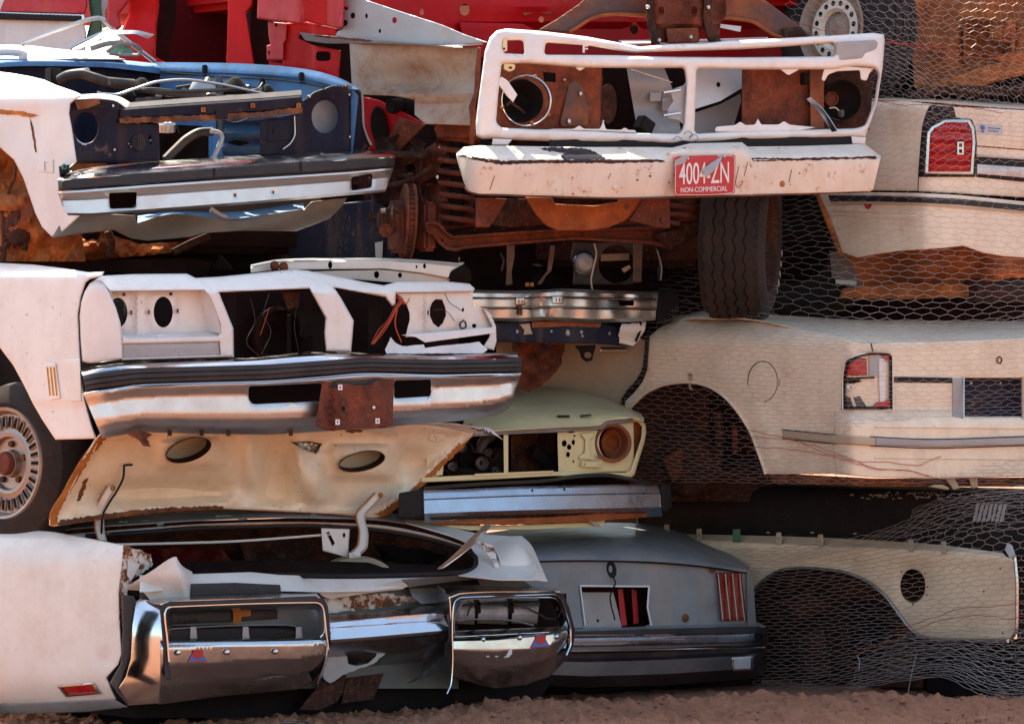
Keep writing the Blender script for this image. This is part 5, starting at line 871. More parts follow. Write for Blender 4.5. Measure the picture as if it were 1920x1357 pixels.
# licence plate
def d_pl(u, v): return T(u, v) - .232
pk = fillet([(1264, 312), (1280, 293), (1330, 291), (1379, 291), (1378, 364), (1264, 367)], 3)
plate = panel('licence_plate', fillet([(1265, 293), (1379, 290), (1378, 363), (1264, 367)], 5), M['plate_red'], car, d_pl, t=.002, r=1.5, res=8)
tube('plate_rim', [(u, v, float(d_pl(u, v)) - .001) for u, v in [(1267, 300), (1266, 362), (1270, 365), (1374, 361), (1376, 357), (1377, 296), (1373, 292), (1345, 293)]], .0013, M['plate_white'], plate, 5, 60)
px_ = (Wp(1350, 324, float(d_pl(1350, 0))) - Wp(1290, 326, float(d_pl(1290, 0)))).normalized()
text_obj('plate_number', '4004-ZN', Wp(1321, 327, float(d_pl(1321, 0)) - .0015), px_, UP, .122, M['plate_white'], plate, .0004, .57)
text_obj('plate_caption', 'NON-COMMERCIAL', Wp(1320, 355.5, float(d_pl(1320, 0)) - .0015), px_, UP, .029, M['plate_white'], plate, .0, .92)
loft('peeled_sticker', [[(1316, 318, tt(1316, -.242)), (1322, 328, tt(1322, -.25)), (1327, 331, tt(1327, -.255))], [(1330, 308, tt(1330, -.242)), (1336, 315, tt(1336, -.258)), (1340, 318, tt(1340, -.262))], [(1356, 291, tt(1356, -.236)), (1352, 300, tt(1352, -.25)), (1348, 306, tt(1348, -.26))]], M['lens'], plate, 8, 8, t=.001)
panel('peeled_sticker', [(1264, 312), (1266, 300), (1286, 290), (1292, 293), (1284, 306)], M['lens'], plate, lambda u, v: d_pl(u, v) - .006, t=.001, res=6)
for u, v in ((1289, 298), (1357, 294)): bolt(plate, u, v, float(d_pl(u, v)) - .003, M['bare'], .006)
# cab side: grey apron, inner fender, pillars, door opening
D_ap = lambda u, v=0: Ts(u) * .6 + .4 * 1.1 + .06
ap = panel('fender_apron', Z2((905, -60), (1000, -20), (1040, 0), (1250, 70), (1500, 150), (1640, 210), (1775, 255), (1560, 275), (1200, 262), (960, 245), (860, 215), (872, 190), (905, 172)), M['galv'], car, lambda u, v: D_ap(u) + .02, t=.006, r=2, res=9,
           holes=[[(x, y) for x, y in ell(u, v, 4.5, 6, 12)] for u, v in Z2((925, 45), (965, 95), (920, 138), (1215, 122))] + [ell(*Z2((1047, 97))[0], 2.5, 5, 10), ell(*Z2((1127, 187))[0], 2.5, 4, 10)])
loft('apron_flange', [[(585, 70, 1.66), (640, 76, 1.50), (760, 84, 1.24), (850, 86, 1.1), (905, 82, .98)], [(560, 60, 1.58), (600, 66, 1.45), (700, 76, 1.22), (800, 84, 1.0), (848, 90, .95)], [(572, 76, 1.60), (620, 82, 1.46), (700, 82, 1.24), (800, 87, 1.02), (848, 91, .97)]], M['galv'], car, 22, 8)
panel('rust_rim', wob([(590, 66), (640, 70), (700, 76), (690, 79), (640, 74), (592, 70)], .8, 5), M['rust_red'], car, lambda u, v: Ts(u) * .6 + .40, t=.005, res=8)
inf = panel('inner_fender', Z2((945, 262), (1200, 268), (1560, 285), (1712, 285), (1704, 560), (1690, 640), (1668, 755), (1560, 750), (1400, 745), (1335, 690), (1335, 600), (1200, 575), (1020, 570), (960, 530)), M['dustpan'], car, lambda u, v: D_ap(u) + .05 + gau(u, v, 790, 150, 80, 34, .13) + gau(u, v, 760, 178, 110, 9, -.07) + gau(u, v, 850, 200, 60, 20, .05), t=.006, r=2, res=9)
panel('fender_edge', Z2((1715, 280), (1735, 290), (1728, 500), (1700, 640), (1712, 740), (1690, 870), (1662, 868), (1670, 740), (1660, 640), (1692, 560), (1700, 400)), M['rust_red'], car, lambda u, v: D_ap(u) - .0, t=.05, r=2, res=8)
panel('frame_horn', Z2((1010, 575), (1120, 600), (1200, 640), (1300, 690), (1400, 745), (1250, 830), (1180, 890), (1060, 900), (1020, 700)), M['red'], car, lambda u, v: D_ap(u) + .22, t=.06, r=4, res=10, holes=[])
panel('frame_gusset', ell(*Z2((1125, 760))[0], 17, 38, 24, -.12), M['darkb'], car, lambda u, v: D_ap(u) + .20, t=.02, r=4, res=8)
panel('frame_leg', Z2((1240, 700), (1400, 750), (1260, 890), (1170, 1000), (1130, 950)), M['rust_red'], car, lambda u, v: D_ap(u) + .18, t=.05, r=3, res=10)
lathe('bump_stop', Wp(*Z2((1270, 640))[0], 1.42), FX, [(-.07, 0), (-.07, .03), (-.02, .034), (-.015, .042), (.05, .042), (.06, .03), (.06, 0)], M['dark'], car, 18)
pil = panel('hinge_pillar', Z2((400, -120), (920, -120), (908, 100), (905, 165), (870, 170), (690, 125), (640, 140), (390, 110)), M['redpink'], car, lambda u, v: Ts(u) + .0 + .04 * sst(560, 575, u) - .12 * sst(570, 585, u), t=.05, r=3, res=10)
panel('hinge_pillar_face', Z2((640, -120), (905, -120), (905, 165), (760, 150), (670, 120)), M['red'], pil, lambda u, v: 1.34 + .0006 * (640 - u), t=.02, r=3, res=10)
panel('cowl_side', Z2((560, 140), (690, 130), (870, 170), (860, 215), (720, 215), (650, 195), (640, 230), (720, 270), (890, 305), (880, 460), (905, 500), (800, 440), (620, 410), (540, 400), (550, 260), (570, 200)), M['red'], car, lambda u, v: 1.66 + (600 - u) * .0012 + .05 * sst(575, 590, u) * -1, t=.03, r=4, res=8, holes=[fillet(rect(592, 96, 620, 115), 8)])
panel('hinge', Z2((455, 130), (570, 140), (565, 240), (550, 260), (548, 360), (450, 360), (448, 275), (470, 270), (460, 220)), M['redpink'], car, lambda u, v: 1.72 + .0012 * (530 - u), t=.04, r=3, res=7, holes=[ell(*Z2((505, 150))[0], 3, 4, 8), ell(*Z2((462, 318))[0], 2, 4, 8)])
panel('cowl_lower', Z2((460, 365), (640, 405), (800, 440), (910, 500), (905, 900), (460, 700)), M['red'], car, lambda u, v: 1.78, t=.03, res=12)
# door frame and dark cab
df = panel('door_shell', Z1((815, -200), (1180, -200), (1185, 40), (1165, 200), (1155, 420), (1240, 470), (1240, 560), (880, 560), (900, 250), (960, 120), (960, 0)), M['red'], car, lambda u, v: 2.32 + .0008 * (290 - u) + .02 * np.sin(v * .05), t=.05, r=5, res=9)
panel('door_edge', Z1((800, -200), (950, -200), (955, 20), (880, 110), (905, 200), (860, 240), (800, 180), (810, 90)), M['redpink'], df, const(2.28), t=.03, r=4, res=8)
panel('cab_back', [(280, -140), (520, -140), (520, 140), (280, 140)], M['redfar'], car, lambda u, v: 2.95 + .001 * (u - 280), t=.02, res=30)
panel('cab_lining', [(285, -140), (335, -140), (330, 30), (312, 140), (285, 140)], M['darkb'], car, const(2.5), t=.02, res=20)
dp = panel('door_pillar', Z1((1705, -200), (1920, -200), (1880, 50), (1840, 95), (1870, 300), (1905, 520), (1690, 520), (1700, 300), (1705, 100)), M['red'], car, lambda u, v: 2.18 + .001 * (440 - u), t=.06, r=3, res=10)
panel('seat_back', [(440, -20), (500, 0), (500, 150), (450, 150)], M['blk'], car, const(2.6), t=.1, r=8, res=16)
# firewall and cowl above the bay
def d_fw(u, v): return 1.75 + (u - 700) * .0016
fw = panel('firewall', [(640, -120), (1560, -120), (1560, 130), (905, 130), (860, 80), (700, 30), (640, 10)], M['red'], car, lambda u, v: d_fw(u, v) + .05 * sst(40, 50, v) * sst(860, 870, u) + gau(u, v, 1000, 10, 80, 15, -.03), t=.02, res=14, holes=[ell(871, 18, 9, 12, 16), ell(791, 23, 4, 6, 12), ell(1015, 37, 5, 6, 12), ell(1189, 54, 8, 11, 14), ell(778, 32, 4, 4, 8)])
panel('firewall_beam', [(860, 42), (980, 45), (1010, 60), (1000, 110), (880, 110)], M['red'], fw, off(d_fw, -.05), t=.04, r=4, res=9)
panel('firewall_dust', wob([(960, -60), (1080, -60), (1060, 10), (1030, 25), (985, 28), (950, 10)], 2, 9), M['orange_dust'], fw, off(d_fw, -.012), t=.006, res=14)
shell('cab_shade_shell', 480, 1640, -640, 10, const(2.6), 0, 1.5, M['red'], car)  # cab enlarged upwards and sideways out of view to shade the ground
panel('cowl_backing', [(470, -20), (760, -20), (760, 280), (470, 280)], M['darkb'], car, const(2.25), t=.02, res=40)  # dark sheet added behind the cowl hole, where brightness showed through
shell('chassis_backing', 560, 1330, 200, 500, const(2.3), 0, 1.2, M['rust_dark'], car)  # dark block added so that no sky shows between the parts
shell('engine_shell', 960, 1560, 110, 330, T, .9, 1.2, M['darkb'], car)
# axle, springs, hub, cross member
cm = panel('cross_member', Z6((945, 190), (1080, 190), (1100, 225), (1300, 235), (1420, 215), (1430, 190), (1590, 190), (1540, 250), (1460, 310), (1380, 345), (1280, 362), (1110, 362), (1050, 335), (1000, 280)), M['rust_bright'], car, lambda u, v: T(u, v) + .16 + gau(u, v, 1090, 385, 60, 14, -.03), t=.06, r=4, res=7)
bt_ = Z6((425, 325), (470, 312), (510, 325), (545, 370), (575, 388), (640, 385), (1000, 362), (1300, 355), (1690, 335), (1760, 340)); bb_ = Z6((440, 372), (470, 385), (500, 430), (540, 462), (590, 470), (640, 455), (1000, 425), (1210, 408), (1600, 435), (1720, 460))
D_ax = lambda u, v=0: 1.18 + (np.asarray(u, float) - 830) * .00155
ax_ = panel('axle_beam', band(bt_, bb_), M['rust_red'], car, prof(D_ax, bt_, bb_, [(0, .0), (.2, 0), (.26, .03), (.74, .03), (.8, 0), (1, 0)]), t=.05, r=1.5, res=5, holes=[ell(*Z6((520, 412))[0], 2, 3, 8)])
def coil(name, u, v0, v1, d, rad, pitch, r, par):
    a, b = Wp(u, v0, d), Wp(u, v1, d); n = int((a - b).length / pitch * 22); P = []
    for i in range(n + 1):
        t = i / n; an = t * (a - b).length / pitch * 2 * math.pi; c = a.lerp(b, t); P.append(c + Vector((math.cos(an) * rad, math.sin(an) * rad, 0)))
    return tube_world(name, P, r, M['rust_red'], par, 8)
coil('coil_spring', 856, 225, 428, 1.26, .066, .046, .0115, car); coil('coil_spring', 1282, 360, 420, 1.80, .06, .036, .011, car)
lathe('spring_core', Wp(856, 330, 1.24), (0, 0, 1), [(-.2, .03), (.2, .03)], M['dark'], car, 14)
panel('spring_tower', [(810, 215), (905, 222), (900, 262), (820, 258)], M['rust_red'], car, lambda u, v: 1.15 + .0004 * (v - 220), t=.1, r=5, res=8)
dax = Vector((-.985, -.16, .05)).normalized(); hc = Wp(768, 415, 1.22)
dr_ = lathe('brake_disc', hc, dax, [(.028, .07), (.030, .150), (.022, .152), (.018, .146), (.002, .146), (-.002, .152), (-.012, .152), (-.012, .06)], M['rust_red'], car, 48)
for k in range(40):
    a = 2 * math.pi * k / 40; e1 = dax.orthogonal().normalized(); e2 = dax.cross(e1); q = e1 * math.cos(a) + e2 * math.sin(a)
    obox('disc_vane', hc + q * .146 + dax * .009, (.012, .006, .018), M['rust_dark'], dr_, (q, dax.cross(q), dax), 0)
lathe('hub_drum', hc + dax * .03, dax, [(0, .085), (.05, .08), (.06, .05), (.09, .045), (.10, .03), (.10, 0)], M['rust_dark'], car, 28)
obox('caliper', Wp(748, 435, 1.16), (.06, .10, .17), M['rust_red'], car, bev=.015); obox('caliper_lug', Wp(724, 432, 1.12), (.05, .05, .05), M['rust_red'], car, bev=.012)
obox('steering_knuckle', Wp(798, 425, 1.22), (.06, .08, .2), M['rust_red'], car, bev=.012)
for P, m, o_ in ((Z6((690, 195), (760, 195), (850, 200), (800, 290), (760, 345), (690, 345)), 'rust_red', .10), (Z6((1560, 195), (1690, 195), (1690, 350), (1620, 345), (1480, 310)), 'rust_red', .14), (Z6((700, 195), (960, 200), (1040, 330), (860, 345), (760, 330)), 'rust_dark', .36), (Z6((1470, 230), (1640, 200), (1640, 320), (1380, 335)), 'rust_dark', .34)):
    panel('frame_bracket', P, M[m], car, off(T, o_), t=.04, r=2, res=9)
for q in ((735, 310), (1650, 310), (1470, 240)): u, v = Z6(q)[0]; bolt(car, u, v, tt(u, .09), M['rust'], .014)
panel('trailing_arm', Z6((1600, 390), (1800, 330), (1850, 300), (1860, 360), (1780, 420), (1700, 462)), M['rust_dark'], car, lambda u, v: 1.78 + 0 * u, t=.08, r=5, res=9)
for P, m, o_ in (([(700, 262), (760, 250), (800, 270), (790, 300), (740, 320), (712, 300)], 'rust_dark', .0), ([(775, 300), (820, 262), (838, 285), (815, 330), (785, 345)], 'rust_red', .06), ([(742, 330), (775, 322), (800, 350), (790, 372), (750, 366)], 'rust_dark', .08), ([(800, 345), (835, 350), (842, 400), (820, 425), (798, 400)], 'rust_red', .12), ([(690, 330), (735, 345), (738, 395), (700, 400)], 'rust_dark', .14), ([(880, 375), (960, 378), (955, 420), (890, 432)], 'rust_dark', .2), ([(816, 238), (905, 240), (900, 268), (850, 276), (818, 266)], 'rust_red', -.02)):
    panel('suspension_bracket', wob(P, 1.2, 9), M[m], car, lambda u, v, o_=o_: 1.34 + o_ + .025 * np.sin(u * .16) + .02 * np.cos(v * .14), t=.04, r=3, res=7)
for P, r_ in (([(700, 300, 1.3), (740, 290, 1.28), (800, 292, 1.26)], .014), ([(720, 350, 1.3), (770, 338, 1.24), (812, 312, 1.22)], .011), ([(690, 410, 1.36), (730, 400, 1.3), (790, 404, 1.24)], .013), ([(770, 262, 1.34), (790, 300, 1.28), (786, 350, 1.26), (800, 400, 1.2)], .008), ([(900, 405, 1.3), (980, 412, 1.4), (1060, 418, 1.5), (1200, 412, 1.7)], .010)): tube('linkage_rod', P, r_, M['rust_dark'], car, 7, 18)
obox('white_tag', Wp(820, 332, 1.15), (.012, .01, .016), M['plate_white'], car)
for P in (Z6((860, 440), (850, 540), (848, 640)), Z6((1090, 445), (1070, 540), (1015, 640))): pass
# front wheel standing on the trunk of the car below
tc = Wp(1388, 448, 1.86); tax = Vector((.98, -.19, -.04)).normalized(); RT = .335
tw = lathe('tyre', tc, tax, [(-.125, .22), (-.138, .27), (-.130, .31), (-.112, RT - .012), (-.10, RT - .006), (.10, RT - .006), (.118, RT - .014), (.136, .30), (.142, .26), (.128, .215)], M['tyre'], car, 72)
def zigzag(n0, wv):
    V = []; F = []; e1 = tax.orthogonal().normalized(); e2 = tax.cross(e1); N = 168
    for i in range(N):
        a = 2 * math.pi * i / N; dr = e1 * math.cos(a) + e2 * math.sin(a); o_ = .0055 * (1 if (i // 3) % 2 else -1) if i % 3 != 1 else .0
        o_ = .006 * math.sin(2 * math.pi * i / 6)
        for (h, r) in ((n0 - wv + o_, RT - .010), (n0 - wv + o_, RT + .002), (n0 + wv + o_, RT + .002), (n0 + wv + o_, RT - .010)): V.append(tc + tax * h + dr * r)
    for i in range(N):
        j = (i + 1) % N
        for k in range(3): F.append((i * 4 + k, i * 4 + k + 1, j * 4 + k + 1, j * 4 + k))
    return fixn(mesh_obj('tread_rib', V, F, M['tyre'], tw, 30))
for h in (-.086, -.044, .0, .044, .086): zigzag(h, .0175)
for i in range(56):
    a = 2 * math.pi * i / 56; e1 = tax.orthogonal().normalized(); e2 = tax.cross(e1); q = e1 * math.cos(a) + e2 * math.sin(a)
    obox('shoulder_lug', tc + q * (RT - .014) + tax * .112, (.020, .018, .022), M['tyre'], tw, (q, tax.cross(q), tax), .003, 1)
lathe('rim', tc, tax, [(.125, .218), (.135, .212), (.10, .20), (.05, .18), (.04, .0)], M['rust_dark'], tw, 36)
def ring_text(s, c, ax, r, h, size, a0, da, mat, par):
    e1 = Vector((0, 0, 1)); e1 = (e1 - ax * e1.dot(ax)).normalized(); e2 = ax.cross(e1)
    for i, ch in enumerate(s):
        a = a0 + da * i; q = e1 * math.cos(a) + e2 * math.sin(a); text_obj('sidewall_letter', ch, c + q * r + ax * h, ax.cross(q) * -1 if False else e1 * -math.sin(a) + e2 * math.cos(a), q * 1, size, mat, par, .0006)
ring_text('(8500', tc, tax, .272, .1425, .05, math.radians(-140), math.radians(10), M['wire_thin'], tw)
# ------------------------------------------------------------------ rusty frame on top of the pickup
fr = thing('vehicle_frame', Wp(1250, 85, 1.6), 'arched rusty steel cross frame lying across the top of the red pickup', 'vehicle frame')
def d_fr(u, v): return 1.30 + (np.asarray(u, float) - 1040) * .0012
arch_o = Z3((580, 190), (700, 118), (840, 22), (900, -40), (1100, -80)) + [(1330, -30), (1420, -14), (1434, 0), (1455, 16), (1507, 55), (1520, 68)]
arch_i = [(1480, 74), (1452, 66), (1430, 52), (1408, 40), (1363, 34), (1300, 30)] + Z3((1400, 100), (1250, 100), (1100, 92), (1000, 97), (900, 125), (840, 165), (770, 205))
af = panel('arch_beam', arch_o + arch_i, M['rust_grey'], fr, lambda u, v: d_fr(u, v) + .0, t=.05, r=3, res=9)
tube('lower_flange', [(u, v, float(d_fr(u, v)) - .012) for u, v in reversed(arch_i)], .008, M['rust_bright'], fr, 7, 60)
def d_bk(u, v): return d_fr(u, v) - .10
bk = panel('mount_bracket', [(1212, -60), (1362, -60), (1362, 30), (1352, 40), (1346, 82), (1330, 85), (1322, 60), (1316, 50), (1312, 74), (1308, 86), (1250, 84), (1236, 82), (1222, 78), (1216, 40)], M['rust_red'], fr, lambda u, v: d_bk(u, v) + .03 * np.sin(u * .09) + .04 * sst(48, 54, v), t=.012, r=2, res=6, holes=[ell(1240, 22, 6, 10, 14), ell(1302, 22, 6, 10, 14)])
for P in ([(1210, -20), (1224, -20), (1226, 40), (1240, 72), (1236, 86), (1222, 82), (1214, 45)], [(1322, -20), (1336, -20), (1334, 40), (1352, 76), (1340, 84), (1326, 72), (1318, 35)]): panel('bracket_leg', P, M['rust_dark'], bk, off(d_bk, -.05), t=.05, r=3, res=6)
panel('bracket_cup', [(1248, 54), (1310, 52), (1312, 80), (1252, 82)], M['rust_red'], bk, off(d_bk, -.03), t=.05, r=4, fil=5, res=6)
for u, v in ((1215, 13), (1328, 14), (1236, 76), (1295, 70)): bolt(bk, u, v, float(d_bk(u, v)) - .06, M['bare'], .009)
panel('frame_tab', [(1466, 54), (1500, 50), (1514, 66), (1470, 72)], M['rust_dark'], fr, off(d_fr, -.03), t=.03, r=2, res=7)
panel('frame_plate', [(1348, 45), (1390, 50), (1388, 60), (1350, 52)], M['white_l3'], fr, off(d_fr, .02), t=.01, res=9)
loft('frame_floor', [[(1170, 82, 1.4), (1300, 80, 1.5), (1440, 74, 1.7)], [(1160, 76, 1.75), (1300, 74, 1.85), (1440, 70, 2.0)]], M['white_l3'], fr, 12, 3)
# white and red pickup door behind, top left
car = thing('scrap_pickup', Wp(60, 130, 2.9), 'white and red pickup door with black side moulding at the top left corner', 'pickup truck', 'scrap cars in the stacks')
wd = panel('door_skin', [(-110, 30), (155, 38), (160, 60), (158, 125), (-110, 125)], M['white_l3'], car, lambda u, v: 2.6 + (160 - u) * .001, t=.04, r=2, res=14)
panel('door_upper', [(-110, -150), (158, -150), (162, 10), (158, 26), (-110, 20)], M['redpink'], car, lambda u, v: 2.59 + (160 - u) * .001 + .0004 * (20 - v), t=.04, r=2, res=14)
panel('side_moulding', [(-110, 20), (152, 31), (151, 40), (-110, 34)], M['blk'], car, lambda u, v: 2.565 + (160 - u) * .001, t=.02, r=2, res=8)
panel('moulding_trim', [(-110, 19), (158, 28), (159, 41), (152, 41), (151, 31), (-110, 23)], M['chrome'], car, lambda u, v: 2.572 + (160 - u) * .001, t=.02, r=1, res=8)
shell('cab_shade_shell', -100, 155, -200, 125, const(2.75), 0, 1.4, M['white_l3'], car)  # cab body carried up out of view to block some sun
o = panel('door_jamb', Z1((640, -200), (800, -200), (770, 60), (760, 200), (750, 300), (640, 300), (680, 150)), M['green'], car, const(2.7), t=.06, r=3, res=9)
panel('jamb_edge', Z1((760, -200), (830, -200), (810, 40), (790, 90), (800, 200), (770, 210), (755, 60)), M['galv'], car, const(2.66), t=.03, r=2, res=8)
# ------------------------------------------------------------------ right stack: two white sedan tails, black flank, cream fender, wheel on top
def tyre(par, c, ax, R, hw, rimr, n=64, mat='tyre'):
    o = lathe('tyre', c, ax, [(-hw, rimr), (-hw * 1.12, rimr + (R - rimr) * .45), (-hw, R - .02), (-hw * .85, R - .004), (-hw * .55, R), (-hw * .5, R - .008), (-hw * .42, R - .008), (-hw * .38, R), (-.006, R), (-.005, R - .008), (.005, R - .008), (.006, R), (hw * .38, R), (hw * .42, R - .008), (hw * .5, R - .008), (hw * .55, R), (hw * .85, R - .004), (hw, R - .02), (hw * 1.12, rimr + (R - rimr) * .45), (hw, rimr)], M[mat], par, n)
    for i in range(44):
        a = 2 * math.pi * i / 44; e1 = ax.orthogonal().normalized(); e2 = ax.cross(e1); q = e1 * math.cos(a) + e2 * math.sin(a)
        for s in (-1, 1): obox('tread_block', c + q * (R - .006) + ax * (s * hw * .74), (.016, .026, hw * .3), M[mat], o, (q, ax.cross(q), ax), .003, 1)
    return o
# --- upper white sedan tail
U = corner(1740, 1.9, w=.06)
car = thing('scrap_sedan', Wp(1750, 600, 2.6), 'white sedan tail with ribbed red tail lamp behind wire netting, top right', 'car', 'scrap cars in the stacks')
A = M['white_u']
def d_u(u, v): return U(u, v) + .00000035 * (v - 300) ** 2 + .05 * np.clip((203 - v) / 14, 0, 2) ** 2 + .006 * sst(272, 276, v) * sst(1830, 1840, u)
ub = panel('rear_body', [(1500, 182), (1645, 187), (1700, 190), (1745, 195), (1790, 201), (1850, 203), (1920, 207), (2000, 212), (2000, 372), (1920, 370), (1720, 358), (1640, 357), (1500, 356)], A, car, d_u, t=.02, r=2, res=10)
loft('trunk_top', [[(1500, 180, 3.2), (1700, 184, 2.9), (1900, 192, 3.0), (2000, 200, 3.1)], [(1500, 181, 2.6), (1740, 190, 2.0), (1850, 199, 2.1), (2000, 208, 2.35)]], A, car, 20, 4)
tl = panel('tail_lamp', [(1721, 332), (1726, 270), (1729, 237), (1736, 212), (1744, 197), (1788, 201), (1793, 221), (1822, 224), (1829, 240), (1832, 268), (1829, 332)], M['blk'], car, off(d_u, -.012), t=.03, r=3, fil=3, res=7)
panel('lamp_bezel', [(1732, 326), (1738, 248), (1748, 236), (1772, 224), (1818, 224), (1827, 240), (1829, 268), (1825, 328)], M['chrome'], tl, off(d_u, -.02), t=.012, r=2, fil=3, res=6, holes=[[(1740, 322), (1744, 250), (1752, 241), (1774, 229), (1814, 229), (1822, 242), (1824, 268), (1820, 322)]])
lz = panel('lens', [(1739, 323), (1743, 249), (1751, 240), (1774, 228), (1815, 228), (1823, 242), (1825, 268), (1821, 323)], M['redlens'], tl, lambda u, v: d_u(u, v) - .018 + .007 * np.sin(v * .62), t=.01, r=3, res=4)
panel('lamp_emblem', rect(1795, 266, 1807, 290), M['chrome'], lz, off(d_u, -.026), t=.006, holes=[rect(1798, 269, 1804, 276), rect(1798, 280, 1804, 287)], res=4)
panel('lamp_shade', [(1729, 240), (1744, 198), (1788, 202), (1792, 220), (1772, 222), (1748, 234), (1738, 246), (1734, 290)], M['blk'], tl, off(d_u, -.018), t=.01, r=2, res=6)
st = panel('tail_sticker', fillet([(1834, 231), (1881, 235), (1880, 254), (1834, 250)], 3), M['sticker_grey'], ub, off(d_u, -.003), t=.001, res=8)
panel('ribbon_mark', [(1839, 235), (1846, 236), (1847, 242), (1844, 245), (1846, 249), (1839, 248), (1841, 244), (1838, 241)], M['sticker_blue'], st, off(d_u, -.0055), t=.001, res=8)
for v0, w in ((239, 24), (244, 20)): panel('sticker_line', [(1852, v0), (1852 + w, v0 + 2), (1852 + w, v0 + 4), (1852, v0 + 2)], M['sticker_blue'], st, off(d_u, -.0055), t=.001, res=8)
gl = panel('tail_panel', [(1831, 294), (2000, 305), (2000, 350), (1831, 332)], M['blk'], car, off(d_u, -.006), t=.02, r=1, res=9)
panel('tail_panel_trim', [(1832, 308), (2000, 319), (2000, 340), (1832, 326)], M['whlens'], gl, off(d_u, -.012), t=.01, r=1, res=9)
tube('panel_line', [(1832, 291, float(d_u(1832, 291)) - .004), (1920, 298, float(d_u(1920, 298)) - .004), (2000, 304, float(d_u(2000, 304)) - .004)], .003, M['chrome'], gl, 5, 12)
tube('trunk_gap', [(1832, 274, float(d_u(1832, 274)) - .001), (1920, 281, float(d_u(1920, 281)) - .001), (2000, 287, float(d_u(2000, 287)) - .001)], .002, M['dark'], ub, 5, 10)
tube('trunk_gap', [(1722, 332, float(d_u(1722, 332)) - .001), (1721, 358, float(d_u(1721, 358)) - .001)], .002, M['dark'], ub, 5, 5)
def d_ub(u, v): return U(u, v) - .05 + .00000040 * (v - 410) ** 2
utop = [(1536, 362), (1640, 361), (1720, 362), (1800, 366), (1920, 378), (2000, 386)]; ubot = [(1580, 474), (1608, 482), (1690, 470), (1770, 465), (1807, 461), (1842, 474), (1880, 480), (1920, 483), (2000, 486)]
ubm = panel('bumper', [(1536, 364), (1640, 361), (1720, 362), (1800, 366), (1920, 378), (2000, 386), (2000, 486), (1920, 483), (1880, 480), (1842, 474), (1807, 461), (1770, 465), (1690, 470), (1640, 477), (1608, 483), (1580, 474), (1568, 440), (1552, 400)], M['white_u'], car, d_ub, t=.006, r=3, res=9)
panel('bumper_strip', [(1553, 366), (1640, 367), (1720, 369), (1800, 373), (1920, 385), (2000, 393), (2000, 404), (1920, 396), (1800, 384), (1720, 380), (1640, 378), (1557, 378)], M['rubber'], ubm, off(d_ub, -.014), t=.02, r=2, res=6)
panel('strip_inlay', [(1556, 377), (1720, 379), (1800, 383), (1920, 395), (2000, 403), (2000, 407), (1920, 400), (1720, 384), (1558, 382)], M['tan'], ubm, off(d_ub, -.010), t=.012, res=6)
panel('bumper_reflector', [(1562, 383), (1647, 384), (1646, 398), (1566, 397)], M['white_u'], ubm, off(d_ub, -.005), t=.006, r=1, res=8)
panel('reflector_shard', [(1619, 382), (1635, 382), (1633, 388), (1628, 393), (1622, 389)], M['redlens'], ubm, off(d_ub, -.009), t=.006, res=5)
tube('bumper_crease', [(1562, 402, float(d_ub(1562, 402)) - .001), (1720, 405, float(d_ub(1720, 405)) - .001), (1870, 407, float(d_ub(1870, 407)) - .001)], .0025, M['white_u'], ubm, 5, 12)
tube('arch_rim', [(1530, 355, 2.38), (1545, 395, 2.32), (1562, 440, 2.29), (1578, 478, 2.24)], .012, M['orange_dust'], car, 8, 16)
tyre(car, Wp(1512, 448, 2.75), Vector((-.55, -.83, .02)).normalized(), .345, .11, .20)
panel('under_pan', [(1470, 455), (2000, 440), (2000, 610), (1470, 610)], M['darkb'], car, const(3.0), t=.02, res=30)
panel('dusty_floor', wob([(1590, 478), (1690, 466), (1810, 458), (1920, 478), (2000, 480), (2000, 530), (1900, 520), (1850, 530), (1800, 540), (1700, 530), (1600, 545)], 1.5, 9), M['orange_dust'], car, lambda u, v: 2.45 + .03 * np.sin(u * .05) + gau(u, v, 1730, 500, 50, 18, -.12) + gau(u, v, 1870, 510, 40, 20, -.10), t=.03, res=9)
panel('rear_crossmember', wob([(1580, 540), (1700, 530), (1850, 535), (1840, 555), (1700, 562), (1575, 560)], 1, 9), M['orange_dust'], car, const(2.38), t=.05, r=3, res=9)
lathe('muffler', Wp(1880, 545, 2.5), FX, [(-.2, 0), (-.2, .05), (.3, .05), (.3, 0)], M['rust_dark'], car, 20)
panel('mud_flap', [(1555, 470), (1585, 474), (1620, 540), (1600, 545), (1560, 520)], M['grime'], car, const(2.42), t=.01, res=9)
panel('flap_badge', [(1567, 524), (1606, 527), (1606, 535), (1567, 532)], M['lens'], car, const(2.41), t=.004, res=9)
shell('body_shell', 1560, 2000, 200, 480, U, .7, 1.6, M['darkb'], car)
# --- middle white sedan tail
MD = corner(1600, 1.2, w=.035)
car = thing('scrap_sedan', Wp(1600, 900, 1.9), 'white sedan tail with round fuel door and broken tail lamp, right, below the tyres', 'car', 'scrap cars in the stacks')
A = M['white_m']
def d_m(u, v):
    return MD(u, v) + .00000030 * (v - 760) ** 2 + .06 * np.clip((650 - v) / 30, 0, 2) ** 2 * sst(1660, 1560, u) - .05 * sst(770, 792, v) * sst(1540, 1610, u) + gau(u, v, 1290, 700, 40, 30, .015) + gau(u, v, 1350, 650, 60, 18, .012) - .012 * np.exp(-((np.hypot((u - 1305) / 1.0, (v - 860) / 1.12) - 140) / 14) ** 2) * sst(890, 850, v)
arch_m = [(1436, 889), (1430, 870), (1419, 840), (1410, 815), (1396, 790), (1376, 762), (1353, 739), (1325, 723), (1292, 716), (1255, 719), (1218, 732), (1190, 755), (1172, 775)]
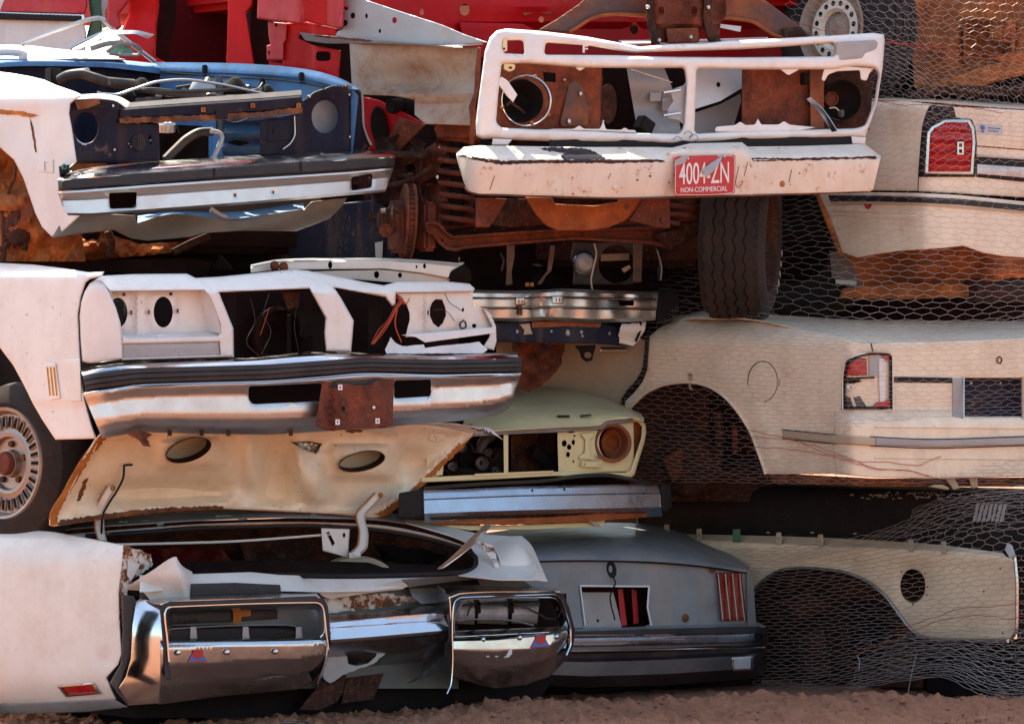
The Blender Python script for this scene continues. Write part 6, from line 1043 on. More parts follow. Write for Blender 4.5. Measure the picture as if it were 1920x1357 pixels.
mb = panel('rear_body', [(1216, 632), (1240, 612), (1280, 592), (1330, 590), (1400, 598), (1480, 612), (1560, 628), (1612, 643), (1633, 645), (1660, 643), (1780, 640), (1920, 634), (2000, 632), (2000, 892), (1920, 893), (1760, 897), (1640, 895), (1560, 888)] + arch_m + [(1172, 752), (1190, 735), (1205, 715), (1214, 690)], A, car, d_m, t=.015, r=3, rh=1.5, res=10, holes=[rect(1808, 708, 1916, 781), rect(1923, 708, 1992, 781)])
tube('wheel_arch_lip', [(u, v, float(d_m(u, v)) - .004) for u, v in arch_m], .007, A, mb, 8, 40)
loft('trunk_top', [[(1230, 604, 3.0), (1330, 582, 2.6), (1480, 592, 2.5), (1640, 600, 2.4), (1920, 602, 2.7), (2000, 602, 2.8)], [(1260, 600, 2.3), (1340, 590, 1.95), (1480, 610, 1.65), (1600, 628, 1.5), (1800, 630, 1.75), (2000, 624, 2.0)], [(1300, 596, 2.02), (1400, 600, 1.78), (1500, 616, 1.52), (1630, 643, 1.30), (1800, 640, 1.52), (2000, 632, 1.88)]], M['white_u'], car, 30, 8)
dl = panel('rear_door', [(930, 640), (1000, 632), (1195, 628), (1210, 640), (1206, 690), (1195, 712), (1180, 730), (1168, 750), (1120, 800), (930, 800)], M['tan'], car, lambda u, v: MD(u, v) + .05 + .0000004 * (v - 700) ** 2, t=.02, r=3, res=12)
tube('door_seal', [(1214, 625, float(MD(1214))), (1212, 660, float(MD(1212))), (1208, 690, float(MD(1208))), (1196, 714, float(MD(1196))), (1180, 732, float(MD(1180))), (1168, 750, float(MD(1168)))], .010, M['blk'], car, 6, 30)
panel('door_handle', rect(1125, 651, 1176, 659), M['chrome'], dl, lambda u, v: MD(u, v) + .03, t=.02, r=2, res=5)
fd = panel('fuel_door', ell(1430, 715, 27, 37, 36), A, car, lambda u, v: d_m(u, v) - .003 - .003 * np.clip(1 - ((u - 1430) / 27) ** 2 - ((v - 715) / 37) ** 2, 0, 1), t=.004, r=2, res=6)
tube('fuel_door_gap', [(1430 + 28 * math.cos(a), 715 + 38 * math.sin(a), float(d_m(1430 + 28 * math.cos(a), 715)) - .001) for a in np.linspace(0, 2 * math.pi, 41)[:-1]], .0016, M['dark'], fd, 5, 0, True)
panel('fuel_door_hinge', [(1456, 708), (1463, 712), (1462, 722), (1456, 724)], M['tan'], fd, off(d_m, -.006), t=.006, r=2, res=4)
pass
tlm = [(1578, 768), (1579, 715), (1584, 682), (1595, 671), (1612, 664), (1635, 660), (1668, 662), (1674, 668), (1675, 768)]
tl = panel('tail_lamp', tlm, M['blk'], car, off(d_m, -.014), t=.03, r=2, res=6, holes=[[(1584, 762), (1585, 716), (1589, 686), (1599, 676), (1615, 669), (1636, 665), (1664, 667), (1668, 673), (1668, 762)]])
tube('lamp_trim', [(u, v, float(d_m(u, v)) - .018) for u, v in [(1580, 768), (1580, 715), (1585, 682), (1596, 671), (1613, 664), (1636, 660), (1667, 662), (1673, 670), (1674, 768), (1580, 769)]], .0026, M['chrome'], tl, 5, 70)
panel('lamp_reflector', [(1582, 764), (1583, 714), (1588, 684), (1598, 674), (1615, 667), (1636, 663), (1666, 665), (1670, 672), (1670, 764)], M['whlens'], tl, lambda u, v: d_m(u, v) + .004 + gau(u, v, 1612, 745, 20, 26, .03) + .004 * np.sin(u * .5), t=.01, res=5)
panel('red_lens', [(1586, 704), (1589, 686), (1599, 676), (1612, 671), (1625, 672), (1626, 704)], M['redlens'], tl, off(d_m, -.008), t=.008, r=2, res=5)
panel('clear_lens', [(1630, 668), (1648, 668), (1648, 705), (1630, 705)], M['lens'], tl, off(d_m, -.008), t=.006, res=6)
panel('white_bar', [(1648, 672), (1659, 671), (1660, 752), (1650, 755), (1648, 710)], M['plate_white'], tl, off(d_m, -.012), t=.012, r=2, res=5)
for P in ([(1655, 666), (1667, 667), (1667, 676), (1658, 674)], [(1634, 764), (1645, 754), (1660, 752), (1668, 748), (1668, 764)]): panel('red_lens', P, M['redlens'], tl, off(d_m, -.014), t=.01, res=5)
panel('lamp_divider', [(1583, 708), (1640, 706), (1640, 709), (1583, 711)], M['dark'], tl, off(d_m, -.010), t=.008, res=6)
panel('broken_socket', wob([(1584, 712), (1610, 710), (1618, 714), (1600, 719), (1584, 718)], .8, 4), M['dark'], tl, off(d_m, -.01), t=.012, res=5); lathe('bulb_socket', Wp(1592, 726, float(d_m(1592, 726)) - .006), -BK, [(0, .014), (.01, .013), (.01, .008), (.0, .008)], M['plate_white'], tl, 14)
for P in ([(1600, 745), (1612, 742), (1625, 762), (1606, 762)], [(1584, 742), (1594, 745), (1600, 762), (1584, 762)]): panel('dark_facet', P, M['grime'], tl, off(d_m, -.002), t=.006, res=6)
panel('tail_moulding', [(1677, 706), (1785, 708), (1785, 718), (1677, 717)], M['blk'], mb, off(d_m, -.006), t=.01, r=1, res=7)
rc = panel('plate_recess', [(1806, 706), (1920, 706), (2000, 706), (2000, 784), (1806, 782)], M['blueblack'], mb, off(d_m, .05), t=.006, res=9)
for P in ([(1806, 706), (1998, 706)], [(1806, 783), (1998, 783)]): loft('recess_wall', [[(u, v, float(d_m(u, v)) + .004) for u, v in P], [(u, v + (3 if v < 750 else -3), float(d_m(u, v)) + .052) for u, v in P]], A, mb, 6, 3)
panel('recess_side', [(1786, 708), (1806, 709), (1806, 784), (1786, 780)], M['lens'], mb, off(d_m, -.006), t=.008, r=1, res=7)
tube('recess_trim', [(1807, 706, float(d_m(1807, 706)) - .008), (1807, 783, float(d_m(1807, 783)) - .008)], .003, M['chrome'], rc, 5, 4); panel('recess_trim', rect(1917, 706, 1922, 784), M['tan'], rc, off(d_m, -.008), t=.005)
for u in (1820, 1875): bolt(rc, u, 718, float(d_m(u, 718)) + .044, M['bare'], .006)
lathe('lock_hole', Wp(1874, 675, float(d_m(1874, 675)) - .004), -BK, [(-.01, 0), (-.01, .008), (.004, .013), (.0, .016)], M['rust_dark'], mb, 16)
tube('tail_crease', [(1677, 770, float(d_m(1677, 770)) - .001), (1785, 770, float(d_m(1785, 770)) - .001)], .002, M['dark'], mb, 5, 6)
tube('panel_seam', [(u, v, float(d_m(u, v)) - .001) for u, v in [(1566, 770), (1565, 800), (1562, 830), (1566, 860), (1570, 888)]], .0018, M['tan'], mb, 5, 16)
tube('trunk_seam', [(u, v, float(d_m(u, v)) - .001) for u, v in [(1633, 644), (1637, 660)]], .003, M['blk'], mb, 5, 5)
panel('quarter_scuff', wob([(1275, 596), (1352, 608), (1360, 622), (1352, 656), (1320, 650), (1292, 630), (1276, 612)], 1, 9), A, mb, off(d_m, -.004), t=.004, res=9)
rb = [(1466, 806), (1560, 814), (1642, 820), (1642, 836), (1560, 831), (1468, 821)]
panel('rub_strip', rb, M['tan'], mb, off(d_m, -.016), t=.02, r=3, res=6)
panel('rub_strip', [(1642, 820), (1760, 824), (1920, 818), (2000, 816), (2000, 832), (1920, 834), (1760, 838), (1642, 836)], M['lens'], mb, off(d_m, -.016), t=.02, r=3, res=7)
for dv in (-1, 16): tube('strip_edge', [(u, v + dv, float(d_m(u, v)) - .018) for u, v in [(1466, 806), (1560, 815), (1642, 820), (1760, 824), (1920, 819), (2000, 817)]], .0022, M['blk'], mb, 5, 30)
for v in (800, 858): tube('bumper_step', [(u, v + .01 * (u - 1640), float(d_m(u, v)) - .001) for u in (1640, 1760, 1880, 2000)], .004, A, mb, 6, 12)
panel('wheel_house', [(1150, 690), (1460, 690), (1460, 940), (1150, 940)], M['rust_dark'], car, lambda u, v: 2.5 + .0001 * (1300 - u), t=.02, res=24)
for P in ([(1372, 800), (1386, 800), (1388, 850), (1374, 850)], [(1240, 860), (1275, 840), (1300, 870), (1262, 905)]): panel('suspension_arm', P, M['rust_red'], car, const(2.35), t=.05, r=4, res=7)
tube('spring_strut', [(1345, 770, 2.3), (1350, 820, 2.3), (1345, 880, 2.3)], .02, M['rust_dark'], car, 8, 6)
lathe('brake_drum', Wp(1300, 870, 2.4), Vector((-.7, -.7, 0)), [(0, .14), (.04, .14), (.05, .13), (.055, .05), (.07, .04), (.07, 0)], M['rust_dark'], car, 30)
panel('wheel_house_hook', [(1290, 700), (1297, 700), (1295, 722), (1300, 732), (1292, 730)], M['bare'], car, off(d_m, -.012), t=.006, res=4)
panel('under_edge', [(1440, 886), (1640, 897), (1920, 895), (2000, 895), (2000, 912), (1640, 912), (1450, 905)], M['rust'], car, off(MD, .06), t=.03, res=12)
for P, m in (([(1740, 912), (1752, 908), (1768, 908), (1780, 914), (1778, 918)], 'tan'), ([(1770, 894), (1790, 896), (1800, 915), (1788, 918)], 'tan'), ([(1816, 893), (1832, 892), (1834, 914), (1822, 915)], 'tan')): panel('tow_hook', P, M[m], car, off(MD, .02), t=.03, r=2, res=5)
shell('body_shell', 1500, 2000, 660, 880, MD, .6, 1.8, M['darkb'], car)
shell('gap_backing', 760, 1330, 520, 820, const(3.2), 0, 1.0, M['dark'], car)  # dark backing added to close a bright gap between the cars
shell('cabin_backing', 1150, 1520, 440, 640, const(2.95), 0, 1.4, M['darkb'], car)  # dark block added where sky came through above the trunk
# --- wheel and dusty underbody lying on top
car = thing('scrap_chassis', Wp(1700, 190, 2.8), 'dusty orange car underside with a tyre and white slotted wheel, top right corner', 'chassis', None)
oax = Vector((-.74, -.67, .05)).normalized(); oc = Wp(1590, 58, 2.55)
tw = tyre(car, oc, oax, .325, .105, .19); 
rimo = lathe('wheel_rim', oc, oax, [(.105, .19), (.115, .185), (.105, .175), (.06, .165), (.055, .15), (.075, .13), (.078, .095), (.06, .08), (.05, .07), (.065, .045), (.07, 0)], M['dustpan'], car, 48)
lathe('hub_plate', oc, oax, [(.082, .135), (.084, .09), (.068, .075)], M['white_u'], rimo, 40)
e1 = oax.orthogonal().normalized(); e2 = oax.cross(e1)
for k in range(16):
    a = 2 * math.pi * k / 16; q = e1 * math.cos(a) + e2 * math.sin(a); lathe('rim_slot', oc + q * .112 + oax * .0805, oax, [(0, .0), (.004, .010), (.004, .0115), (0, .012)], M['dark'], rimo, 12)
    lathe('rim_slot_hole', oc + q * .112 + oax * .085, oax, [(.0, 0), (.0, .0105)], M['blk'], rimo, 12)
panel('floor_pan', [(1690, -120), (2000, -120), (2000, 120), (1930, 130), (1880, 140), (1800, 150), (1716, 165)], M['orange_dust'], car, lambda u, v: 2.75 + .02 * np.sin(u * .04 + v * .03) + gau(u, v, 1852, 82, 46, 34, .10, 8), t=.03, res=9)
for P in ([(1806, 44), (1812, 44), (1812, 120), (1806, 118)], [(1895, 40), (1905, 40), (1902, 118), (1894, 116)]): panel('floor_rib', P, M['orange_dust'], car, const(2.72), t=.04, r=2, res=6)
for P in ([(1720, 168), (1800, 140), (1870, 118), (1960, 105), (1960, 130), (1880, 150), (1790, 178)], [(1860, 108), (1930, 90), (1960, 92), (1960, 120), (1890, 125)]): panel('control_arm', P, M['orange_dust'], car, lambda u, v: 2.6 + .0004 * (1800 - u), t=.06, r=5, res=7)
tube('exhaust_pipe', [(1700, 182, 2.55), (1780, 170, 2.55), (1860, 172, 2.55), (1960, 160, 2.6)], .022, M['rust_dark'], car, 10, 20)
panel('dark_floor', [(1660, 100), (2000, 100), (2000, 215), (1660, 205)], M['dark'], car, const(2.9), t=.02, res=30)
obox('axle_end', Wp(1880, 60, 2.66), (.1, .1, .1), M['orange_dust'], car, bev=.02)
shell('body_shell', 1470, 2300, -640, 60, const(2.95), 0, 1.4, M['darkb'], car)  # unseen block, raised and widened above the wheel to shade the ground
# --- cream front fender and black flank at the bottom right
CD = lin(1300, 2.50, -.0022)
car = thing('scrap_coupe', Wp(1600, 1320, 2.3), 'cream car fender with wheel arch and round lamp hole under netting, bottom right', 'car', 'scrap cars in the stacks')
A = M['cream_c']
arch_c = [(1745, 1196), (1722, 1190), (1704, 1174), (1684, 1148), (1665, 1122), (1640, 1098), (1608, 1080), (1570, 1069), (1520, 1064), (1472, 1066), (1440, 1080), (1418, 1102), (1405, 1130), (1402, 1175)]
def d_c(u, v): return CD(u, v) + .00000040 * (v - 1120) ** 2 + gau(u, v, 1712, 1098, 34, 40, .018, 6) - .01 * np.exp(-((v - 1020 - .05 * (u - 1250)) / 8) ** 2)
cf = panel('fender', [(1235, 1006), (1340, 1014), (1600, 1024), (1800, 1034), (1880, 1042), (1904, 1050), (1906, 1120), (1905, 1180), (1897, 1196), (1880, 1198)] + arch_c + [(1235, 1180)], A, car, d_c, t=.02, r=3, rh=2, res=9, holes=[ell(1712, 1098, 24, 32, 28)])
loft('fender_flange', [[(1235, 1000, float(d_c(1235, 1000)) + .10), (1500, 1006, float(d_c(1500, 1000)) + .10), (1750, 1020, float(d_c(1750, 1000)) + .10), (1880, 1036, float(d_c(1880, 1000)) + .1)], [(1235, 1008, float(d_c(1235, 1008)) + .01), (1500, 1021, float(d_c(1500, 1020)) + .01), (1750, 1033, float(d_c(1750, 1030)) + .01), (1890, 1046, float(d_c(1890, 1040)) + .01)]], A, car, 30, 4)
tube('arch_trim', [(u, v + 1, float(d_c(u, v)) - .006) for u, v in [(1890, 1200)] + arch_c], .008, M['chrome'], car, 8, 60)
tube('front_edge_trim', [(1903, 1045, float(d_c(1903, 1045)) - .004), (1907, 1100, float(d_c(1907, 1100)) - .004), (1906, 1180, float(d_c(1906, 1180)) - .004), (1897, 1197, float(d_c(1897, 1197)) - .004)], .007, M['chrome'], car, 8, 20)
for i, (u, v) in enumerate(B8((182, 140), (340, 160), (727, 178), (930, 188), (1370, 212), (1530, 222))):
    panel('spring_clip', fillet([(u - 5, v - 11), (u + 5, v - 11), (u + 5, v + 13), (u - 5, v + 13)], 3), M['tan'], car, off(d_c, -.01), t=.006, r=1, res=5, holes=[rect(u - 1.5, v - 1, u + 1.5, v + 4)])
panel('green_tape', rect(1374, 992, 1388, 1016), M['green'], car, off(d_c, -.006), t=.004); 
for u, v in ((1691, 1072), (1735, 1074), (1740, 1100), (1738, 1115), (1695, 1117), (1712, 1132), (1876, 1065), (1845, 1108), (1880, 1186)): lathe('screw_hole', Wp(u, v, float(d_c(u, v)) - .001), (0, -1, 0), [(0, 0), (.001, .004), (0, .0045)], M['dark'], cf, 8)
loft('corner_lug', [[(1884, 1030, 1.22), (1890, 1018, 1.22), (1898, 1022, 1.22)], [(1895, 1048, 1.20), (1904, 1040, 1.20), (1906, 1046, 1.20)]], M['lens'], car, 8, 6, t=.01)
panel('wheel_house', [(1390, 1055), (1760, 1055), (1900, 1180), (1900, 1330), (1390, 1330)], M['rust_dark'], car, off(CD, .45), t=.02, res=24)
for P, m in (([(1500, 1200), (1545, 1180), (1560, 1260), (1520, 1280)], 'rust_dark'), ([(1460, 1130), (1520, 1110), (1560, 1140), (1500, 1165)], 'rust_dark'), ([(1590, 1120), (1640, 1130), (1660, 1230), (1600, 1240)], 'darkb'), ([(1660, 1200), (1740, 1205), (1730, 1290), (1650, 1290)], 'rust_dark')): panel('suspension_part', P, M[m], car, off(CD, .25), t=.08, r=6, res=9)
panel('lower_sill', [(1740, 1205), (1990, 1195), (1990, 1300), (1740, 1310)], M['dark'], car, off(CD, .25), t=.05, res=18)
shell('body_shell', 1480, 1880, 1060, 1300, CD, .6, 1.5, M['darkb'], car)
panel('nose_panel', [(1908, 1040), (2000, 1050), (2000, 1290), (1908, 1250)], M['darkb'], car, lambda u, v: 1.25 + .0016 * (u - 1908), t=.02, r=3, res=14)
car = thing('scrap_sedan', Wp(1600, 1020, 2.4), 'long black car flank with scratched top edge above the cream fender', 'car', 'scrap cars in the stacks')
def d_bk2(u, v): return CD(u, v) + .22 + .07 * np.clip((930 - v) / 22, 0, 2) ** 2 + .0000012 * (v - 980) ** 2
bb = panel('flank', [(1195, 905), (1300, 908), (1500, 912), (1700, 917), (2000, 926), (2000, 1075), (1880, 1050), (1195, 1030)], M['black'], car, d_bk2, t=.03, r=2, res=11)
loft('flank_top', [[(1195, 900, 3.1), (1500, 905, 2.7), (2000, 918, 1.8)], [(1195, 906, 2.98), (1500, 913, 2.40), (2000, 927, 1.32)]], M['black'], car, 16, 3)
for k in range(70):
    u = random.gauss(1715, 55); v = random.uniform(921, 934); l = random.uniform(2, 9)
    panel('scratch', wob([(u, v), (u + l, v + .4), (u + l, v + 1.8), (u, v + 1.6)], .5, 4), M['lens'], bb, off(d_bk2, -.002), t=.0015, res=20)
for k in range(7):
    u = 1826 + k * 8.5; panel('sticker_letter', wob([(u + 5, 946), (u + 11, 944), (u + 4, 976), (u - 3, 979)], .9, 5), M['lens'], bb, off(d_bk2, -.004), t=.002, res=20)
for u, v in ((1523, 998), (1603, 1000), (1440, 998)): panel('rivet_tab', rect(u - 3, v - 1.5, u + 3, v + 1.5), M['tan'], bb, off(d_bk2, -.004), t=.004)
shell('body_shell', 1300, 2000, 925, 1040, CD, .7, 1.4, M['black'], car)
# ------------------------------------------------------------------ centre stack: brown car under the pickup, pale yellow car, grey car
KD = lin(880, 1.55, .0016)
def kk(u, o=0): return float(KD(u)) + o
car = thing('scrap_sedan', Wp(1050, 690, 2.2), 'gutted dark car front with dented bright bumper under the pickup axle', 'car', 'scrap cars in the stacks')
kt = Z6((640, 668), (900, 672), (1040, 668), (1120, 660), (1400, 672), (1630, 680)); kb = Z6((700, 828), (900, 832), (1050, 825), (1300, 838), (1500, 832), (1615, 825))
def d_kb(u, v): return KD(u, v) - .07 + gau(u, v, 1012, 575, 14, 34, .05) + gau(u, v, 1150, 560, 30, 20, .02) + gau(u, v, 985, 560, 12, 10, -.01) + gau(u, v, 1030, 578, 10, 20, -.014) + gau(u, v, 1190, 585, 20, 12, .012) + .006 * np.sin(u * .13)
kbm = panel('bumper', band(kt, kb), M['bare'], car, prof(d_kb, kt, kb, [(0, .03), (.1, -.004), (.22, -.006), (.26, .0), (.3, -.004), (.52, -.004), (.56, .004), (.6, -.006), (.88, .0), (1, .04)]), t=.005, r=2, res=5, holes=[Z6((1425, 722), (1505, 722), (1505, 745), (1495, 750), (1430, 748))])
for dv in (37, 94): tube('groove_line', [(640 + x / 2.743, 300 + (y + dv) / 2.743, float(d_kb(640 + x / 2.743, 0)) - .01) for x, y in ((660, 670), (900, 672), (1040, 669), (1400, 672), (1620, 678))], .0022, M['dark'], kbm, 5, 30)
for u, v, w in ((976, 565, 9), (1046, 562, 11)): b_ = panel('guard_pad', fillet(rect(u - w, v - 8, u + w, v + 8), 4), M['bare'], kbm, off(d_kb, -.014), t=.008, r=3, res=5, holes=[rect(u - 4, v - 3, u - 2, v + 3), rect(u + 2, v - 3, u + 4, v + 3)])
panel('rust_stain', wob([(971, 572), (980, 572), (979, 592), (972, 590)], 1, 4), M['rust'], kbm, off(d_kb, -.014), t=.002, res=5)
panel('bumper_end', Z6((1630, 680), (1700, 660), (1735, 700), (1735, 780), (1700, 825), (1620, 835)), M['blk'], car, lambda u, v: KD(u, v) - .04, t=.08, r=6, res=7)
vl = panel('valance', Z6((760, 838), (1000, 832), (1340, 835), (1440, 870), (1430, 945), (1500, 960), (1300, 945), (800, 935), (760, 925)), M['navy'], car, lambda u, v: KD(u, v) + .02 + .01 * np.sin(u * .05), t=.01, r=3, res=8)
for q, r_ in (((1165, 888), 4), ((1235, 885), 2.5), ((1080, 880), 2), ((1380, 892), 2), ((905, 882), 2.5), ((1240, 905), 2)): u, v = Z6(q)[0]; panel('paint_chip', wob(ell(u, v, r_, r_ * 1.4, 8), .6, 3), M['lens'], vl, lambda u, v: KD(u, v) + .017 + .01 * np.sin(u * .05), t=.001, res=20)
panel('valance_bracket', Z6((915, 845), (970, 840), (975, 870), (985, 895), (935, 900), (940, 875)), M['tan'], car, off(KD, .0), t=.02, r=2, res=6)
panel('rust_fringe', wob(Z6((980, 832), (1340, 832), (1330, 860), (1200, 855), (980, 862)), 1.2, 6), M['rust_grey'], car, off(KD, .01), t=.01, res=8)
panel('white_fender_end', wob(Z6((1440, 845), (1570, 830), (1565, 870), (1540, 910), (1500, 958), (1430, 940), (1425, 900)), 1, 7), M['white_t'], car, lambda u, v: KD(u, v) - .0 + .02 * np.sin(v * .12), t=.006, r=3, res=6)
tube('fender_seam', [(1201, 603, kk(1201, -.01)), (1200, 618, kk(1200, -.01)), (1192, 640, kk(1192, -.01))], .006, M['dark'], car, 6, 10)
panel('tow_eye', Z6((1200, 955), (1310, 950), (1300, 990), (1290, 1030), (1260, 1038), (1235, 1020), (1225, 985)), M['dark'], car, off(KD, .04), t=.03, r=2, res=6, holes=[ell(*Z6((1268, 1003))[0], 7, 6, 12)])
# grille bones
panel('engine_bay', Z6((600, 395), (1650, 395), (1650, 680), (600, 680)), M['darkb'], car, off(KD, .55), t=.02, res=28)
for P, m in ((Z6((850, 440), (892, 438), (890, 500), (875, 580), (880, 640), (845, 645), (850, 560)), 'struts'), (Z6((1075, 440), (1100, 440), (1092, 510), (1080, 570), (1050, 600), (1030, 640), (1005, 640), (1060, 570), (1065, 510)), 'struts'), (Z6((1500, 430), (1550, 430), (1545, 630), (1500, 630)), 'struts'), (Z6((490, 395), (600, 470), (610, 530), (560, 520), (500, 470)), 'rust_dark'), (Z6((560, 500), (610, 500), (606, 535), (560, 530)), 'tan')):
    panel('grille_strut', P, M[m], car, off(KD, .10), t=.02, r=2, res=6)
panel('lamp_panel', Z6((1190, 425), (1500, 425), (1500, 640), (1190, 640), (1195, 560), (1180, 500)), M['grime'], car, off(KD, .16), t=.01, r=2, res=7, holes=[ell(*Z6((1415, 535))[0], 34, 36, 28)])
u, v = Z6((1245, 530))[0]; lathe('headlamp', Wp(u, v, kk(u, .13)), Vector((.3, -1, 0)), [(0, .045), (.015, .043), (.03, .03), (.036, .0)], M['lens'], car, 26); lathe('headlamp_rim', Wp(u, v, kk(u, .13)), Vector((.3, -1, 0)), [(0, .045), (.012, .05), (.018, .044)], M['chrome'], car, 26)
panel('spring_band', Z6((1335, 485), (1480, 480), (1480, 515), (1335, 520)), M['tan'], car, off(KD, .26), t=.01, res=8)
panel('lamp_tab', Z6((1440, 560), (1480, 540), (1490, 555), (1455, 580)), M['tan'], car, off(KD, .10), t=.01, res=6)
loft('fender_lip', [[(1232, 470, kk(1232, .1)), (1240, 505, kk(1240, .1)), (1238, 525, kk(1238, .1))], [(1226, 460, kk(1226, .3)), (1232, 490, kk(1232, .3)), (1232, 525, kk(1232, .3))]], M['galv'], car, 10, 4)
tube('loose_cable', [(u, v, kk(u, .02)) for u, v in Z6((1300, 430), (1312, 480), (1295, 560), (1285, 620), (1300, 690), (1350, 730))], .004, M['wire_thin'], car, 6, 40)
for P in (Z6((820, 480), (835, 520), (825, 570)), Z6((440, 500), (470, 450), (500, 500))): tube('wire', [(u, v, kk(u, .3)) for u, v in P], .005, M['grime'], car, 6, 14)
lathe('belt_pulley', Wp(1010, 540, kk(1010, .4)), -BK, [(0, .02), (.02, .03), (.01, .06), (.03, .075), (.02, .075)], M['dark'], car, 26)
panel('pulley_glint', Z6((975, 535), (1010, 532), (1040, 545), (1010, 550)), M['grime'], car, off(KD, .3), t=.01, r=2, res=6)
for P in (rect(985, 530, 992, 537), rect(994, 530, 1001, 537)): panel('fuse_clip', P, M['rust_edge'], car, off(KD, .06), t=.01)
panel('under_clutter', wob([(960, 640), (1060, 645), (1050, 690), (1020, 720), (990, 735), (970, 725)], 2, 8), M['rust_red'], car, lambda u, v: KD(u, v) + .25 + .04 * np.sin(u * .1) * np.sin(v * .13), t=.05, res=7)
shell('body_shell', 900, 1180, 560, 640, KD, .6, 1.2, M['dark'], car)
# --- pale yellow car
YD = lin(800, 1.30, .0016)
def yy(u, o=0): return float(YD(u)) + o
car = thing('scrap_hatchback', Wp(1000, 990, 2.0), 'pale yellow car front with one empty round headlamp and blue tinted bumper, centre', 'car', 'scrap cars in the stacks')
A = M['yellow']
loft('hood', [[(900, 730, 3.0), (972, 717, 2.9), (1055, 723, 2.7), (1128, 741, 2.5), (1175, 762, 2.3), (1202, 776, 2.1)], [(880, 760, 2.4), (960, 746, 2.3), (1050, 748, 2.2), (1128, 760, 2.1), (1180, 773, 2.0), (1208, 786, 1.98)], [(870, 790, 1.75), (950, 780, 1.72), (1050, 776, 1.8), (1125, 778, 1.86), (1180, 780, 1.90), (1207, 790, 1.93)], [(860, 812, 1.42), (940, 806, 1.50), (1050, 800, 1.67), (1124, 796, 1.78), (1134, 788, 1.81), (1190, 782, 1.90)]], A, car, 36, 24)
hbt = [(860, 812), (940, 806), (1050, 801), (1124, 797), (1133, 788), (1188, 782)]; hbb = [(860, 820), (940, 815), (1050, 810), (1128, 805), (1138, 797), (1188, 791)]
panel('hood_lip', band(hbt, hbb), M['grey'], car, off(YD, -.0), t=.03, r=2, res=6)
for P in ([(1045, 778), (1068, 778), (1068, 782), (1045, 782)], [(1088, 778), (1109, 776), (1109, 779), (1088, 781)]): panel('letter_mark', P, M['blk'], car, lambda u, v: 1.70 + .0009 * (u - 1000), t=.02, res=6)
fr_o = [(1128, 806), (1140, 796), (1190, 788), (1204, 790), (1211, 800), (1210, 822), (1202, 850), (1192, 880), (1186, 888), (1140, 886), (1060, 888), (1046, 884), (1045, 812)]
fp = panel('lamp_panel', [(1045, 812), (1052, 806), (1128, 806), (1140, 796), (1188, 790), (1189, 884), (1140, 884), (1060, 888), (1047, 884)], A, car, lambda u, v: YD(u, v) + .03, t=.008, r=2, rh=2, res=7, holes=[ell(1058, 831, 4.5, 6, 14), ell(1067, 838, 4, 5, 12), ell(1075, 829, 3, 5, 12), ell(1065, 852, 3.5, 5, 12), ell(1075, 865, 1.6, 2, 8), ell(1077, 817, 1.8, 2, 8), ell(1147, 830, 24, 31, 26), ell(1070, 808, 8, 3, 10)])
panel('fender_rim', [(1186, 783), (1200, 786), (1210, 795), (1212, 810), (1208, 832), (1198, 862), (1189, 892), (1160, 893), (1182, 880), (1190, 858), (1202, 822), (1204, 800), (1196, 791), (1186, 790)], A, car, lambda u, v: YD(u, v) - .0 + .0012 * np.clip(u - 1196, 0, 30), t=.04, r=4, res=6)
panel('rust_cavity', [(1175, 790), (1200, 792), (1204, 806), (1195, 840), (1180, 875), (1150, 884), (1130, 878), (1178, 850)], M['rust_bright'], car, off(YD, .07), t=.02, res=8)
lc = Wp(1147, 830, yy(1147, .02))
lr = lathe('headlamp_ring', lc, Vector((.28, -1, .0)), [(.018, .082), (.022, .078), (.016, .068), (.0, .064), (-.05, .060), (-.06, .05)], M['rust_grey'], car, 40)
lathe('headlamp_bucket', Wp(1150, 830, yy(1150, .09)), Vector((.2, -1, 0)), [(.05, .064), (.0, .052), (-.01, .045), (-.012, .03), (-.03, .028), (-.03, 0)], M['rust_bright'], car, 34)
for a in (.4, 2.4, 4.5): panel('ring_lug', rect(1147 + 30 * math.cos(a) - 3, 830 + 38 * math.sin(a) - 4, 1147 + 30 * math.cos(a) + 3, 830 + 38 * math.sin(a) + 4), M['rust_grey'], lr, off(YD, .0), t=.01, r=1, res=4)
panel('lamp_bracket', B4((1115, 455), (1195, 440), (1200, 475), (1175, 490), (1180, 580), (1210, 610), (1190, 618), (1110, 612), (1105, 600), (1140, 570), (1145, 490)), A, fp, off(YD, .012), t=.006, r=2, res=6)
panel('lower_bracket', B4((1125, 625), (1255, 630), (1252, 668), (1120, 660)), A, fp, off(YD, .0), t=.008, r=1, res=6, holes=[ell(*B4((1140, 645))[0], 2, 2, 8), ell(*B4((1240, 648))[0], 2, 2, 8)])
panel('grille_post', [(944, 812), (953, 812), (953, 888), (945, 888)], A, car, off(YD, .02), t=.02, r=1, res=8)
panel('grille_side', [(800, 860), (832, 868), (830, 890), (800, 896)], A, car, off(YD, .02), t=.02, r=1, res=8)
panel('grille_sill', [(790, 895), (890, 890), (1040, 884), (1186, 886), (1186, 894), (1040, 892), (890, 900), (790, 904)], A, car, off(YD, .0), t=.03, r=2, res=8)
panel('sill_bar', [(890, 888), (1038, 882), (1038, 886), (890, 893)], A, car, off(YD, -.01), t=.01, r=1, res=8)
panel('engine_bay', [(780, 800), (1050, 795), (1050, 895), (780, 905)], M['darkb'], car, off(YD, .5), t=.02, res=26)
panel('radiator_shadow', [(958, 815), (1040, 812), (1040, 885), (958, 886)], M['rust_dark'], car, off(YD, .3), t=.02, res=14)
tube('radiator_hose', [(995, 845, yy(995, .2)), (1015, 855, yy(1015, .2)), (1035, 875, yy(1035, .2))], .03, M['dark'], car, 10, 14)
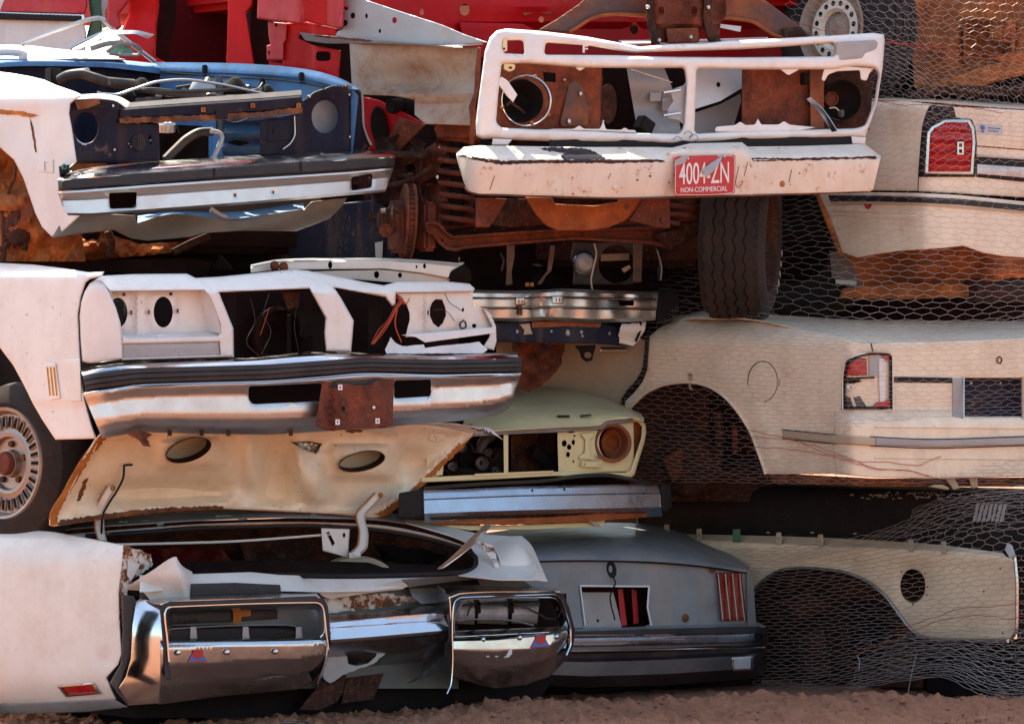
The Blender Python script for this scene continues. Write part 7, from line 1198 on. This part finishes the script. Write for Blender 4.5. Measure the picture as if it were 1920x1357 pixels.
for (u, v, d, w, h) in ((865, 862, .30, .10, .12), (905, 872, .26, .12, .06), (880, 885, .20, .16, .03), (925, 862, .34, .08, .10)): obox('engine_part', Wp(u, v, yy(u, d)), (w, .08, h), M['dark'], car, bev=.012)
for (u, v, r_) in ((862, 838, .024), (900, 868, .030), (926, 882, .020), (846, 874, .020), (912, 848, .018)): lathe('engine_pulley', Wp(u, v, yy(u, .16)), -BK, [(0, r_ * .3), (.01, r_ * .35), (.008, r_ * .8), (.02, r_), (.012, r_ * 1.02), (.0, r_ * .85)], M['grime'], car, 18)
tube('intake_pipe', [(900, 850, yy(900, .2)), (905, 830, yy(905, .2)), (922, 815, yy(922, .22))], .022, M['grime'], car, 10, 12)
for P in ([(828, 880), (838, 884), (846, 896)], [(850, 820), (862, 836), (880, 830), (890, 850)], [(935, 850), (925, 862), (915, 858)]): tube('engine_wire', [(u, v, yy(u, .12)) for u, v in P], .004, M['blk'], car, 6, 14)
loft('bent_moulding', [[(795, 912, yy(795, -.02)), (900, 904, yy(900, -.02)), (1020, 898, yy(1020, -.02)), (1090, 888, yy(1090, -.02)), (1130, 886, yy(1130, -.02)), (1180, 894, yy(1180, -.02)), (1218, 903, yy(1218, -.02))], [(795, 917, yy(795, -.06)), (900, 909, yy(900, -.06)), (1020, 903, yy(1020, -.06)), (1090, 894, yy(1090, -.06)), (1130, 892, yy(1130, -.06)), (1180, 899, yy(1180, -.06)), (1218, 906, yy(1218, -.06))]], M['rubber'], car, 40, 4)
yt = [(793, 919), (870, 916), (978, 911), (1100, 909), (1238, 907)]; yb = [(795, 966), (870, 963), (978, 960), (1100, 957), (1240, 954)]
yb_ = panel('bumper', band(yt, yb), M['blueplate'], car, prof(lambda u, v: YD(u, v) - .10, yt, yb, [(0, .03), (.1, .02), (.34, .006), (.37, .014), (.4, .002), (.92, -.022), (1, .0)]), t=.005, r=2, res=5, holes=[ell(998, 919, 2, 3, 8), ell(1058, 917, 2, 3, 8)])
panel('bumper_end', [(748, 925), (794, 918), (796, 967), (770, 974), (745, 972)], M['blk'], yb_, off(YD, -.11), t=.10, r=5, res=7)
panel('bumper_end', [(1238, 906), (1258, 908), (1260, 950), (1250, 962), (1240, 956)], M['blk'], yb_, off(YD, -.10), t=.10, r=5, res=6)
loft('bumper_under', [[(u, v, yy(u, -.08)) for u, v in yb], [(u + 2, v + 14, yy(u, -.02)) for u, v in yb]], M['blueplate'], yb_, 24, 4)
panel('rust_rail', wob([(808, 978), (900, 974), (1050, 968), (1120, 962), (1212, 962), (1215, 969), (1100, 978), (950, 984), (820, 982)], .8, 6), M['rust_bright'], car, off(YD, -.06), t=.02, r=1, res=6)
panel('lower_panel', [(825, 984), (950, 985), (1100, 979), (1135, 974), (1130, 986), (1000, 992), (880, 994)], M['yellow'], car, off(YD, -.02), t=.02, r=1, res=8)
panel('tow_hook', [(1104, 975), (1124, 982), (1126, 986), (1114, 985)], M['tan'], car, off(YD, -.06), t=.012, r=2, res=4)
shell('body_shell', 810, 1190, 830, 960, YD, .6, 1.6, M['darkb'], car)
# --- grey car
GD = lin(1000, 1.36, .0016)
def gg(u, o=0): return float(GD(u)) + o
car = thing('scrap_hatchback', Wp(1200, 1320, 2.1), 'faded blue grey car tail with missing plate panel and ribbed red lamp, bottom centre', 'car', 'scrap cars in the stacks')
A = M['grey']
loft('trunk_lid', [[(900, 1000, 2.6), (1030, 984, 2.7), (1120, 979, 2.75), (1200, 981, 2.75), (1270, 995, 2.7), (1340, 1022, 2.5), (1404, 1060, 2.08)], [(920, 1025, 1.9), (1030, 1012, 2.0), (1120, 1008, 2.05), (1200, 1010, 2.1), (1280, 1022, 2.15), (1350, 1045, 2.15), (1405, 1064, 2.04)], [(940, 1048, 1.38), (1030, 1043, 1.46), (1120, 1043, 1.60), (1200, 1045, 1.72), (1280, 1050, 1.84), (1350, 1060, 1.94), (1404, 1068, 2.0)], [(945, 1054, 1.34), (1030, 1050, 1.43), (1120, 1050, 1.57), (1200, 1052, 1.69), (1280, 1057, 1.81), (1350, 1065, 1.92), (1403, 1072, 1.99)]], A, car, 40, 24)
op = [(1088, 1098), (1217, 1099), (1215, 1140), (1221, 1168), (1205, 1176), (1096, 1175)]
gr_ = panel('rear_face', [(945, 1054), (1030, 1050), (1200, 1051), (1300, 1058), (1400, 1071), (1403, 1110), (1402, 1168), (1300, 1172), (945, 1180)], A, car, lambda u, v: GD(u, v) + .02 + .0000007 * (v - 1110) ** 2, t=.008, holes=[op], res=9)
tube('opening_trim', [(u, v, gg(u, .012)) for u, v in [(1097, 1172), (1088, 1098), (1217, 1099), (1214, 1138), (1221, 1172)]], .004, M['plate_white'], gr_, 6, -80)
panel('inner_plate', [(1092, 1110), (1150, 1110), (1166, 1176), (1094, 1178)], M['galv'], car, off(GD, .10), t=.01, res=8, holes=[ell(1121, 1163, 2.5, 3, 10)])
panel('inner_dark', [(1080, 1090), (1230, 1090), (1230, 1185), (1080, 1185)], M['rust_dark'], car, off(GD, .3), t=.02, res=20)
for P in ([(1158, 1104), (1168, 1104), (1176, 1172), (1164, 1174)], [(1184, 1104), (1194, 1106), (1198, 1168), (1188, 1170)]): panel('inner_post', P, M['redpink'], car, off(GD, .12), t=.03, r=2, res=6)
tube('lid_shadow_line', [(u, v + 1, gg(u, .0) + .0) for u, v in [(960, 1054), (1030, 1051), (1200, 1052), (1300, 1059), (1398, 1072)]], .004, M['dark'], gr_, 6, 30)  # dark tube painting the shadow under the lid overhang
panel('bumper_cap', band([(960, 1184), (1100, 1183), (1250, 1178), (1425, 1174), (1438, 1182)], [(960, 1195), (1100, 1194), (1250, 1190), (1425, 1186), (1438, 1188)]), M['rubber'], car, lambda u, v: GD(u, v) - .085 + .07 * sst(1415, 1442, u), t=.02, r=1, res=6)
lk = panel('lock_hole', ell(1147, 1067, 9, 16, 20, -.15), M['blk'], gr_, lambda u, v: GD(u, v) + .008 + gau(u, v, 1145, 1066, 4, 8, .03), t=.012, r=4, res=4)
tube('lock_cable', [(u, v, gg(u, .0)) for u, v in [(1150, 1082), (1154, 1092), (1148, 1106), (1144, 1118), (1146, 1135), (1150, 1150), (1153, 1162)]], .003, M['dark'], car, 6, 30)
for u, v in ((1336, 1068), (1286, 1158)): panel('rust_plug', ell(u, v, 6, 6 if u > 1300 else 8, 14), M['rust'], gr_, off(GD, .010), t=.006, r=1, res=4)
tl = panel('tail_lamp', [(1343, 1074), (1390, 1072), (1400, 1162), (1352, 1164)], M['dredlens'], car, lambda u, v: GD(u, v) - .0, t=.02, r=2, res=5)
for k in range(4): u0 = 1346 + k * 13.5; tube('lamp_rib', [(u0, 1075, gg(u0, -.006)), (u0 + 4.5, 1120, gg(u0, -.006)), (u0 + 9, 1162, gg(u0, -.006))], .0035, M['chrome'], tl, 6, 8)
loft('ledge', [[(960, 1180, gg(960, .02)), (1100, 1178, gg(1100, .02)), (1250, 1172, gg(1250, .02)), (1420, 1166, gg(1420, .04))], [(960, 1184, gg(960, -.06)), (1100, 1183, gg(1100, -.06)), (1250, 1178, gg(1250, -.06)), (1436, 1174, gg(1436, -.02))]], A, car, 20, 4)
gt = [(960, 1184), (1100, 1183), (1250, 1178), (1425, 1174), (1438, 1182)]; gb = [(960, 1280), (1100, 1288), (1250, 1284), (1400, 1272), (1428, 1262)]
def d_gb(u, v): return GD(u, v) - .08 + .07 * sst(1415, 1442, u)
gbm = panel('bumper', [(960, 1184), (1100, 1183), (1250, 1178), (1425, 1174), (1438, 1182), (1440, 1200), (1434, 1212), (1432, 1255), (1425, 1264), (1400, 1272), (1250, 1284), (1100, 1288), (960, 1282)], M['gbump'], car, prof(d_gb, gt, gb, [(0, .02), (.06, .0), (.18, .0), (.22, -.015), (.34, -.015), (.40, .03), (.48, .035), (.55, .0), (.8, .0), (1, .07)]), t=.006, r=2, res=6)
panel('bumper_strip', band([(960, 1196), (1100, 1195), (1250, 1191), (1436, 1186)], [(960, 1214), (1100, 1212), (1250, 1209), (1436, 1204)]), M['gline'], gbm, off(d_gb, -.022), t=.02, r=2, res=6)
for a, b in ((962, 1190), (1206, 1434)): tube('chrome_line', [(a, 1192 if a < 1000 else 1191, float(d_gb(a, 0)) - .012), (b, 1190 if b < 1200 else 1186, float(d_gb(b, 0)) - .012)], .0035, M['chrome_clean'], gbm, 6, 12)
tube('chrome_line', [(u, v, float(d_gb(u, v)) - .026) for u, v in ((960, 1222), (1100, 1220), (1250, 1217), (1434, 1213))], .0035, M['chrome_clean'], gbm, 6, 20)
tube('chrome_line', [(u, v, float(d_gb(u, v)) - .026) for u, v in ((960, 1204), (1100, 1203), (1250, 1199), (1434, 1194))], .002, M['chrome_clean'], gbm, 6, 20)
bl_ = panel('backup_lamp', fillet([(1372, 1231), (1414, 1229), (1412, 1256), (1374, 1258)], 4), M['chrome'], gbm, off(d_gb, -.008), t=.02, r=2, res=5)
panel('lens', fillet([(1376, 1235), (1408, 1233), (1407, 1253), (1377, 1254)], 3), M['lens'], bl_, off(d_gb, -.014), t=.01, r=1, res=5)
panel('body_side', [(1400, 1066), (1412, 1085), (1418, 1170), (1402, 1170)], A, car, lambda u, v: 2.0 + .003 * (u - 1400), t=.3, res=9)
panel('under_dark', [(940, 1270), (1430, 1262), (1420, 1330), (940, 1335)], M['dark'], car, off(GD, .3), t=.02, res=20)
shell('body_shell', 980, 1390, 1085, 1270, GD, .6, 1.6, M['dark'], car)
# ------------------------------------------------------------------ wire netting draped over the right stack
def netting(name, rows, ncol, counts, seed, r, D, label, jit=2.0, red=()):
    """hexagonal wire mesh: rows = [(v-curve as list of (u, v)) ...] control lines from top to bottom, counts = hex rows between them"""
    rg = np.random.default_rng(seed); L = [spl(c, 80) for c in rows]
    n = ncol * 2 + 1; S = np.linspace(0, 1, n); lines = [pl(l, n) for l in L]; allr = []
    for k in range(len(lines) - 1):
        for i in range(counts[k]): allr.append(lines[k] + (lines[k + 1] - lines[k]) * i / counts[k])
    allr.append(lines[-1]); R = np.stack(allr)       # (rows, n, 2)
    m = R.shape[0]
    low = np.zeros((m, n, 2)); I, J = np.mgrid[0:m, 0:n]
    for k in range(10):
        a, b = rg.uniform(.03, .22, 2); p = rg.uniform(0, 6, 2); low[..., 0] += np.sin(I * a + J * b * .5 + p[0]); low[..., 1] += np.sin(I * b + J * a * .5 + p[1])
    R = R + low * jit * .5 + rg.normal(0, .8, R.shape)
    du = np.zeros((m, n)); vstep = np.gradient(R[..., 1], axis=0)
    V = []; E = []
    # zigzag rows: each horizontal strand goes up/down by a third of the row spacing; verticals join neighbours
    z = np.where((I + J) % 2 == 0, .22, -.22) * rg.uniform(.5, 1.4, (m, n)); P = R.copy(); P[..., 1] += .85 * z * np.abs(vstep)
    dd = D(P[..., 0], P[..., 1]) + .006 * np.sin(I * .9 + J * .35) + rg.normal(0, .003, (m, n)) + .015 * np.sin(I * .13 + J * .08)
    x, y, zz_ = W(P[..., 0], P[..., 1], dd); A = np.stack([x, y, zz_], -1).reshape(-1, 3)
    for i in range(m):
        for j in range(n):
            if j + 1 < n: E.append((i * n + j, i * n + j + 1))
            if i + 1 < m and (i + j) % 2 == 0: E.append((i * n + j, (i + 1) * n + j))
    drop = rg.random(len(E)) < .012
    return A, [e for e, q in zip(E, drop) if not q], r
def wire_mesh(name, A, E, r, mat, parent):
    A = np.asarray(A); E = np.asarray(E); a, b = A[E[:, 0]], A[E[:, 1]]; t = b - a; t /= np.maximum(np.linalg.norm(t, axis=1), 1e-9)[:, None]
    up = np.where(np.abs(t[:, 2:3]) < .9, np.array([[0, 0, 1.]]), np.array([[1., 0, 0]])); n1 = np.cross(t, up); n1 /= np.linalg.norm(n1, axis=1)[:, None]; n2 = np.cross(t, n1)
    V = []; k = len(E); rr_ = np.where(np.abs(E[:, 1] - E[:, 0]) == 1, r, r * .6)[:, None]
    for end in (a, b):
        for q in range(3): th = 2 * math.pi * q / 3; V.append(end + rr_ * (math.cos(th) * n1 + math.sin(th) * n2))
    V = np.stack(V, 1).reshape(-1, 3); F = []
    for i in range(k):
        o = i * 6
        for q in range(3): F.append((o + q, o + (q + 1) % 3, o + 3 + (q + 1) % 3, o + 3 + q))
    return mesh_obj(name, V, F, mat, parent, 180)
def d_n1(u, v):
    a = U(u, v) - .12; b = MD(u, v) - .045
    return np.where(v < 380, a, a + (b - a) * sst(380, 640, v)) 
n1 = thing('wire_netting', Wp(1700, 620, 1.6), 'galvanised hexagonal wire netting hanging over the two white sedan tails, right', 'wire netting', 'wire netting over the right stack')
A_, E_, r_ = netting('mesh', [[(1450, -40), (1600, -45), (1760, -40), (2000, -40)], [(1500, 60), (1600, 70), (1760, 80), (2000, 90)], [(1600, 140), (1700, 148), (1800, 180), (2000, 205)], [(1560, 240), (1680, 250), (1820, 262), (2000, 270)], [(1380, 372), (1560, 376), (1760, 388), (2000, 400)], [(1225, 478), (1450, 478), (1700, 490), (2000, 500)], [(1215, 560), (1450, 590), (1600, 604), (1760, 606), (2000, 585)]], 24, [9, 7, 8, 10, 10, 11], 11, .00085, d_n1, '', 3.0)
wire_mesh('mesh', A_, E_, r_, M['wire'], n1)
A_, E_, r_ = netting('mesh', [[(1215, 560), (1450, 590), (1600, 606), (1760, 610), (2000, 590)], [(1180, 640), (1400, 650), (1700, 660), (2000, 650)], [(1150, 700), (1400, 720), (1700, 735), (2000, 725)], [(1150, 790), (1400, 800), (1700, 800), (2000, 790)], [(1170, 850), (1400, 860), (1700, 862), (2000, 850)], [(1190, 905), (1330, 902), (1500, 906), (1700, 905), (2000, 905)]], 34, [9, 8, 10, 8, 8], 12, .00075, d_n1, '', 2.5)
wire_mesh('mesh_lower', A_, E_, r_, M['wire'], n1)
for P in ([(1500, 60), (1560, 72), (1680, 80), (1780, 92), (1860, 105), (1980, 100)], [(1480, 40), (1580, 66), (1700, 86), (1800, 106), (1900, 112), (1990, 112)], [(1398, 806), (1450, 816), (1530, 836), (1590, 858), (1640, 880), (1700, 882), (1760, 896)], [(1400, 818), (1480, 822), (1540, 846), (1610, 866), (1660, 866), (1720, 874), (1765, 855)], [(1395, 838), (1470, 840), (1560, 856), (1640, 878), (1700, 880), (1745, 893)], [(1640, 190), (1700, 198), (1790, 196), (1880, 212)]):
    tube('red_strand', [(u + random.uniform(-1, 1), v + random.uniform(-1.5, 1.5), float(d_n1(u, v)) - .012) for u, v in pl(P, 26)], .0013, M['wire_red'], n1, 4, 60)
def d_n2(u, v): return CD(u, v) - .07 - .05 * sst(1200, 1300, v) + .03 * sst(1040, 980, v)
n2 = thing('wire_netting', Wp(1700, 1320, 1.5), 'bunched wire netting spread fan-like over the cream fender and the dirt, bottom right', 'wire netting', 'wire netting over the right stack')
A_, E_, r_ = netting('mesh', [[(1330, 1030), (1440, 1022), (1580, 1005), (1690, 972), (1780, 932), (2000, 905)], [(1310, 1050), (1440, 1050), (1600, 1022), (1760, 985), (1860, 955), (2000, 950)], [(1390, 1100), (1500, 1092), (1650, 1075), (1800, 1060), (1900, 1050), (2000, 1045)], [(1400, 1150), (1520, 1145), (1660, 1140), (1800, 1135), (1900, 1130), (2000, 1130)], [(1420, 1205), (1540, 1200), (1660, 1190), (1780, 1195), (1880, 1205), (2000, 1200)], [(1420, 1250), (1540, 1248), (1660, 1232), (1780, 1228), (1860, 1250), (2000, 1260)], [(1410, 1305), (1540, 1298), (1660, 1278), (1760, 1264), (1830, 1285), (1900, 1300), (2000, 1295)]], 25, [6, 7, 8, 9, 8, 9], 5, .0012, d_n2, '', 4.0)
wire_mesh('mesh', A_, E_, r_, M['wire'], n2)
for P in ([(1680, 1182), (1740, 1160), (1800, 1142), (1870, 1135), (1990, 1125)], [(1700, 1184), (1760, 1165), (1830, 1150), (1890, 1160), (1990, 1140)], [(1600, 1225), (1650, 1210), (1700, 1190)]):
    tube('red_strand', [(u, v + random.uniform(-2, 2), float(d_n2(u, v)) - .012) for u, v in pl(P, 20)], .0013, M['wire_red'], n2, 4, 50)
for P in ([(1720, 1222), (1712, 1250), (1706, 1280), (1702, 1302)], [(1606, 1228), (1612, 1240), (1610, 1258)]): tube('loose_strand', [(u, v, float(d_n2(u, v)) - .02) for u, v in P], .0016, M['wire'], n2, 4, 16)
A_, E_, r_ = netting('mesh', [[(1600, 1215), (1690, 1196), (1800, 1186), (1900, 1180), (2000, 1170)], [(1610, 1240), (1700, 1216), (1800, 1206), (1890, 1215), (2000, 1215)], [(1600, 1262), (1700, 1244), (1790, 1236), (1870, 1262), (2000, 1268)], [(1580, 1290), (1680, 1270), (1760, 1262), (1830, 1290), (1900, 1304), (2000, 1300)]], 13, [3, 5, 6], 9, .0014, off(d_n2, -.05), '', 6.0)
wire_mesh('mesh_fold', A_, E_, r_, M['wire'], n2)
A_, E_, r_ = netting('mesh', [[(1720, 955), (1800, 928), (1880, 916), (2000, 905)], [(1720, 980), (1800, 955), (1880, 945), (2000, 940)], [(1700, 1030), (1780, 1015), (1860, 1000), (2000, 985)]], 9, [4, 5], 19, .0010, off(d_n2, -.03), '', 5.0)
wire_mesh('mesh_fold', A_, E_, r_, M['wire'], n2)
A_, E_, r_ = netting('mesh', [[(1480, -40), (1700, -40), (2000, -30)], [(1560, 70), (1760, 90), (2000, 100)], [(1640, 150), (1800, 185), (2000, 215)], [(1620, 230), (1800, 262), (2000, 280)]], 20, [8, 8, 8], 23, .0006, off(d_n1, .06), '', 4.0)
wire_mesh('mesh_back', A_, E_, r_, M['wire'], n1)
# ------------------------------------------------------------------ small things on the dirt
wd_ = thing('weed', Wp(1486, 1334, .95), 'tiny green weed sprouting from the dirt below the netting', 'weed')
for k in range(7):
    a = random.uniform(-1.1, 1.1); h = random.uniform(.02, .05); b = wd_.location
    tube_world('blade', [b + Vector((0, 0, -.005)), b + Vector((math.sin(a) * h * .3, random.uniform(-.008, .008), h * .6)), b + Vector((math.sin(a) * h * .8, random.uniform(-.01, .01), h))], [.0022, .0018, .0004], M['leaf'], wd_, 4, sm=8)
o = loft('metal_scrap', [[(500, 1352, .30), (545, 1349, .32), (580, 1352, .34)], [(500, 1356, .27), (545, 1353, .27), (580, 1356, .30)]], M['bare'], None, 10, 4, t=.004); tag(o, 'small bright strip of metal lying in the dirt at the bottom edge', 'scrap metal')
